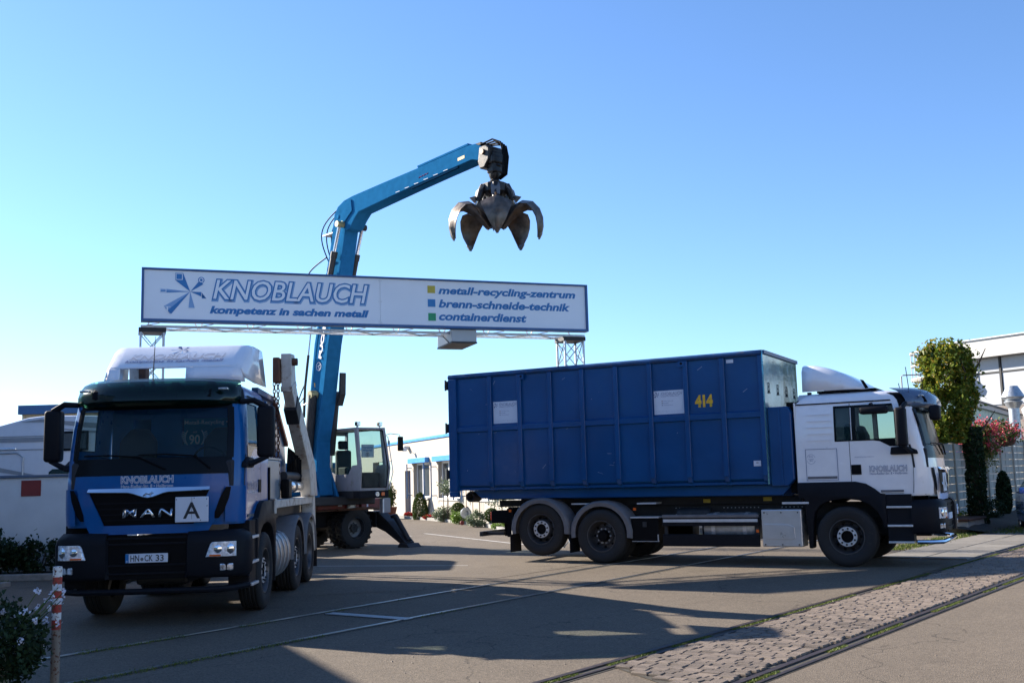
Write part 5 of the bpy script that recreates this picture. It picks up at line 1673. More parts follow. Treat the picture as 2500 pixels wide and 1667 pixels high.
text('lettering', 'A', 'ink', asg, (1.613, -.72, 1.34), (0, 1, 0), Z1, .20, .20, bold=.03)
# chassis
for s in (1, -1):
    obj('frame_rail', M().box(-7.2, 1.2, s * .39 - .04, s * .39 + .04, .82, 1.09), 'chassis', RT)
    obj('lift_rail', M().box(-7.35, -.9, s * .48 - .05, s * .48 + .05, 1.10, 1.235), 'chassis', RT)
for x in (-6.9, -5.4, -4.0, -2.7, -1.3):
    obj('cross_member', M().box(x - .06, x + .06, -.35, .35, .86, 1.05), 'chassis', RT)
for x, zz in ((0, .525), (-4.697, .525), (-6.047, .66)):
    obj('axle', M().tube([(x, -.95, zz), (x, .95, zz)], .07, 10), 'chassis', RT)
obj('gearbox', M().box(-1.4, .9, -.34, .34, .50, .86), 'chassis', RT, bevel=.04)
obj('differential', M().lathe([(0, -.25), (.2, -.18), (.24, 0), (.2, .18), (0, .25)], c=(-4.697, 0, .55), n=16), 'chassis', RT)
obj('rear_wall_pipes', M().box(-1.02, -.86, -1.0, 1.0, 1.5, 2.45).box(-.98, -.84, -.95, -.7, 1.3, 2.95), 'black', RT)
for k_ in range(6):
    obj('hose', M().tube([(-.86, -.98 + k_ * .05, 1.3), (-.9 - .02 * k_, -1.0 + k_ * .05, 1.9), (-.86, -.95 + k_ * .05, 2.5)], .015, 5), 'black', RT)
m = M()
for x in [(-3.4 + .075 * i) for i in range(36)]:
    if int((x + 4) * 2.6) % 3 == 0:
        continue
    m.lathe([(.012, -.445), (0, -.446)], c=(x, 0, 1.03), n=6).lathe([(.012, -.445), (0, -.446)], c=(x, 0, .90), n=6)
obj('rivets', m, 'steel', RT)
for s in (-1, 1):
    wheel(RT, 0, s * 1.03, .525, s, 'front')
    wheel(RT, -4.697, s * 1.06, .525, s, 'rear')
    wheel(RT, -4.697, s * .70, .525, s, 'rear')
    wheel(RT, -6.047, s * 1.03, .66, s, 'front')
    for cx, czz, nm in ((-4.697, .525, 1), (-6.047, .60, 2)):
        out = []
        inn = []
        for q in range(17):
            a = R(-8) + R(196) * q / 16
            out.append((cx + .665 * math.cos(a), czz + .05 + .64 * math.sin(a)))
            inn.append((cx + .63 * math.cos(a), czz + .05 + .605 * math.sin(a)))
        m = M()
        n_ = 17
        y0, y1 = s * .78, s * 1.23
        for q in range(16):
            m.add([(out[q][0], y0, out[q][1]), (out[q + 1][0], y0, out[q + 1][1]), (out[q + 1][0], y1 - s * .03, out[q + 1][1]), (out[q][0], y1 - s * .03, out[q][1]),
                   (inn[q][0], y0, inn[q][1]), (inn[q + 1][0], y0, inn[q + 1][1]), (inn[q + 1][0] , y1, inn[q + 1][1]), (inn[q][0], y1, inn[q][1])],
                  [(0, 1, 2, 3), (7, 6, 5, 4), (3, 2, 6, 7)])
        k2 = .555
        for q in range(16):
            a0, a1 = R(-8) + R(196) * q / 16, R(-8) + R(196) * (q + 1) / 16
            m.add([(inn[q][0], y1, inn[q][1]), (inn[q + 1][0], y1, inn[q + 1][1]), (cx + k2 * math.cos(a1), y1 - s * .012, czz + .05 + k2 * .96 * math.sin(a1)), (cx + k2 * math.cos(a0), y1 - s * .012, czz + .05 + k2 * .96 * math.sin(a0))], [(0, 1, 2, 3)])
        mg = obj('mudguard', m, 'mud', RT, smooth=True, angle=50)
        obj('mud_flap', M().box(cx - .68, cx - .665, min(y0, y1), max(y0, y1), .20, .56), 'plastic', mg)
    yy = lambda a, b: sorted((s * a, s * b))
    tb_ = obj('tool_box', M().box(-4.06, -3.50, *yy(.75, 1.18), .43, .87), 'black', RT, bevel=.01)
    obj('lid', M().box(-4.07, -3.49, *yy(.74, 1.2), .872, .895), 'alu', tb_)
    obj('latch', M().box(-3.82, -3.74, *yy(1.182, 1.195), .70, .80), 'chassis', tb_)
    obj('tray', M().box(-4.05, -3.50, *yy(1.15, 1.2), .425, .437).box(-3.52, -3.50, *yy(1.182, 1.2), .437, .56), 'steel', tb_)
    obj('side_guard', M().box(-3.42, -1.55, *yy(1.13, 1.19), .87, .93), 'mud', RT, bevel=.012)
    gd = obj('side_guard', M().box(-3.42, -1.55, *yy(1.13, 1.18), .72, .868), 'plastic', RT)
    obj('reflective_strip', M().box(-3.40, -1.57, *yy(1.181, 1.19), .79, .845), 'alu', gd)
    obj('side_guard', M().box(-3.42, -1.55, *yy(1.13, 1.19), .34, .565), 'plastic', RT, bevel=.01)
    obj('guard_post', M().box(-3.40, -3.34, *yy(1.08, 1.129), .36, .9).box(-1.63, -1.57, *yy(1.08, 1.129), .36, .9), 'chassis', RT)
    tk = obj('fuel_tank', M().lathe([(0, -.50), (.25, -.49), (.27, -.46), (.27, .46), (.25, .49), (0, .50)], c=(-2.15, s * .82, .68), ax='x', n=28), 'steel', RT, smooth=True)
    for x in (-2.45, -1.85):
        obj('tank_strap', M().lathe([(.272, -.035), (.278, -.035), (.278, .035), (.272, .035)], c=(x, s * .82, .68), ax='x', n=28), 'alu', tk)
    obj('air_tank', M().lathe([(0, -.35), (.11, -.33), (.13, -.28), (.13, .28), (.11, .33), (0, .35)], c=(-2.9, s * .78, .92), ax='x', n=18), 'chassis', RT, smooth=True)
    pn = obj('side_box', M().box(-1.495, -.765, *yy(.80, 1.20), .345, 1.01), 'silver_panel', RT, bevel=.018)
    obj('recess', M().prism([(-1.45, .76), (-1.0, .745), (-.90, .70), (-.89, .50), (-.93, .47), (-1.43, .47)], 'y', *yy(1.188, 1.206)), 'silver_panel', pn, bevel=.01)
    obj('recess_floor', M().prism([(-1.47, .745), (-1.02, .73), (-.92, .69), (-.915, .51), (-.94, .49), (-1.47, .49)], 'y', *yy(1.2065, 1.2085)), 'silver_panel', pn)
    m = M()
    for x in (-1.44, -1.13, -.83):
        for z in (.385, .955):
            m.lathe([(.014, .0), (.012, .012), (0, .014)], c=(x, s * 1.20, z), n=8, sgn=s)
    obj('bolt', m, 'chassis', pn)
    obj('amber_marker', M().box(-1.60, -1.55, *yy(1.191, 1.205), .60, .655), 'amber', RT)
    for x, z in ((-3.98, 1.02), (-6.74, 1.01), (-5.42, .95)):
        if x == -5.42:
            continue
        obj('amber_marker', M().box(x - .025, x + .025, *yy(1.16, 1.19), z, z + .05), 'amber', RT)
    obj('walkway_plate', M().box(-5.42, -5.0, *yy(.70, 1.0), 1.14, 1.165), 'alu', RT)
    obj('walkway_plate', M().box(-4.00, -3.6, *yy(.70, 1.0), 1.13, 1.16), 'alu', RT)
    obj('walkway_plate', M().box(-1.10, -.62, *yy(1.0, 1.2), 1.105, 1.14), 'alu', RT)
    obj('tail_lamp', M().box(-7.24, -6.86, *yy(.72, 1.10), .78, 1.04), 'black', RT, bevel=.01)
    obj('lamp_lens', M().box(-7.265, -7.24, *yy(.90, 1.08), .84, 1.02), 'red', RT, bevel=.01)
    obj('bumper_arm', M().box(-7.12, -6.95, *yy(.6, .75), .5, .82), 'black', RT)
    obj('yellow_tag', M().box(-2.80, -2.66, *yy(.535, .545), 1.13, 1.20).box(-1.62, -1.46, *yy(.535, .545), 1.15, 1.22), 'sq_yellow', RT)
obj('underride_bar', M().box(-7.50, -7.42, -1.16, 1.16, .515, .615), 'chassis', RT, bevel=.01)
obj('bar_bracket', M().box(-7.42, -7.0, -1.0, -.92, .53, .60).box(-7.42, -7.0, .92, 1.0, .53, .60), 'chassis', RT)
obj('rear_valves', M().box(-6.86, -6.72, -1.1, -.85, .5, 1.08).box(-6.9, -6.8, -.95, -.8, .52, .66), 'black', RT)

# ---- blue container on the right truck
CT = thing('roll_container', 'tall blue ribbed roll off container with yellow number 414 on the white cab truck', 'container', (6.347, 19.8865, 0), -0.500)
x0, x1, zb, zt = -8.14, -1.315, 1.47, 3.86
hw = 1.19
m = M()
m.box(x0, x1, -hw, -hw + .03, zb + .1, zt)
m.box(x0, x1, hw - .03, hw, zb + .1, zt)
m.box(x0, x1, -hw + .03, hw - .03, zb, zb + .05)
m.prism([(-hw, zb + .1), (-hw + .12, zb), (-hw + .16, zb), (-hw + .03, zb + .12)], 'x', x0, x1)
m.prism([(hw, zb + .1), (hw - .12, zb), (hw - .16, zb), (hw - .03, zb + .12)], 'x', x0, x1)
body = obj('body', m, 'skip_blue', CT)
obj('front_wall', M().box(x1, x1 + .025, -1.245, 1.245, zb - .0, zt + .06), 'skip_front_sheen', CT)
obj('rear_door', M().box(x0 - .03, x0, -1.22, 1.22, zb, zt), 'skip_blue', CT)
for s in (1, -1):
    yy = lambda a, b: sorted((s * a, s * b))
    obj('top_rail', M().tube([(x0 - .02, s * 1.20, 3.885), (x1 + .01, s * 1.20, 3.885)], .052, 14), 'scuff_blue', CT, smooth=True)
    for i, rx in enumerate((-7.19, -6.476, -5.768, -5.042, -4.306, -3.587, -2.853, -2.132, -1.399)):
        wd_ = .095 if i < 8 else .088
        rb = M()
        rb.prism([(s * (hw - .01), zb + .12), (s * 1.25, zb + .16), (s * 1.25, 3.835), (s * (hw - .01), 3.835)], 'x', rx, rx + wd_)
        rb.prism([(s * (hw - .01), zb + .119), (s * 1.25, zb + .159), (s * 1.21, zb + .06), (s * 1.05, zb - .03), (s * 1.05, zb + .0)], 'x', rx, rx + wd_)
        r_ = obj('rib', rb, 'skip_blue', CT, bevel=.008, segs=1)
        obj('rib_shoe', M().prism([(s * 1.2505, zb + .15), (s * 1.262, zb + .16), (s * 1.262, 1.955), (s * 1.2505, 1.955)], 'x', rx + .003, rx + wd_ - .003), 'skip_blue', r_)
    xs = [-7.95] + [r + .095 for r in (-7.19, -6.476, -5.768, -5.042, -4.306, -3.587, -2.853, -2.132)]
    xe = [-7.19, -6.476, -5.768, -5.042, -4.306, -3.587, -2.853, -2.132, -1.399]
    for a, b in zip(xs, xe):
        obj('waist_rail', M().prism([(s * (hw - .01), 2.685), (s * 1.235, 2.70), (s * 1.235, 2.80), (s * (hw - .01), 2.83)], 'x', a + .001, b - .001), 'skip_blue', CT)
    obj('corner_post', M().box(x0 - .01, -7.955, *yy(1.12, 1.26), 1.45, 3.84), 'skip_blue', CT, bevel=.01)
    obj('post_foot', M().box(x0 - .01, -7.97, *yy(1.12, 1.265), 1.33, 1.448), 'skip_blue', CT, bevel=.01)
    for hz in (3.62, 2.70, 1.72):
        hg = obj('hinge', M().box(x0 - .09, x0 - .031, *yy(1.18, 1.27), hz, hz + .19), 'chassis', CT, bevel=.01)
        obj('pin', M().tube([(x0 - .06, s * 1.28, hz - .02), (x0 - .06, s * 1.28, hz + .21)], .02, 8), 'chassis', hg)
    for hx in (-6.42, -2.93):
        hk = obj('net_hook', M().box(hx - .01, hx + .12, *yy(1.251, 1.262), 3.73, 3.835), 'skip_blue', CT)
        obj('hole', M().lathe([(.025, 0), (.025, .003), (0, .003)], c=(hx + .06, s * 1.262, 3.79), n=12, sgn=s), 'black', hk)
    obj('skid_rail', M().prism([(-7.55, 1.255), (-1.06, 1.24), (-.86, 1.43), (-.86, 1.468), (-7.85, 1.468)], 'y', *yy(.50, .60)), 'skip_blue', CT)
    obj('side_skirt', M().prism([(-7.5, 1.29), (-1.12, 1.27), (-.95, 1.45), (-7.7, 1.46)], 'y', *yy(.98, 1.02)), 'skip_blue', CT)
for s in (1, -1):
    obj('roller', M().lathe([(.07, -.16), (.11, -.16), (.11, .16), (.07, .16)], c=(-7.87, s * .72, 1.33), n=22, close=True), 'chassis', CT, smooth=True)
obj('hook_frame', M().prism([(-1.289, 1.43), (-.98, 1.43), (-.86, 1.55), (-.86, 2.75), (-.92, 2.87), (-1.289, 2.87)], 'y', -1.14, 1.14), 'skip_blue', CT, bevel=.02)
obj('frame_flange', M().box(-1.10, -1.06, -1.155, -1.14, 1.45, 2.86), 'skip_blue', CT)
obj('rim_front', M().box(x1 + .0255, x1 + .06, -1.25, 1.25, 3.86, 3.925), 'scuff_blue', CT)
for y in (-.95, -.30, .35, .95):
    c_ = M()
    for zc, r_ in ((3.30, .04), (3.22, .04)):
        c_.tube([(x1 + .035, y + r_ * math.cos(q * PI / 7), zc + r_ * math.sin(q * PI / 7)) for q in range(15)], .005, 5)
    c_.tube([(x1 + .035, y - .05, 3.14), (x1 + .035, y, 3.19), (x1 + .035, y + .05, 3.14)], .008, 5)
    obj('net_clip', c_, 'chassis', CT)
def info_card(x0_, z0_, x1_, z1_):
    y = -hw - .003
    c_ = obj('info_card', M().box(x0_, x1_, y, y + .002, z0_, z1_), 'card', CT)
    w_, h_ = x1_ - x0_, z1_ - z0_
    star(c_, (x0_ + w_ * .12, y - .001, z0_ + h_ * .84), X1, Z1, w_ * .20, mats=('ink_blue', 'ink_blue', 'card'), lift=.0005, thin=True)
    text('lettering', 'KNOBLAUCH', 'ink_blue', c_, (x0_ + w_ * .24, y - .0015, z0_ + h_ * .80), X1, Z1, w_ * .72, h_ * .13, bold=.02, shear=.2)
    text('lettering', 'KNOBLAUCH', 'card', c_, (x0_ + w_ * .24, y - .003, z0_ + h_ * .80), X1, Z1, w_ * .72, h_ * .13, bold=-.02, shear=.2)
    text('lettering', 'kompetenz in sachen metall', 'ink_blue', c_, (x0_ + w_ * .24, y - .0015, z0_ + h_ * .735), X1, Z1, w_ * .6, h_ * .04, bold=.02, shear=.2)
    for k, (tx, mt_) in enumerate((('metall-recycling', 'plaque_red'), ('baustoffe', 'ink'), ('containerdienst', 'ink_blue'))):
        zz = z0_ + h_ * (.54 - .085 * k)
        obj('bullet', M().box(x0_ + w_ * .26, x0_ + w_ * .29, y - .002, y - .001, zz, zz + h_ * .035), mt_, c_)
        text('lettering', tx, 'ink_blue', c_, (x0_ + w_ * .31, y - .0015, zz), X1, Z1, w_ * (.33 if k != 1 else .18), h_ * .035, lift=0)
    for zz in (.13, .08):
        text('lettering', 'Hans-Rießer-Str. 8 • Heilbronn • metall-recycling-zentrum', 'ink_blue', c_, (x0_ + w_ * .05, y - .0015, z0_ + h_ * zz), X1, Z1, w_ * .86, h_ * .018)
info_card(-7.07, 2.842, -6.49, 3.298)
info_card(-3.475, 2.842, -2.87, 3.298)
text('lettering', '414', 'yellow', CT, (-2.635, -hw - .004, 2.955), X1, Z1, .325, .20, bold=.06)
st1 = obj('sticker', M().box(-2.0, -1.865, -hw - .003, -hw - .001, 3.735, 3.80), 'card', CT)
st2 = obj('sticker', M().box(-1.58, -1.445, -hw - .003, -hw - .001, 1.80, 1.90), 'card', CT)
text('lettering', '40', 'ink', st2, (-1.535, -hw - .0045, 1.85), X1, Z1, .045, .025)
m = M()
rsc = random.Random(77)
for _ in range(26):
    x, z = rsc.uniform(-7.8, -1.6), rsc.uniform(1.7, 3.7)
    a, l = rsc.uniform(-1.2, 1.2), rsc.uniform(.02, .12)
    m.add([(x, -hw - .0012, z), (x + l * math.cos(a), -hw - .0012, z + l * math.sin(a)), (x + l * math.cos(a) + .004, -hw - .0012, z + l * math.sin(a) - .004), (x + .004, -hw - .0012, z - .006)], [(0, 1, 2, 3)])
obj('scratches', m, 'scratch', CT, kind='stuff')

# ---- left truck
LT = thing('skip_truck', 'blue cab skip loader truck with white lifting arms, facing the viewer at left', 'truck', (-4.6789, 14.9257, 0), -1.526)
cabL, grL = build_cab(LT, 'truck_blue', -0.40, False, 'white_ink', True)
Yp = (0, 1, 0)
def on_front(y, z):
    return cab_pt(abs(y) / lerp_tab(z, WLs), z, 0, 'front', 1 if y >= 0 else -1)[0]
xf = on_front(0.0, 1.78)
outlined('KNOBLAUCH', cabL, (xf + .006, -.355, 1.762), Yp, Z1, .645, .085, 0.0, edge='white_ink', fill='truck_blue', b=.05, fb=-.012)
text('lettering', 'Hans-Rießer-Str. 8 • Heilbronn', 'white_ink', cabL, (xf + .01, -.355, 1.703), Yp, Z1, .645, .042)
outlined('KNOBLAUCH', cabL, (1.0, 1.1215, 1.645), (-1, 0, 0), Z1, .62, .10, .004, edge='white_ink', fill='truck_blue', b=.012)
text('lettering', 'Hans-Rießer-Str. 8 • Heilbronn', 'white_ink', cabL, (1.0, 1.1215, 1.592), (-1, 0, 0), Z1, .62, .04, lift=.003)
asg = obj('waste_sign', M().box(1.59, 1.602, .345, .757, 1.262, 1.575), 'card', LT, bevel=.006, segs=1)
text('lettering', 'A', 'ink', asg, (1.603, .45, 1.31), Yp, Z1, .20, .195, bold=.012)
m = M()
for y, z in ((.36, 1.545), (.735, 1.545), (.74, 1.46), (.66, 1.285), (.58, 1.56)):
    m.lathe([(.007, .0), (0, .004)], c=(1.603, y, z), ax='x', n=8)
obj('screw', m, 'ink', asg)
obj('hinge_line', M().box(1.6035, 1.605, .549, .552, 1.30, 1.57), 'ink', asg)
# banner in the rear window
bn = obj('rear_window_banner', M().box(-.385, -.375, -.08, .78, 2.30, 2.68), 'banner', LT)
text('lettering', 'Metall-Recycling • Heilb', 'soft_ink', bn, (-.374, -.07, 2.575), Yp, Z1, .83, .075, bold=.01)
text('lettering', '90', 'soft_ink', bn, (-.374, .0, 2.31), Yp, Z1, .15, .13, bold=.02)
m = M()
for s in (-1, 1):
    m.tube([(-.374, .075 + s * (.10 + .035 * math.sin(q * PI / 8)), 2.30 + .026 * q) for q in range(9)], .007, 5)
    for q in range(7):
        m.tube([(-.374, .075 + s * (.10 + .035 * math.sin(q * PI / 8)), 2.31 + .026 * q), (-.374, .075 + s * (.15 + .035 * math.sin(q * PI / 8)), 2.335 + .026 * q)], .006, 4)
obj('laurel', m, 'soft_ink', bn)
text('lettering', 'seit', 'soft_ink', bn, (-.374, .05, 2.47), Yp, Z1, .06, .03)
obj('rear_window', M().box(-.395, -.39, -.55, -.10, 2.30, 2.68) if False else M().box(-.397, -.392, -.80, -.55, 2.30, 2.68), 'wind', LT)
# roof spoiler with its low centre opening
def front_spoiler(t):
    top = [(.46, 3.335, .92), (.44, 3.36, .925), (.02, 3.66, .955), (-.06, 3.695, .96), (-.36, 3.715, .97), (-.68, 3.72, .98)]
    rows_ = []
    ys = [-1, -.985, -.94, -.82, -.62, -.30, 0, .12, .30, .62, .82, .94, .985, 1]
    for x, z, hw_ in top:
        r = [(x - .05, -hw_ - .05, 3.14 if x < .3 else 3.17)]
        for y in ys:
            e = .06 * max(0, (abs(y) - .9) / .1) ** 2
            r.append((x, y * hw_, z - e))
        r.append((x - .05, hw_ + .05, 3.14 if x < .3 else 3.17))
        rows_.append(r)
    m = M().grid(rows_)
    # lower front cheeks left and right of the opening
    def cheek(y0, y1):
        n_ = 6
        m.grid([[(.46 + (.03 if z < 3.33 else 0), y0 + (y1 - y0) * k / n_, z) for k in range(n_ + 1)] for z in (3.12, 3.22, 3.335)])
    cheek(-.90, -.74)
    cheek(.16, .90)
    for y in (-.90, .90):
        s = 1 if y > 0 else -1
        m.add([(.46, y, 3.335), (.49, y, 3.12), (.40, y + s * .055, 3.12), (.41, y + s * .05, 3.17)], [(0, 1, 2, 3)])
    o = obj('roof_spoiler', m, 'white_paint', t, smooth=True, angle=45)
    sf = o.modifiers.new('s', 'SOLIDIFY')
    sf.thickness = .018
    return o
spL = front_spoiler(LT)
a_, b_ = Vector((.44, 0, 3.36)), Vector((.02, 0, 3.66))
up_ = (b_ - a_).normalized()
nn_ = Vector((0, 1, 0)).cross(up_)
outlined('KNOBLAUCH', spL, a_ + Vector((0, -.66, 0)) + up_ * .165 + nn_ * .012, Yp, up_, 1.30, .15, 0, edge='ink_blue', fill='white_paint', shear=.25, b=.012)
text('lettering', 'kompetenz in sachen metall', 'ink_blue', spL, a_ + Vector((0, -.70, 0)) + up_ * .07 + nn_ * .014, Yp, up_, 1.34, .075, bold=.02, shear=.25)
star(spL, a_ + Vector((0, .02, 0)) + up_ * .42 + nn_ * .012, Yp, up_, .26, mats=('ink_blue', 'soft_ink', 'white_paint'), lift=.004, thin=True)
obj('antenna', M().tube([(1.10, -.10, 3.06), (1.10, -.10, 3.16), (1.07, -.085, 3.68)], [.012, .008, .004], 6), 'black', LT)
obj('antenna_foot', M().lathe([(.03, 3.03), (.02, 3.10), (0, 3.11)], c=(1.10, -.10, 0), ax='z', n=10), 'black', LT)
for s in (-1, 1):
    wheel(LT, 0, s * 1.03, .525, s, 'front')
    for x in (-2.55, -3.90):
        wheel(LT, x, s * 1.06, .525, s, 'front' if x > -3 else 'rear')
        wheel(LT, x, s * .71, .525, s, 'rear')
        m = M()
        ang_ = [R(-5) + R(190) * q / 14 for q in range(15)]
        y0, y1 = s * .80, s * 1.24
        m.grid([[(x + .62 * math.cos(a), y, .58 + .62 * math.sin(a)) for a in ang_] for y in (y0, y1 - s * .03)] + [[(x + .595 * math.cos(a), y1, .58 + .595 * math.sin(a)) for a in ang_]] + [[(x + .54 * math.cos(a), y1 - s * .01, .58 + .545 * math.sin(a)) for a in ang_]])
        mg = obj('mudguard', m, 'mud', LT, smooth=True, angle=50)
        if x < -3:
            obj('mud_flap', M().box(x - .63, x - .615, min(y0, y1), max(y0, y1), .22, .6), 'plastic', mg)
    obj('frame_rail', M().box(-4.6, 1.2, s * .39 - .04, s * .39 + .04, .80, 1.06), 'chassis', LT)
    tk = obj('fuel_tank', M().loft([[(x, s * 1.02 + .20 * k * math.cos(q * PI / 9), .66 + .33 * k * math.sin(q * PI / 9)) for q in range(18)] for x, k in ((-.68, .9), (-.70, 1), (-1.80, 1), (-1.82, .9))]), 'tank_dark', LT, smooth=True)
    for x in (-.92, -1.24, -1.56):
        obj('tank_strap', M().loft([[(x + dx, s * 1.02 + .205 * k * math.cos(q * PI / 9), .66 + .335 * k * math.sin(q * PI / 9)) for q in range(18)] for dx, k in ((-.03, 1.0), (-.02, 1.03), (.02, 1.03), (.03, 1.0))], cap=False), 'steel', tk)
    yy = lambda a, b: sorted((s * a, s * b))
    obj('deck_rail', M().box(-4.35, -.52, *yy(.98, 1.20), 1.355, 1.475), 'arm_white', LT, bevel=.01)
    obj('deck_plate', M().box(-.60, -.50, *yy(.98, 1.215), 1.28, 1.50), 'arm_white', LT, bevel=.01)
    # lifting arm: base, lower leg leaning forward, knee, inner telescopic part
    arm = obj('lifting_arm', M().prism([(-4.42, 1.48), (-3.70, 1.48), (-3.45, 1.95), (-2.05, 2.85), (-2.15, 3.10), (-2.45, 3.02), (-4.15, 2.05)], 'y', *yy(1.08, 1.27)), 'arm_white', LT, bevel=.015)
    obj('arm_upper', M().prism([(-2.10, 2.86), (-1.62, 3.22), (-1.55, 3.74), (-1.92, 3.76), (-2.06, 3.30), (-2.44, 3.01)], 'y', *yy(1.10, 1.26)), 'arm_white', arm, bevel=.012)
    obj('knee_sleeve', M().prism([(-2.30, 2.66), (-1.98, 2.88), (-2.16, 3.12), (-2.48, 2.92)], 'y', *yy(1.07, 1.28)), 'chassis', arm, bevel=.01)
    obj('weld_plate', M().prism([(-1.63, 3.14), (-1.60, 3.22), (-2.02, 3.34), (-2.08, 3.27)], 'y', *yy(1.09, 1.27)), 'arm_white', arm, bevel=.006)
    obj('head_pin', M().lathe([(0, -.16), (.06, -.16), (.06, .16), (0, .16)], c=(-1.70, s * 1.18, 3.62), n=14), 'rust', arm, smooth=True)
    hd = obj('chain_head', M().box(-1.72, -1.50, *yy(.98, 1.09), 3.28, 3.68), 'rust', LT, bevel=.02)
    cy = obj('arm_cylinder', M().lathe([(0, -.95), (.085, -.95), (.095, -.9), (.095, .42), (.085, .45), (0, .45)], c=(-2.45, s * 1.10, 1.66), ax='x', n=22), 'rod', LT, smooth=True)
    obj('cylinder_label', M().lathe([(.0965, -.25), (.0965, .02)], c=(-2.45, s * 1.10, 1.66), ax='x', n=22), 'mud', cy)
    obj('cylinder_mount', M().box(-1.92, -1.62, *yy(1.09, 1.22), 1.48, 1.78), 'black', LT, bevel=.03)
    obj('cylinder', M().lathe([(0, -.9), (.07, -.9), (.07, .6), (0, .6)], c=(-2.5, s * 1.08, 1.83), ax='x', n=18), 'chassis', LT, smooth=True)
    obj('support_leg', M().prism([(-4.45, 1.48), (-4.20, 1.48), (-4.18, 1.0), (-4.34, .52), (-4.50, .50), (-4.52, 1.0)], 'y', *yy(1.02, 1.22)), 'arm_white', LT, bevel=.012)
    # chains
    for cx_, cy_, ln in ((-1.55, 1.06, 25), (-1.62, .99, 22)):
        chn = obj('chain', M().tube([(cx_, s * cy_, 3.30), (cx_, s * cy_, 3.38)], .02, 6), 'rust', LT)
        for q in range(ln):
            z = 3.27 - q * .058
            mm = linkm if 'linkm' in globals() else None
            if mm is None:
                lk = M()
                lk.tube([(.020 * math.cos(a) if True else 0, 0, .032 * math.sin(a) * 1.15) for a in [k * PI / 6 for k in range(13)]], .0085, 6)
                linkm = mesh_of('link', lk, 'rust', smooth=True)
            obj('link', linkm, None, chn, loc=(cx_ + rsc.uniform(-.004, .004) - q * .002, s * cy_, z), rot=(0, 0, 0.5 if q % 2 else 2.05))
        obj('chain_hook', M().tube([(cx_ - .05, s * cy_, 3.27 - ln * .058 + .02), (cx_ - .05, s * cy_, 3.27 - ln * .058 - .10), (cx_ - .02, s * cy_, 3.27 - ln * .058 - .15), (cx_ + .02, s * cy_, 3.27 - ln * .058 - .10)], .018, 6), 'black', chn)
for x, zz in ((0, .525), (-2.55, .525), (-3.90, .525)):
    obj('axle', M().tube([(x, -.95, zz), (x, .95, zz)], .07, 10), 'chassis', LT)
obj('gearbox', M().box(-1.4, .9, -.34, .34, .45, .86), 'chassis', LT, bevel=.04)
obj('deck', M().box(-4.35, -.55, -.98, .98, 1.20, 1.44), 'chassis', LT)
obj('hydraulic_tank', M().box(-1.70, -.50, .97, 1.075, 1.48, 2.07), 'tank_grey', LT, bevel=.02)
obj('tank_cap', M().box(-1.72, -.48, .96, 1.085, 2.071, 2.10), 'tank_grey', LT)
obj('exhaust_guard', M().box(-.49, -.45, 1.08, 1.14, 1.35, 1.95), 'black', LT)
hz_ = M()
for k_ in range(9):
    y = .97 + .02 * k_
    hz_.tube([(-3.0 - .03 * k_, y, 1.6), (-2.8 - .05 * k_, y + .03, 2.0 + .03 * k_), (-2.9 - .04 * k_, y + .03, 2.3 - .02 * k_), (-3.35, y, 2.1), (-3.5, y - .02, 1.6)], .016, 6)
obj('hydraulic_hoses', hz_, 'black', LT)
obj('valve_block', M().box(-3.6, -3.2, .97, 1.06, 1.65, 2.0), 'chassis', LT, bevel=.03)

# skip box sitting on the left truck
SK = thing('skip', 'blue ribbed waste skip loaded behind the blue cab', 'skip', (-4.6789, 14.9257, 0), -1.526)
out = [(-.46, 3.08), (-1.95, 3.04), (-3.08, 2.38), (-3.40, 1.46), (-.85, 1.46), (-.46, 1.9)]
m = M()
m.prism(out, 'y', -.90, -.87)
m.prism(out, 'y', .87, .90)
m.box(-.49, -.46, -.87, .87, 1.90, 3.07)
m.box(-3.3, -.9, -.87, .87, 1.46, 1.49)
m.add([(-3.08, -.87, 2.38), (-3.08, .87, 2.38), (-3.40, .87, 1.46), (-3.40, -.87, 1.46)], [(0, 1, 2, 3)])
obj('body', m, 'skip_blue', SK)
for s in (1, -1):
    y0, y1 = sorted((s * .90, s * .95))
    obj('top_rail', M().beam((-.44, s * .92, 3.07), (-1.95, s * .92, 3.03), .10, .09), 'scuff_blue', SK, bevel=.01)
    obj('end_rail', M().beam((-1.95, s * .93, 3.02), (-3.10, s * .93, 2.36), .07, .07), 'end_red', SK, bevel=.01)
    for x in (-.62, -.98, -1.34, -1.72):
        obj('rib', M().box(x - .03, x + .03, y0 + .001, y1, 1.50, 2.939), 'skip_blue', SK, bevel=.006, segs=1)

# ------------------------------------------------------------------ material handler with orange peel grab
EX = thing('material_handler', 'blue material handler crane holding a five armed grab over the sign', 'excavator', (-5.63, 28.17, 0), math.atan2(-0.733, 0.68))
BY0, BY1 = -.33, .07
# boom: shaped box section
back = [(0.98, 1.40), (0.72, 2.3), (0.80, 3.2), (0.91, 4.04), (1.12, 5.27), (1.40, 6.1), (1.68, 7.04), (1.94, 7.9), (2.02, 8.30)]
front = [(2.58, 8.12), (2.30, 6.98), (2.02, 6.05), (1.77, 5.20), (1.55, 4.10), (1.45, 3.62), (1.22, 2.75), (1.20, 2.1), (1.35, 1.40)]
boom = obj('boom', M().prism(back + front, 'y', BY0, BY1), 'crane_blue', EX, bevel=.012)
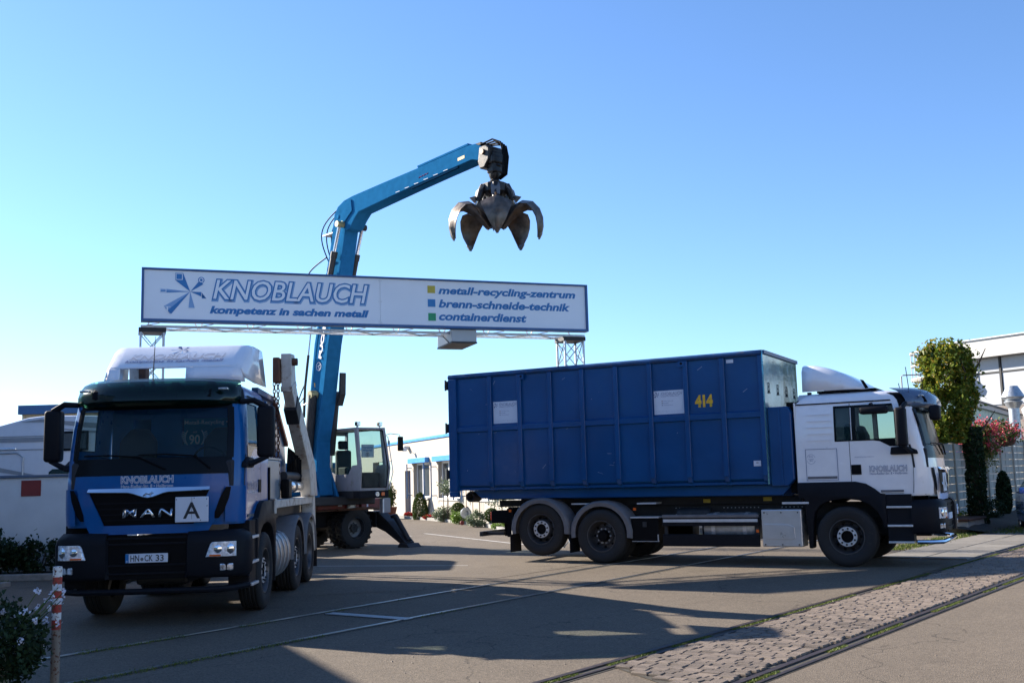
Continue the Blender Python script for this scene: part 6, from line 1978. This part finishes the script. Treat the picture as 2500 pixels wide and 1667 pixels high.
# raised edge plates along the near side of the boom
obj('edge_plate', M().prism([(1.35, 3.45), (1.52, 4.08), (1.73, 5.18), (2.2, 6.98), (2.28, 6.97), (1.775, 5.185), (1.558, 4.08), (1.40, 3.42)], 'y', BY0 - .018, BY0 - .001), 'crane_blue', boom)
obj('edge_plate', M().prism([(.93, 4.04), (1.14, 5.27), (1.70, 7.04), (1.78, 7.04), (1.24, 5.27), (1.06, 4.4), (1.3, 3.6), (1.2, 3.5)], 'y', BY0 - .014, BY0 - .001), 'crane_blue', boom)
dirv = Vector((1.70 - 1.46, 0, 5.9 - 5.05)).normalized()
d0 = Vector((1.455, BY0 - .02, 4.87))
perp = Vector((-dirv.z, 0, dirv.x))
text('lettering', 'FUCHS', 'white_ink', boom, d0, dirv, perp, .95, .13, bold=.05, lift=.002)
m = M()
cc_ = d0 + dirv * -.22 + perp * .06
for q in range(20):
    a, b = 2 * PI * q / 20, 2 * PI * (q + 1) / 20
    m.add([cc_ + dirv * math.cos(t) * r + perp * math.sin(t) * r for t, r in ((a, .11), (b, .11), (b, .098), (a, .098))], [(0, 1, 2, 3)])
obj('badge_ring', m, 'white_ink', boom)
text('lettering', 'A', 'white_ink', boom, cc_ - dirv * .055 - perp * .05, dirv, perp, .11, .10, bold=.0)
# stick
stick_pts = [(2.04, 8.30), (2.06, 8.50), (2.22, 8.68), (2.5, 8.79), (2.89, 8.83), (4.2, 8.875), (5.5, 8.91), (7.38, 8.985), (7.60, 8.97), (7.95, 8.79), (7.99, 8.70), (7.94, 8.50), (7.50, 8.64), (6.4, 8.585), (5.33, 8.52), (3.15, 8.37), (2.95, 8.22), (2.76, 8.02), (2.60, 8.0), (2.45, 8.13), (2.25, 8.10)]
stick = obj('stick', M().prism(stick_pts, 'y', BY0, BY1), 'crane_blue', EX, bevel=.012)
obj('stick_cover', M().prism([(5.52, 8.93), (7.35, 9.002), (7.33, 9.06), (5.50, 8.985)], 'y', BY0 + .03, BY1 - .03), 'crane_blue', stick, bevel=.01)
obj('side_plate', M().prism([(2.12, 8.35), (2.14, 8.52), (2.42, 8.70), (2.86, 8.74), (2.9, 8.45), (2.55, 8.22), (2.3, 8.2)], 'y', BY0 - .03, BY0 - .001), 'crane_blue', stick, bevel=.008)
obj('wear_rail', M().box(5.3, 7.0, BY0 + .01, BY0 + .06, 0, .05), 'dark_blue', stick, loc=(0, 0, 0))
wr = [o for o in stick.children if o.name.startswith('wear_rail')][0]
wr.data.transform(Matrix.Translation((5.3, 0, 8.47)) @ Matrix.Rotation(-R(3.5), 4, 'Y') @ Matrix.Translation((-5.3, 0, 0)))
text('lettering', 'Notaus' if False else 'QSX', 'red', stick, (5.55, BY0 - .002, 8.70), Vector((1, 0, .04)), Vector((0, 0, 1)), .33, .06, shear=.3) if False else None
obj('warning_label', M().prism([(7.02, 8.72), (7.25, 8.735), (7.25, 8.80), (7.02, 8.785)], 'y', BY0 - .003, BY0 - .001), 'yellow', stick)
obj('red_script', M().tube([(5.6 + .05 * q, BY0 - .004, 8.66 + .018 * (q % 2) + .004 * q) for q in range(8)], .006, 4), 'red', stick)
m = M()
for q in range(6):
    x = 4.7 + q * .36
    m.box(x, x + .16, BY0 - .003, BY0 - .001, 8.515 + (x - 4.7) * .055, 8.522 + (x - 4.7) * .055)
obj('dash_marks', m, 'white_ink', stick)
for x, z in ((2.30, 8.40), (2.45, 8.20)):
    obj('pin', M().lathe([(0, -.04), (.085, -.04), (.085, 0), (.055, .02), (0, .02)], c=(x, BY0 - .02, z), n=20, sgn=-1), 'crane_blue' if x < 2.4 else 'yellow_dull', stick, smooth=True)
# stick cylinders, one on either side of the boom
for y, dx in ((BY0 - .12, 0.0), (BY1 + .14, 0.03)):
    p0, p1, p2 = Vector((2.50 + dx, y, 8.16)), Vector((2.25 + dx, y, 7.50)), Vector((1.80 + dx, y, 6.20))
    cy = obj('stick_cylinder', M().tube([p1, p1.lerp(p2, .12), p1.lerp(p2, .121), p2], [.088, .088, .075, .075], 16), 'chassis', EX, smooth=True)
    obj('piston_rod', M().tube([p0, p1], .045, 12), 'rod', cy, smooth=True)
    obj('pin', M().lathe([(0, -.1), (.08, -.1), (.08, .1), (0, .1)], c=tuple(p0), n=16), 'yellow_dull' if y < 0 else 'chassis', cy)
    # boom lift cylinders below
    q0, q1, q2 = Vector((1.22 + dx, y, 3.95)), Vector((.98 + dx, y, 2.42)), Vector((.92 + dx, y, 1.55))
    cy = obj('boom_cylinder', M().tube([q0, q1], .115, 16), 'chassis', EX, smooth=True)
    obj('piston_rod', M().tube([q1, q2], .055, 12), 'rod', cy, smooth=True)
    obj('pin', M().lathe([(0, -.1), (.11, -.1), (.11, .1), (0, .1)], c=tuple(q0), n=16), 'yellow_dull' if y < 0 else 'chassis', cy)
obj('warning_label', M().box(1.0, 1.14, BY0 - .01, BY0 - .002, 4.16, 4.27), 'yellow', boom)
# hoses at the elbow and along the boom
def arc(p, q, bul, n=14):
    p, q, bul = Vector(p), Vector(q), Vector(bul)
    return [p.lerp(q, t) + bul * math.sin(t * PI) for t in [k / n for k in range(n + 1)]]
for k in range(4):
    obj('hose', M().tube(arc((2.16, -.30 + .09 * k, 8.62 - .02 * k), (1.72, -.28 + .09 * k, 7.35), (-.52 + .1 * k, 0, .18)), .017, 6), 'black', EX)
obj('hose_clamp', M().box(1.5, 2.05, -.32, .0, 8.05, 8.08), 'steel', EX)
obj('hose', M().tube(arc((1.85, BY0 - .1, 7.42), (1.5, BY0 - .05, 6.62), (-.75, 0, .06)), .018, 6), 'black', EX)
obj('pipe', M().tube([(1.52, BY0 - .12, 6.9), (1.10, BY0 - .10, 5.6), (.98, BY0 - .10, 5.0)], .02, 8), 'rod', EX)
obj('pipe', M().tube([(.98, BY0 - .10, 5.0), (.82, BY0 - .10, 4.2), (.76, BY0 - .10, 3.4)], .035, 8), 'chassis', EX)
obj('hose', M().tube(arc((.80, BY0 - .1, 4.25), (.80, BY0 - .1, 3.0), (-.35, 0, 0)), .018, 6), 'black', EX)
obj('hose', M().tube(arc((.86, BY0 - .16, 3.9), (.85, BY0 - .1, 2.9), (-.42, 0, .1)), .014, 6), 'black', EX)
obj('pipe', M().tube([(1.0, BY0 - .14, 3.75), (.72, BY0 - .14, 3.7)], .018, 6), 'rod', EX)
obj('edge_bracket', M().prism([(1.50, 3.7), (1.62, 4.05), (1.66, 4.5), (1.72, 4.5), (1.70, 3.95), (1.56, 3.66)], 'y', BY1, BY1 + .16), 'chassis', boom)
# upper deck
obj('platform', M().box(-2.0, 1.6, -1.2, 1.2, 1.14, 1.36), 'chassis', EX, bevel=.03)
obj('engine_cover', M().box(-2.1, .1, -1.2, 1.2, 1.361, 2.25), 'crane_blue', EX, bevel=.06)
obj('boom_bracket', M().prism([(.65, 1.36), (.80, 2.0), (1.05, 2.1), (1.45, 1.36)], 'y', -.45, -.37).prism([(.65, 1.36), (.80, 2.0), (1.05, 2.1), (1.45, 1.36)], 'y', .11, .19), 'crane_blue', EX, bevel=.02)
obj('turntable', M().lathe([(0, .98), (.75, .98), (.75, 1.138), (0, 1.138)], ax='z', n=32), 'chassis', EX)
# cab
cf = 2.08
cab = M()
cy0, cy1 = .30, 1.14
side_out = [(.35, 1.49), (.35, 3.02), (.45, 3.09), (2.04, 3.09), (2.09, 3.02), (2.20, 2.1), (2.20, 1.49)]
holeS = [(.45, 2.12), (.45, 3.03), (1.96, 3.03), (2.08, 2.14), (1.86, 2.13), (1.68, 1.91), (1.12, 1.91)]
def frame_side(y0, y1):
    outer = [(.35, 1.49), (.35, 2.12), (.35, 3.09), (2.04, 3.09), (2.20, 2.14), (2.20, 1.9), (2.16, 1.49)]
    # quads between outer and hole outline, two skins and rims
    o7 = [(.35, 2.12), (.35, 3.09), (2.06, 3.09), (2.19, 2.14), (2.19, 2.0), (2.17, 1.49), (.35, 1.49)]
    n = 7
    vs = [(p[0], y, p[1]) for y in (y0, y1) for p in o7] + [(p[0], y, p[1]) for y in (y0, y1) for p in holeS]
    fs = []
    for i in range(n):
        j = (i + 1) % n
        fs += [(i, j, 14 + j, 14 + i), (7 + i, 7 + j, 21 + j, 21 + i), (i, j, 7 + j, 7 + i), (14 + i, 14 + j, 21 + j, 21 + i)]
    return vs, fs
cab.add(*frame_side(cy0, cy0 + .05))
cab.add(*frame_side(cy1 - .05, cy1))
cab.box(.35, 2.05, cy0 + .05, cy1 - .05, 3.04, 3.09)
cab.box(.35, .40, cy0 + .05, cy1 - .05, 1.49, 2.1)
cab.box(.35, .40, cy0 + .05, cy1 - .05, 2.95, 3.04)
cab.box(2.12, 2.17, cy0 + .05, cy1 - .05, 1.49, 1.57)
cab.add([(2.17, cy1 - .05, 1.49), (2.19, cy1 + .04, 2.05), (2.06, cy1 - .02, 3.09), (2.10, cy1 + .02, 3.09), (2.22, cy1 + .09, 2.05), (2.20, cy1, 1.49),
         (2.05, cy1 - .05, 3.09)], [(0, 1, 2), (0, 1, 4, 5), (1, 2, 3, 4)])
cb_ = obj('cab', cab, 'grey_cab', EX, bevel=.006, segs=1)
obj('cab_base', M().box(.35, 2.18, cy0 - .0, cy1 + .05, 1.30, 1.485), 'chassis', EX, bevel=.01)
obj('base_trim', M().box(1.9, 2.19, cy0 - .005, cy1 + .055, 1.31, 1.48), 'plastic', EX, bevel=.01)
obj('side_window', M().add([(p[0], cy0 + .02, p[1]) for p in holeS], [tuple(range(7))]), 'wind', cb_)
obj('side_window', M().add([(p[0], cy1 - .02, p[1]) for p in holeS], [tuple(range(7))]), 'wind', cb_)
fw = M().add([(2.18, cy0 + .06, 1.58), (2.185, cy1 - .03, 1.58), (2.20, cy1 + .03, 2.05), (2.07, cy1 - .06, 3.0), (2.07, cy0 + .05, 3.0), (2.20, cy0 + .06, 2.05)], [(0, 1, 2, 5), (5, 2, 3, 4)])
obj('windscreen', fw, 'wind', cb_)
fs_ = M()
ring = [Vector(p) for p in ((2.18, cy0 + .05, 1.57), (2.185, cy1 - .02, 1.57), (2.21, cy1 + .035, 2.05), (2.08, cy1 - .05, 3.01), (2.08, cy0 + .04, 3.01), (2.205, cy0 + .05, 2.05))]
for a, b in zip(ring, ring[1:] + ring[:1]):
    fs_.tube([a, b], .014, 6)
obj('window_seal', fs_, 'black', cb_)
obj('pillar', M().beam((2.17, cy0 + .02, 1.49), (2.205, cy0 + .02, 2.05), .05, .06).beam((2.205, cy0 + .02, 2.05), (2.07, cy0 + .02, 3.07), .05, .06), 'grey_cab', cb_, bevel=.008)
fp_ = M()
fp_.beam((2.18, cy1, 1.49), (2.22, cy1 + .06, 2.05), .05, .05).beam((2.22, cy1 + .06, 2.05), (2.07, cy1 - .02, 3.07), .05, .05)
obj('pillar', fp_, 'grey_cab', cb_, bevel=.008)
wsn = obj('weigh_sign', M().add([(1.98, .50, 2.33), (1.98, .89, 2.33), (1.98, .89, 2.66), (1.98, .50, 2.66)], [(0, 1, 2, 3)]), 'card', cb_)
text('lettering', 'Vorsicht!', 'sign_blue', wsn, (1.985, .53, 2.56), (0, 1, 0), (0, 0, 1), .33, .055, bold=.02)
text('lettering', 'Waage!', 'sign_blue', wsn, (1.985, .54, 2.475), (0, 1, 0), (0, 0, 1), .29, .06, bold=.02)
m = M()
for q in range(18):
    a, b = 2 * PI * q / 18, 2 * PI * (q + 1) / 18
    m.add([(1.985, .69 + r * math.cos(t), 2.40 + r * math.sin(t)) for t, r in ((a, .055), (b, .055), (b, .045), (a, .045))], [(0, 1, 2, 3)])
obj('sign_ring', m, 'dark_red', wsn)
text('lettering', '5', 'ink', wsn, (1.985, .672, 2.37), (0, 1, 0), (0, 0, 1), .035, .06, bold=.02)
obj('seat', M().box(.85, 1.3, .50, .95, 1.75, 1.92).box(.75, .90, .50, .95, 1.9, 2.55).box(.75, .87, .58, .87, 2.57, 2.8), 'seat', cb_, bevel=.05)
obj('console', M().box(1.85, 2.1, .45, 1.0, 1.5, 1.95), 'seat', cb_, bevel=.04)
obj('control_panel', M().box(1.1, 1.5, .38, .48, 1.7, 2.1), 'seat', cb_, bevel=.03)
for y in (cy0 + .06, cy1 - .10):
    wl_ = obj('work_lamp', M().box(1.98, 2.08, y - .06, y + .06, 3.13, 3.23), 'chassis', EX, bevel=.015)
    obj('lamp_lens', M().box(2.081, 2.088, y - .05, y + .05, 3.14, 3.22), 'lens', wl_)
    obj('lamp_bracket', M().box(2.0, 2.04, y - .02, y + .02, 3.09, 3.13), 'steel', wl_)
obj('headlight', M().lathe([(0, 2.20), (.055, 2.20), (.065, 2.19), (.065, 2.17)], c=(0, .84, 1.395), ax='x', n=20), 'lens', EX, smooth=True)
obj('indicator', M().box(2.17, 2.205, .96, 1.06, 1.35, 1.44), 'amber', EX, bevel=.01)
mr_ = obj('cab_mirror', M().box(2.30, 2.36, 1.40, 1.56, 2.48, 2.85), 'black', EX, bevel=.02)
obj('mirror_arm', M().tube([(2.1, 1.12, 2.88), (2.2, 1.25, 2.93), (2.32, 1.45, 2.90), (2.33, 1.48, 2.84)], .011, 6), 'steel', mr_)
obj('grab_rail', M().tube([(2.08, 1.13, 2.88), (2.14, 1.22, 2.86), (2.24, 1.30, 1.95), (2.22, 1.18, 1.5)], .014, 6), 'steel', EX)
obj('blinker_box', M().box(2.13, 2.16, 1.22, 1.27, 2.65, 2.75), 'black', EX)
obj('step_post', M().box(2.02, 2.20, 1.02, 1.24, .92, 1.29), 'grey_cab', EX, bevel=.01)
obj('step_rail', M().box(2.19, 2.23, .98, 1.015, .92, 1.27), 'alu', EX)

# undercarriage with its own heading
UR = math.atan2(.73, .69)
UC = sub('undercarriage', EX, (0, 0, 0))
UC.matrix_parent_inverse = Matrix.Identity(4)
ux = Matrix.Rotation(-math.atan2(-0.733, 0.68), 4, 'Z') @ Matrix.Translation((-5.74 + 5.63, 28.10 - 28.17, 0)) @ Matrix.Rotation(UR, 4, 'Z')
def UM():
    return M(ux)
def ub(*a):
    return UM().box(*a)
obj('chassis_beam', ub(-2.1, 2.0, -.45, .45, .55, .97), 'chassis', UC, bevel=.02)
obj('cross_beam', ub(1.75, 2.15, -1.05, 1.05, .50, .92), 'chassis', UC, bevel=.02)
obj('cross_beam', ub(-2.2, -1.9, -1.05, 1.05, .50, .92), 'chassis', UC, bevel=.02)
obj('deck_plate', ub(-1.9, 1.55, -1.2, 1.2, .985, 1.02), 'rust', UC)
rb_ = obj('red_box', ub(-.2, .60, -1.16, -.85, 1.03, 1.28), 'dark_red', UC, bevel=.01)
obj('red_box', ub(.62, 1.15, -1.10, -.80, 1.03, 1.27), 'dark_red', UC, bevel=.01)
obj('red_box', ub(1.25, 2.0, -1.08, -.3, 1.0, 1.26), 'dark_red', UC, bevel=.01)
obj('label_plate', ub(.42, .55, -1.166, -1.161, 1.10, 1.22), 'card', rb_)
for a in (1.42, 1.90):
    obj('warning_stripe', ub(a, a + .05, -1.088, -1.082, 1.04, 1.24), 'card', UC)
obj('fender_plate', UM().prism([(.35, 1.0), (.35, 1.03), (1.35, 1.06), (1.95, 1.0), (1.95, .96), (1.35, 1.02)], 'y', -1.25, -.55), 'rust', UC)
obj('valve', ub(.75, 1.0, -1.15, -1.0, 1.03, 1.12).tube([(.7, -1.16, 1.04), (.95, -1.16, 1.2), (1.0, -1.16, 1.05)], .012, 5), 'steel', UC)
inv_rot = (0, 0, -math.atan2(-0.733, 0.68) + UR)
for wx in (1.0, -1.45):
    for s in (-1, 1):
        for k_, yy_ in enumerate((1.05, .70)):
            c0 = ux @ Vector((wx, s * yy_, .525))
            ww = sub('wheel', UC, tuple(c0), inv_rot)
            h = .15
            pr = [(.27, h * .8), (.31, h * .97), (.44, h), (.49, h * .92), (.505, h * .7), (.505, -h * .7), (.49, -h * .92), (.44, -h), (.31, -h * .97), (.27, -h * .8)]
            mt_ = M().lathe(pr, n=44, sgn=s)
            for q in range(22):
                a = 2 * PI * q / 22
                for sd in (-1, 1):
                    a2 = a + (PI / 22 if sd > 0 else 0)
                    T_ = Matrix.Rotation(-a2, 4, 'Y') @ Matrix.Translation((.512, sd * .075, 0)) @ Matrix.Rotation(sd * .35, 4, 'X')
                    vs = [T_ @ Vector((x, y, z)) for x in (-.012, .018) for y in (-.07, .07) for z in (-.026, .026)]
                    mt_.add(vs, [(0, 1, 3, 2), (4, 6, 7, 5), (0, 4, 5, 1), (2, 3, 7, 6), (0, 2, 6, 4), (1, 5, 7, 3)])
            obj('tyre', mt_, 'rubber', ww, smooth=True, angle=40)
            obj('rim', M().lathe([(.265, h * .8), (.275, h * .86), (.262, h * .92), (.25, h * .7), (.24, 0.02), (.16, 0.0), (.10, .01), (.09, .05), (0, .05)], n=40, sgn=s), 'rim', ww, smooth=True)
            mh_ = M()
            for q in range(8):
                a = 2 * PI * q / 8
                mh_.lathe([(.014, .0), (.014, .03), (0, .03)], c=(.13 * math.cos(a), 0, .13 * math.sin(a)), n=8, sgn=s)
            obj('wheel_nuts', mh_, 'chassis', ww)
for wx in (1.0, -1.45):
    obj('axle', UM().tube([(wx, -1.1, .525), (wx, 1.1, .525)], .11, 12), 'chassis', UC)
for sx_ in (1, -1):
    for s in (1, -1):
        bx_ = 1.95 if sx_ > 0 else -2.05
        yy = lambda a: s * a
        og = obj('outrigger', UM().prism([(yy(.60), .90), (yy(1.05), .92), (yy(1.50), .66), (yy(2.20), .12), (yy(2.10), .03), (yy(1.40), .38), (yy(.95), .52), (yy(.60), .56)], 'x', bx_ - .16, bx_ + .16), 'chassis', UC, bevel=.012)
        obj('outrigger_cylinder', UM().tube([(bx_, yy(1.48), .78), (bx_, yy(1.62), .80), (bx_, yy(2.18), .16)], [.05, .075, .065], 12), 'chassis', UC, smooth=True)
        obj('foot_pad', UM().prism([(yy(1.95), 0.0), (yy(2.02), .10), (yy(2.30), .10), (yy(2.42), 0.0)], 'x', bx_ - .22, bx_ + .22), 'chassis', UC, bevel=.01)

# grab: rotator, body, five claws
GX, GY = 8.02, -.14
GB = thing('orange_peel_grab', 'opened five claw scrap grab hanging in the sky from the crane stick', 'grab', tuple(EX.matrix_world.translation)[:3] if False else (-5.63, 28.17, 0), math.atan2(-0.733, 0.68))
hd_ = obj('stick_head', M().prism([(7.80, 8.84), (8.02, 8.84), (8.12, 8.76), (8.10, 8.50), (7.95, 8.34), (7.80, 8.34), (7.74, 8.5)], 'y', BY0 - .05, BY1 + .05), 'grab_dark', GB, bevel=.03)
obj('pin', M().lathe([(0, -.28), (.06, -.28), (.06, .28), (0, .28)], c=(7.92, GY, 8.70), n=16), 'grab', hd_, smooth=True)
obj('link', M().box(7.92, 8.16, GY - .15, GY + .15, 8.22, 8.70).box(7.98, 8.20, GY - .20, GY + .20, 8.42, 8.60), 'grab_dark', GB, bevel=.04)
obj('rotator', M().lathe([(0, 7.98), (.11, 7.98), (.12, 8.06), (.09, 8.10), (.11, 8.14), (.13, 8.2), (.13, 8.34), (.17, 8.38), (.15, 8.46), (0, 8.46)], c=(GX, GY, 0), ax='z', n=20), 'grab_dark', GB, smooth=True)
for k_ in range(4):
    o_ = -.12 + k_ * .08
    obj('hose', M().tube([(7.55, GY + o_, 8.96), (7.80, GY + o_, 8.94), (8.08, GY + o_ * .8, 8.97 - .03 * k_), (8.30 + .015 * k_, GY + o_ * .5, 8.86 - .03 * k_), (8.37 + .015 * k_, GY + o_ * .4, 8.52), (8.34, GY + o_ * .5, 8.15), (8.16, GY + o_ * .3, 8.08)], .019, 7), 'black', GB, smooth=True)
obj('fitting', M().box(7.35, 7.75, GY - .14, GY + .14, 8.92, 8.99), 'black', GB, bevel=.01)
gb = obj('grab_body', M().lathe([(0, 7.02), (.13, 7.05), (.22, 7.15), (.20, 7.4), (.17, 7.6), (.20, 7.72), (.30, 7.80), (.30, 7.98), (.20, 8.02), (0, 8.02)], c=(GX, GY, 0), ax='z', n=10), 'grab_dark', GB, bevel=.01)
# claw profile in its own radial plane: r outward, z up; spine (inner line) and width
prof = [(.12, 7.06, .16, .13), (.26, 7.24, .26, .14), (.44, 7.42, .44, .13), (.62, 7.51, .60, .12), (.80, 7.48, .66, .11), (.93, 7.34, .62, .095), (1.00, 7.16, .50, .08), (1.01, 6.98, .36, .07), (.985, 6.84, .21, .055), (.955, 6.73, .08, .04)]
view = math.atan2(-22.0, .26)           # world direction from the grab to the viewer
base = view - math.atan2(-0.733, 0.68)
for k_ in range(5):
    a = base + k_ * 2 * PI / 5 + R(1.5)
    ca, sa = math.cos(a), math.sin(a)
    def G(r, t, z):
        return (GX + r * ca - t * sa, GY + r * sa + t * ca, z)
    secs = []
    for i_, (r, z, wd_, th) in enumerate(prof):
        r2_, z2_ = prof[min(i_ + 1, 9)][:2]
        r1_, z1_ = prof[max(i_ - 1, 0)][:2]
        dr_, dz_ = r2_ - r1_, z2_ - z1_
        l_ = math.hypot(dr_, dz_)
        nr, nz = -dz_ / l_, dr_ / l_            # outward / upward normal of the arch
        hwid = wd_ / 2
        cur = th * .55
        # outer side rounded ridge, inner side hollow
        secs.append([G(r + nr * (cur * 1.2), 0.0, z + nz * (cur * 1.2)), G(r + nr * cur * .9, .05 * min(1, hwid / .1), z + nz * cur * .9), G(r + nr * .2 * cur - nr * .02, hwid * .6, z + nz * .2 * cur - nz * .02), G(r - nr * cur, hwid, z - nz * cur), G(r - nr * (cur + .018), hwid * .96, z - nz * (cur + .018)),
                     G(r - nr * .5 * cur, hwid * .5, z - nz * .5 * cur), G(r - nr * .35 * cur, 0, z - nz * .35 * cur), G(r - nr * .5 * cur, -hwid * .5, z - nz * .5 * cur), G(r - nr * (cur + .018), -hwid * .96, z - nz * (cur + .018)), G(r - nr * cur, -hwid, z - nz * cur),
                     G(r + nr * .2 * cur - nr * .02, -hwid * .6, z + nz * .2 * cur - nz * .02), G(r + nr * cur * .9, -.05 * min(1, hwid / .1), z + nz * cur * .9)])
    cl = obj('claw', M().loft(secs), 'grab', GB, smooth=True, angle=32)
    tip = [G(.955, 0, 6.74)]
    obj('claw_tooth', M().loft([[G(.985 + o, t, 6.83) for o, t in ((.03, -.07), (.03, .07), (-.035, .07), (-.035, -.07))], [G(.945 + o, t, 6.70) for o, t in ((.015, -.025), (.015, .025), (-.015, .025), (-.015, -.025))]]), 'grab_tip', cl, bevel=.006)
    # ridge plate and lugs near the hub
    obj('ridge_plate', M().add([G(.20, -.022, 7.10), G(.34, -.022, 7.42), G(.58, -.022, 7.66), G(.46, -.022, 7.70), G(.28, -.022, 7.62), G(.20, .022, 7.10), G(.34, .022, 7.42), G(.58, .022, 7.66), G(.46, .022, 7.70), G(.28, .022, 7.62)],
        [(0, 1, 2, 3, 4), (9, 8, 7, 6, 5), (0, 1, 6, 5), (1, 2, 7, 6), (2, 3, 8, 7), (3, 4, 9, 8), (4, 0, 5, 9)]), 'grab', cl)
    obj('claw_cylinder', M().tube([G(.27, 0, 7.96), G(.33, 0, 7.78), G(.40, 0, 7.60)], [.06, .085, .075], 12), 'grab_dark', GB, smooth=True)
    obj('cylinder_guard', M().add([G(.26, -.08, 7.99), G(.26, .08, 7.99), G(.40, .10, 7.84), G(.45, .09, 7.66), G(.45, -.09, 7.66), G(.40, -.10, 7.84), G(.23, -.08, 7.95), G(.23, .08, 7.95), G(.36, .08, 7.82), G(.41, .08, 7.66), G(.41, -.08, 7.66), G(.36, -.08, 7.82)],
        [(0, 1, 2, 5), (5, 2, 3, 4), (6, 7, 8, 11), (11, 8, 9, 10), (0, 5, 11, 6), (5, 4, 10, 11), (1, 2, 8, 7), (2, 3, 9, 8), (3, 4, 10, 9), (0, 1, 7, 6)]), 'mud', GB)
    obj('piston_rod', M().tube([G(.40, 0, 7.62), G(.46, 0, 7.50)], .03, 8), 'rod', GB)
    b2 = a + PI / 5
    c2, s2 = math.cos(b2), math.sin(b2)
    obj('body_web', M().add([(GX + .10 * c2, GY + .10 * s2, 7.02), (GX + .36 * c2, GY + .36 * s2, 7.45), (GX + .17 * c2, GY + .17 * s2, 7.5), (GX + .08 * c2, GY + .08 * s2, 7.2)], [(0, 1, 2, 3)]), 'grab_dark', gb)

# ------------------------------------------------------------------ foreground left: striped post, flower tub
bo = thing('striped_post', 'rusty red and white striped post standing among white flowers in the lower left corner', 'post', (-4.03, 9.42, 0))
pr = [(.039, 0), (.039, 1.02), (.036, 1.035), (0, 1.04)]
obj('post', M().lathe(pr, ax='z', n=24), 'post_paint', bo, smooth=True)
r3 = random.Random(9)
tub = thing('flower_tub', 'dark tub of trailing plants with red and white flowers in the lower left corner', 'plant', (-4.46, 8.72, 0))
obj('tub', M().lathe([(0, 0), (.30, 0), (.38, .42), (.36, .42), (.34, .38), (0, .38)], ax='z', n=24), 'concrete', tub)
pts = []
for _ in range(7500):
    d = Vector((r3.gauss(0, 1), r3.gauss(0, 1), abs(r3.gauss(0, .9)) - .55)).normalized()
    pts.append(Vector((d.x * .58, d.y * .50, .42 + d.z * .42)) * 1.0 * (1 - .4 * r3.random() ** 2) + Vector((0, 0, .05)) + Vector((r3.gauss(0, .04), r3.gauss(0, .04), r3.gauss(0, .04))))
obj('foliage', leaves(pts, .026, r3), 'leaf_dark', tub)
def florets(centres, n, spread, size):
    p = []
    for c in centres:
        for _ in range(n):
            p.append(Vector(c) + Vector((r3.gauss(0, spread), r3.gauss(0, spread), r3.gauss(0, spread))))
    return leaves(p, size, r3, aspect=.9)
whites = []
for _ in range(26):
    whites.append((r3.uniform(.18, .55), r3.uniform(-.25, .5), r3.uniform(.16, .80)))
for _ in range(9):
    whites.append((.50 + r3.gauss(0, .10), .36 + r3.gauss(0, .15), .78 + r3.gauss(0, .08)))
whites.append((-.30, .1, 1.0))
obj('white_blossom', florets(whites, 12, .013, .014), 'petal_white', tub)
m = M()
for c in whites:
    m.tube([(c[0] * .5, c[1] * .5, .45), (c[0], c[1], c[2])], .004, 4)
obj('stems', m, 'leaf_box', tub)
reds = [(.17, -.40, .52), (.30, -.40, .50), (.22, -.44, .30), (.34, -.38, .27), (.16, -.46, .22), (.20, -.30, .66), (.42, -.30, .14), (.12, -.25, .80), (.26, -.42, .12)]
obj('red_blossom', florets(reds, 34, .022, .016), 'petal_deep', tub)

# litter and small stones on the asphalt
lt = M()
for _ in range(420):
    x, y = r3.uniform(-3, 9), r3.uniform(8.6, 27)
    s_ = r3.uniform(.006, .018)
    lt.add([(x - s_, y, .001), (x, y - s_, .001), (x + s_, y, .001), (x, y + s_, .001), (x, y, s_ * .8)], [(0, 1, 4), (1, 2, 4), (2, 3, 4), (3, 0, 4)])
obj('loose_grit', lt, 'cobble', kind='stuff')
for o in bpy.data.objects:
    if o.name.split('.')[0] in ('wheel_nuts', 'hand_holes', 'rivets', 'bolt', 'screw', 'stamp_ring', 'visor_studs', 'dash_marks', 'laurel', 'hydraulic_hoses', 'bar_bracket', 'stems', 'curtain', 'trailing_vines', 'blossom', 'white_blossom', 'red_blossom', 'foliage', 'crown', 'ivy'):
        o['kind'] = 'stuff'
bpy.context.view_layer.update()
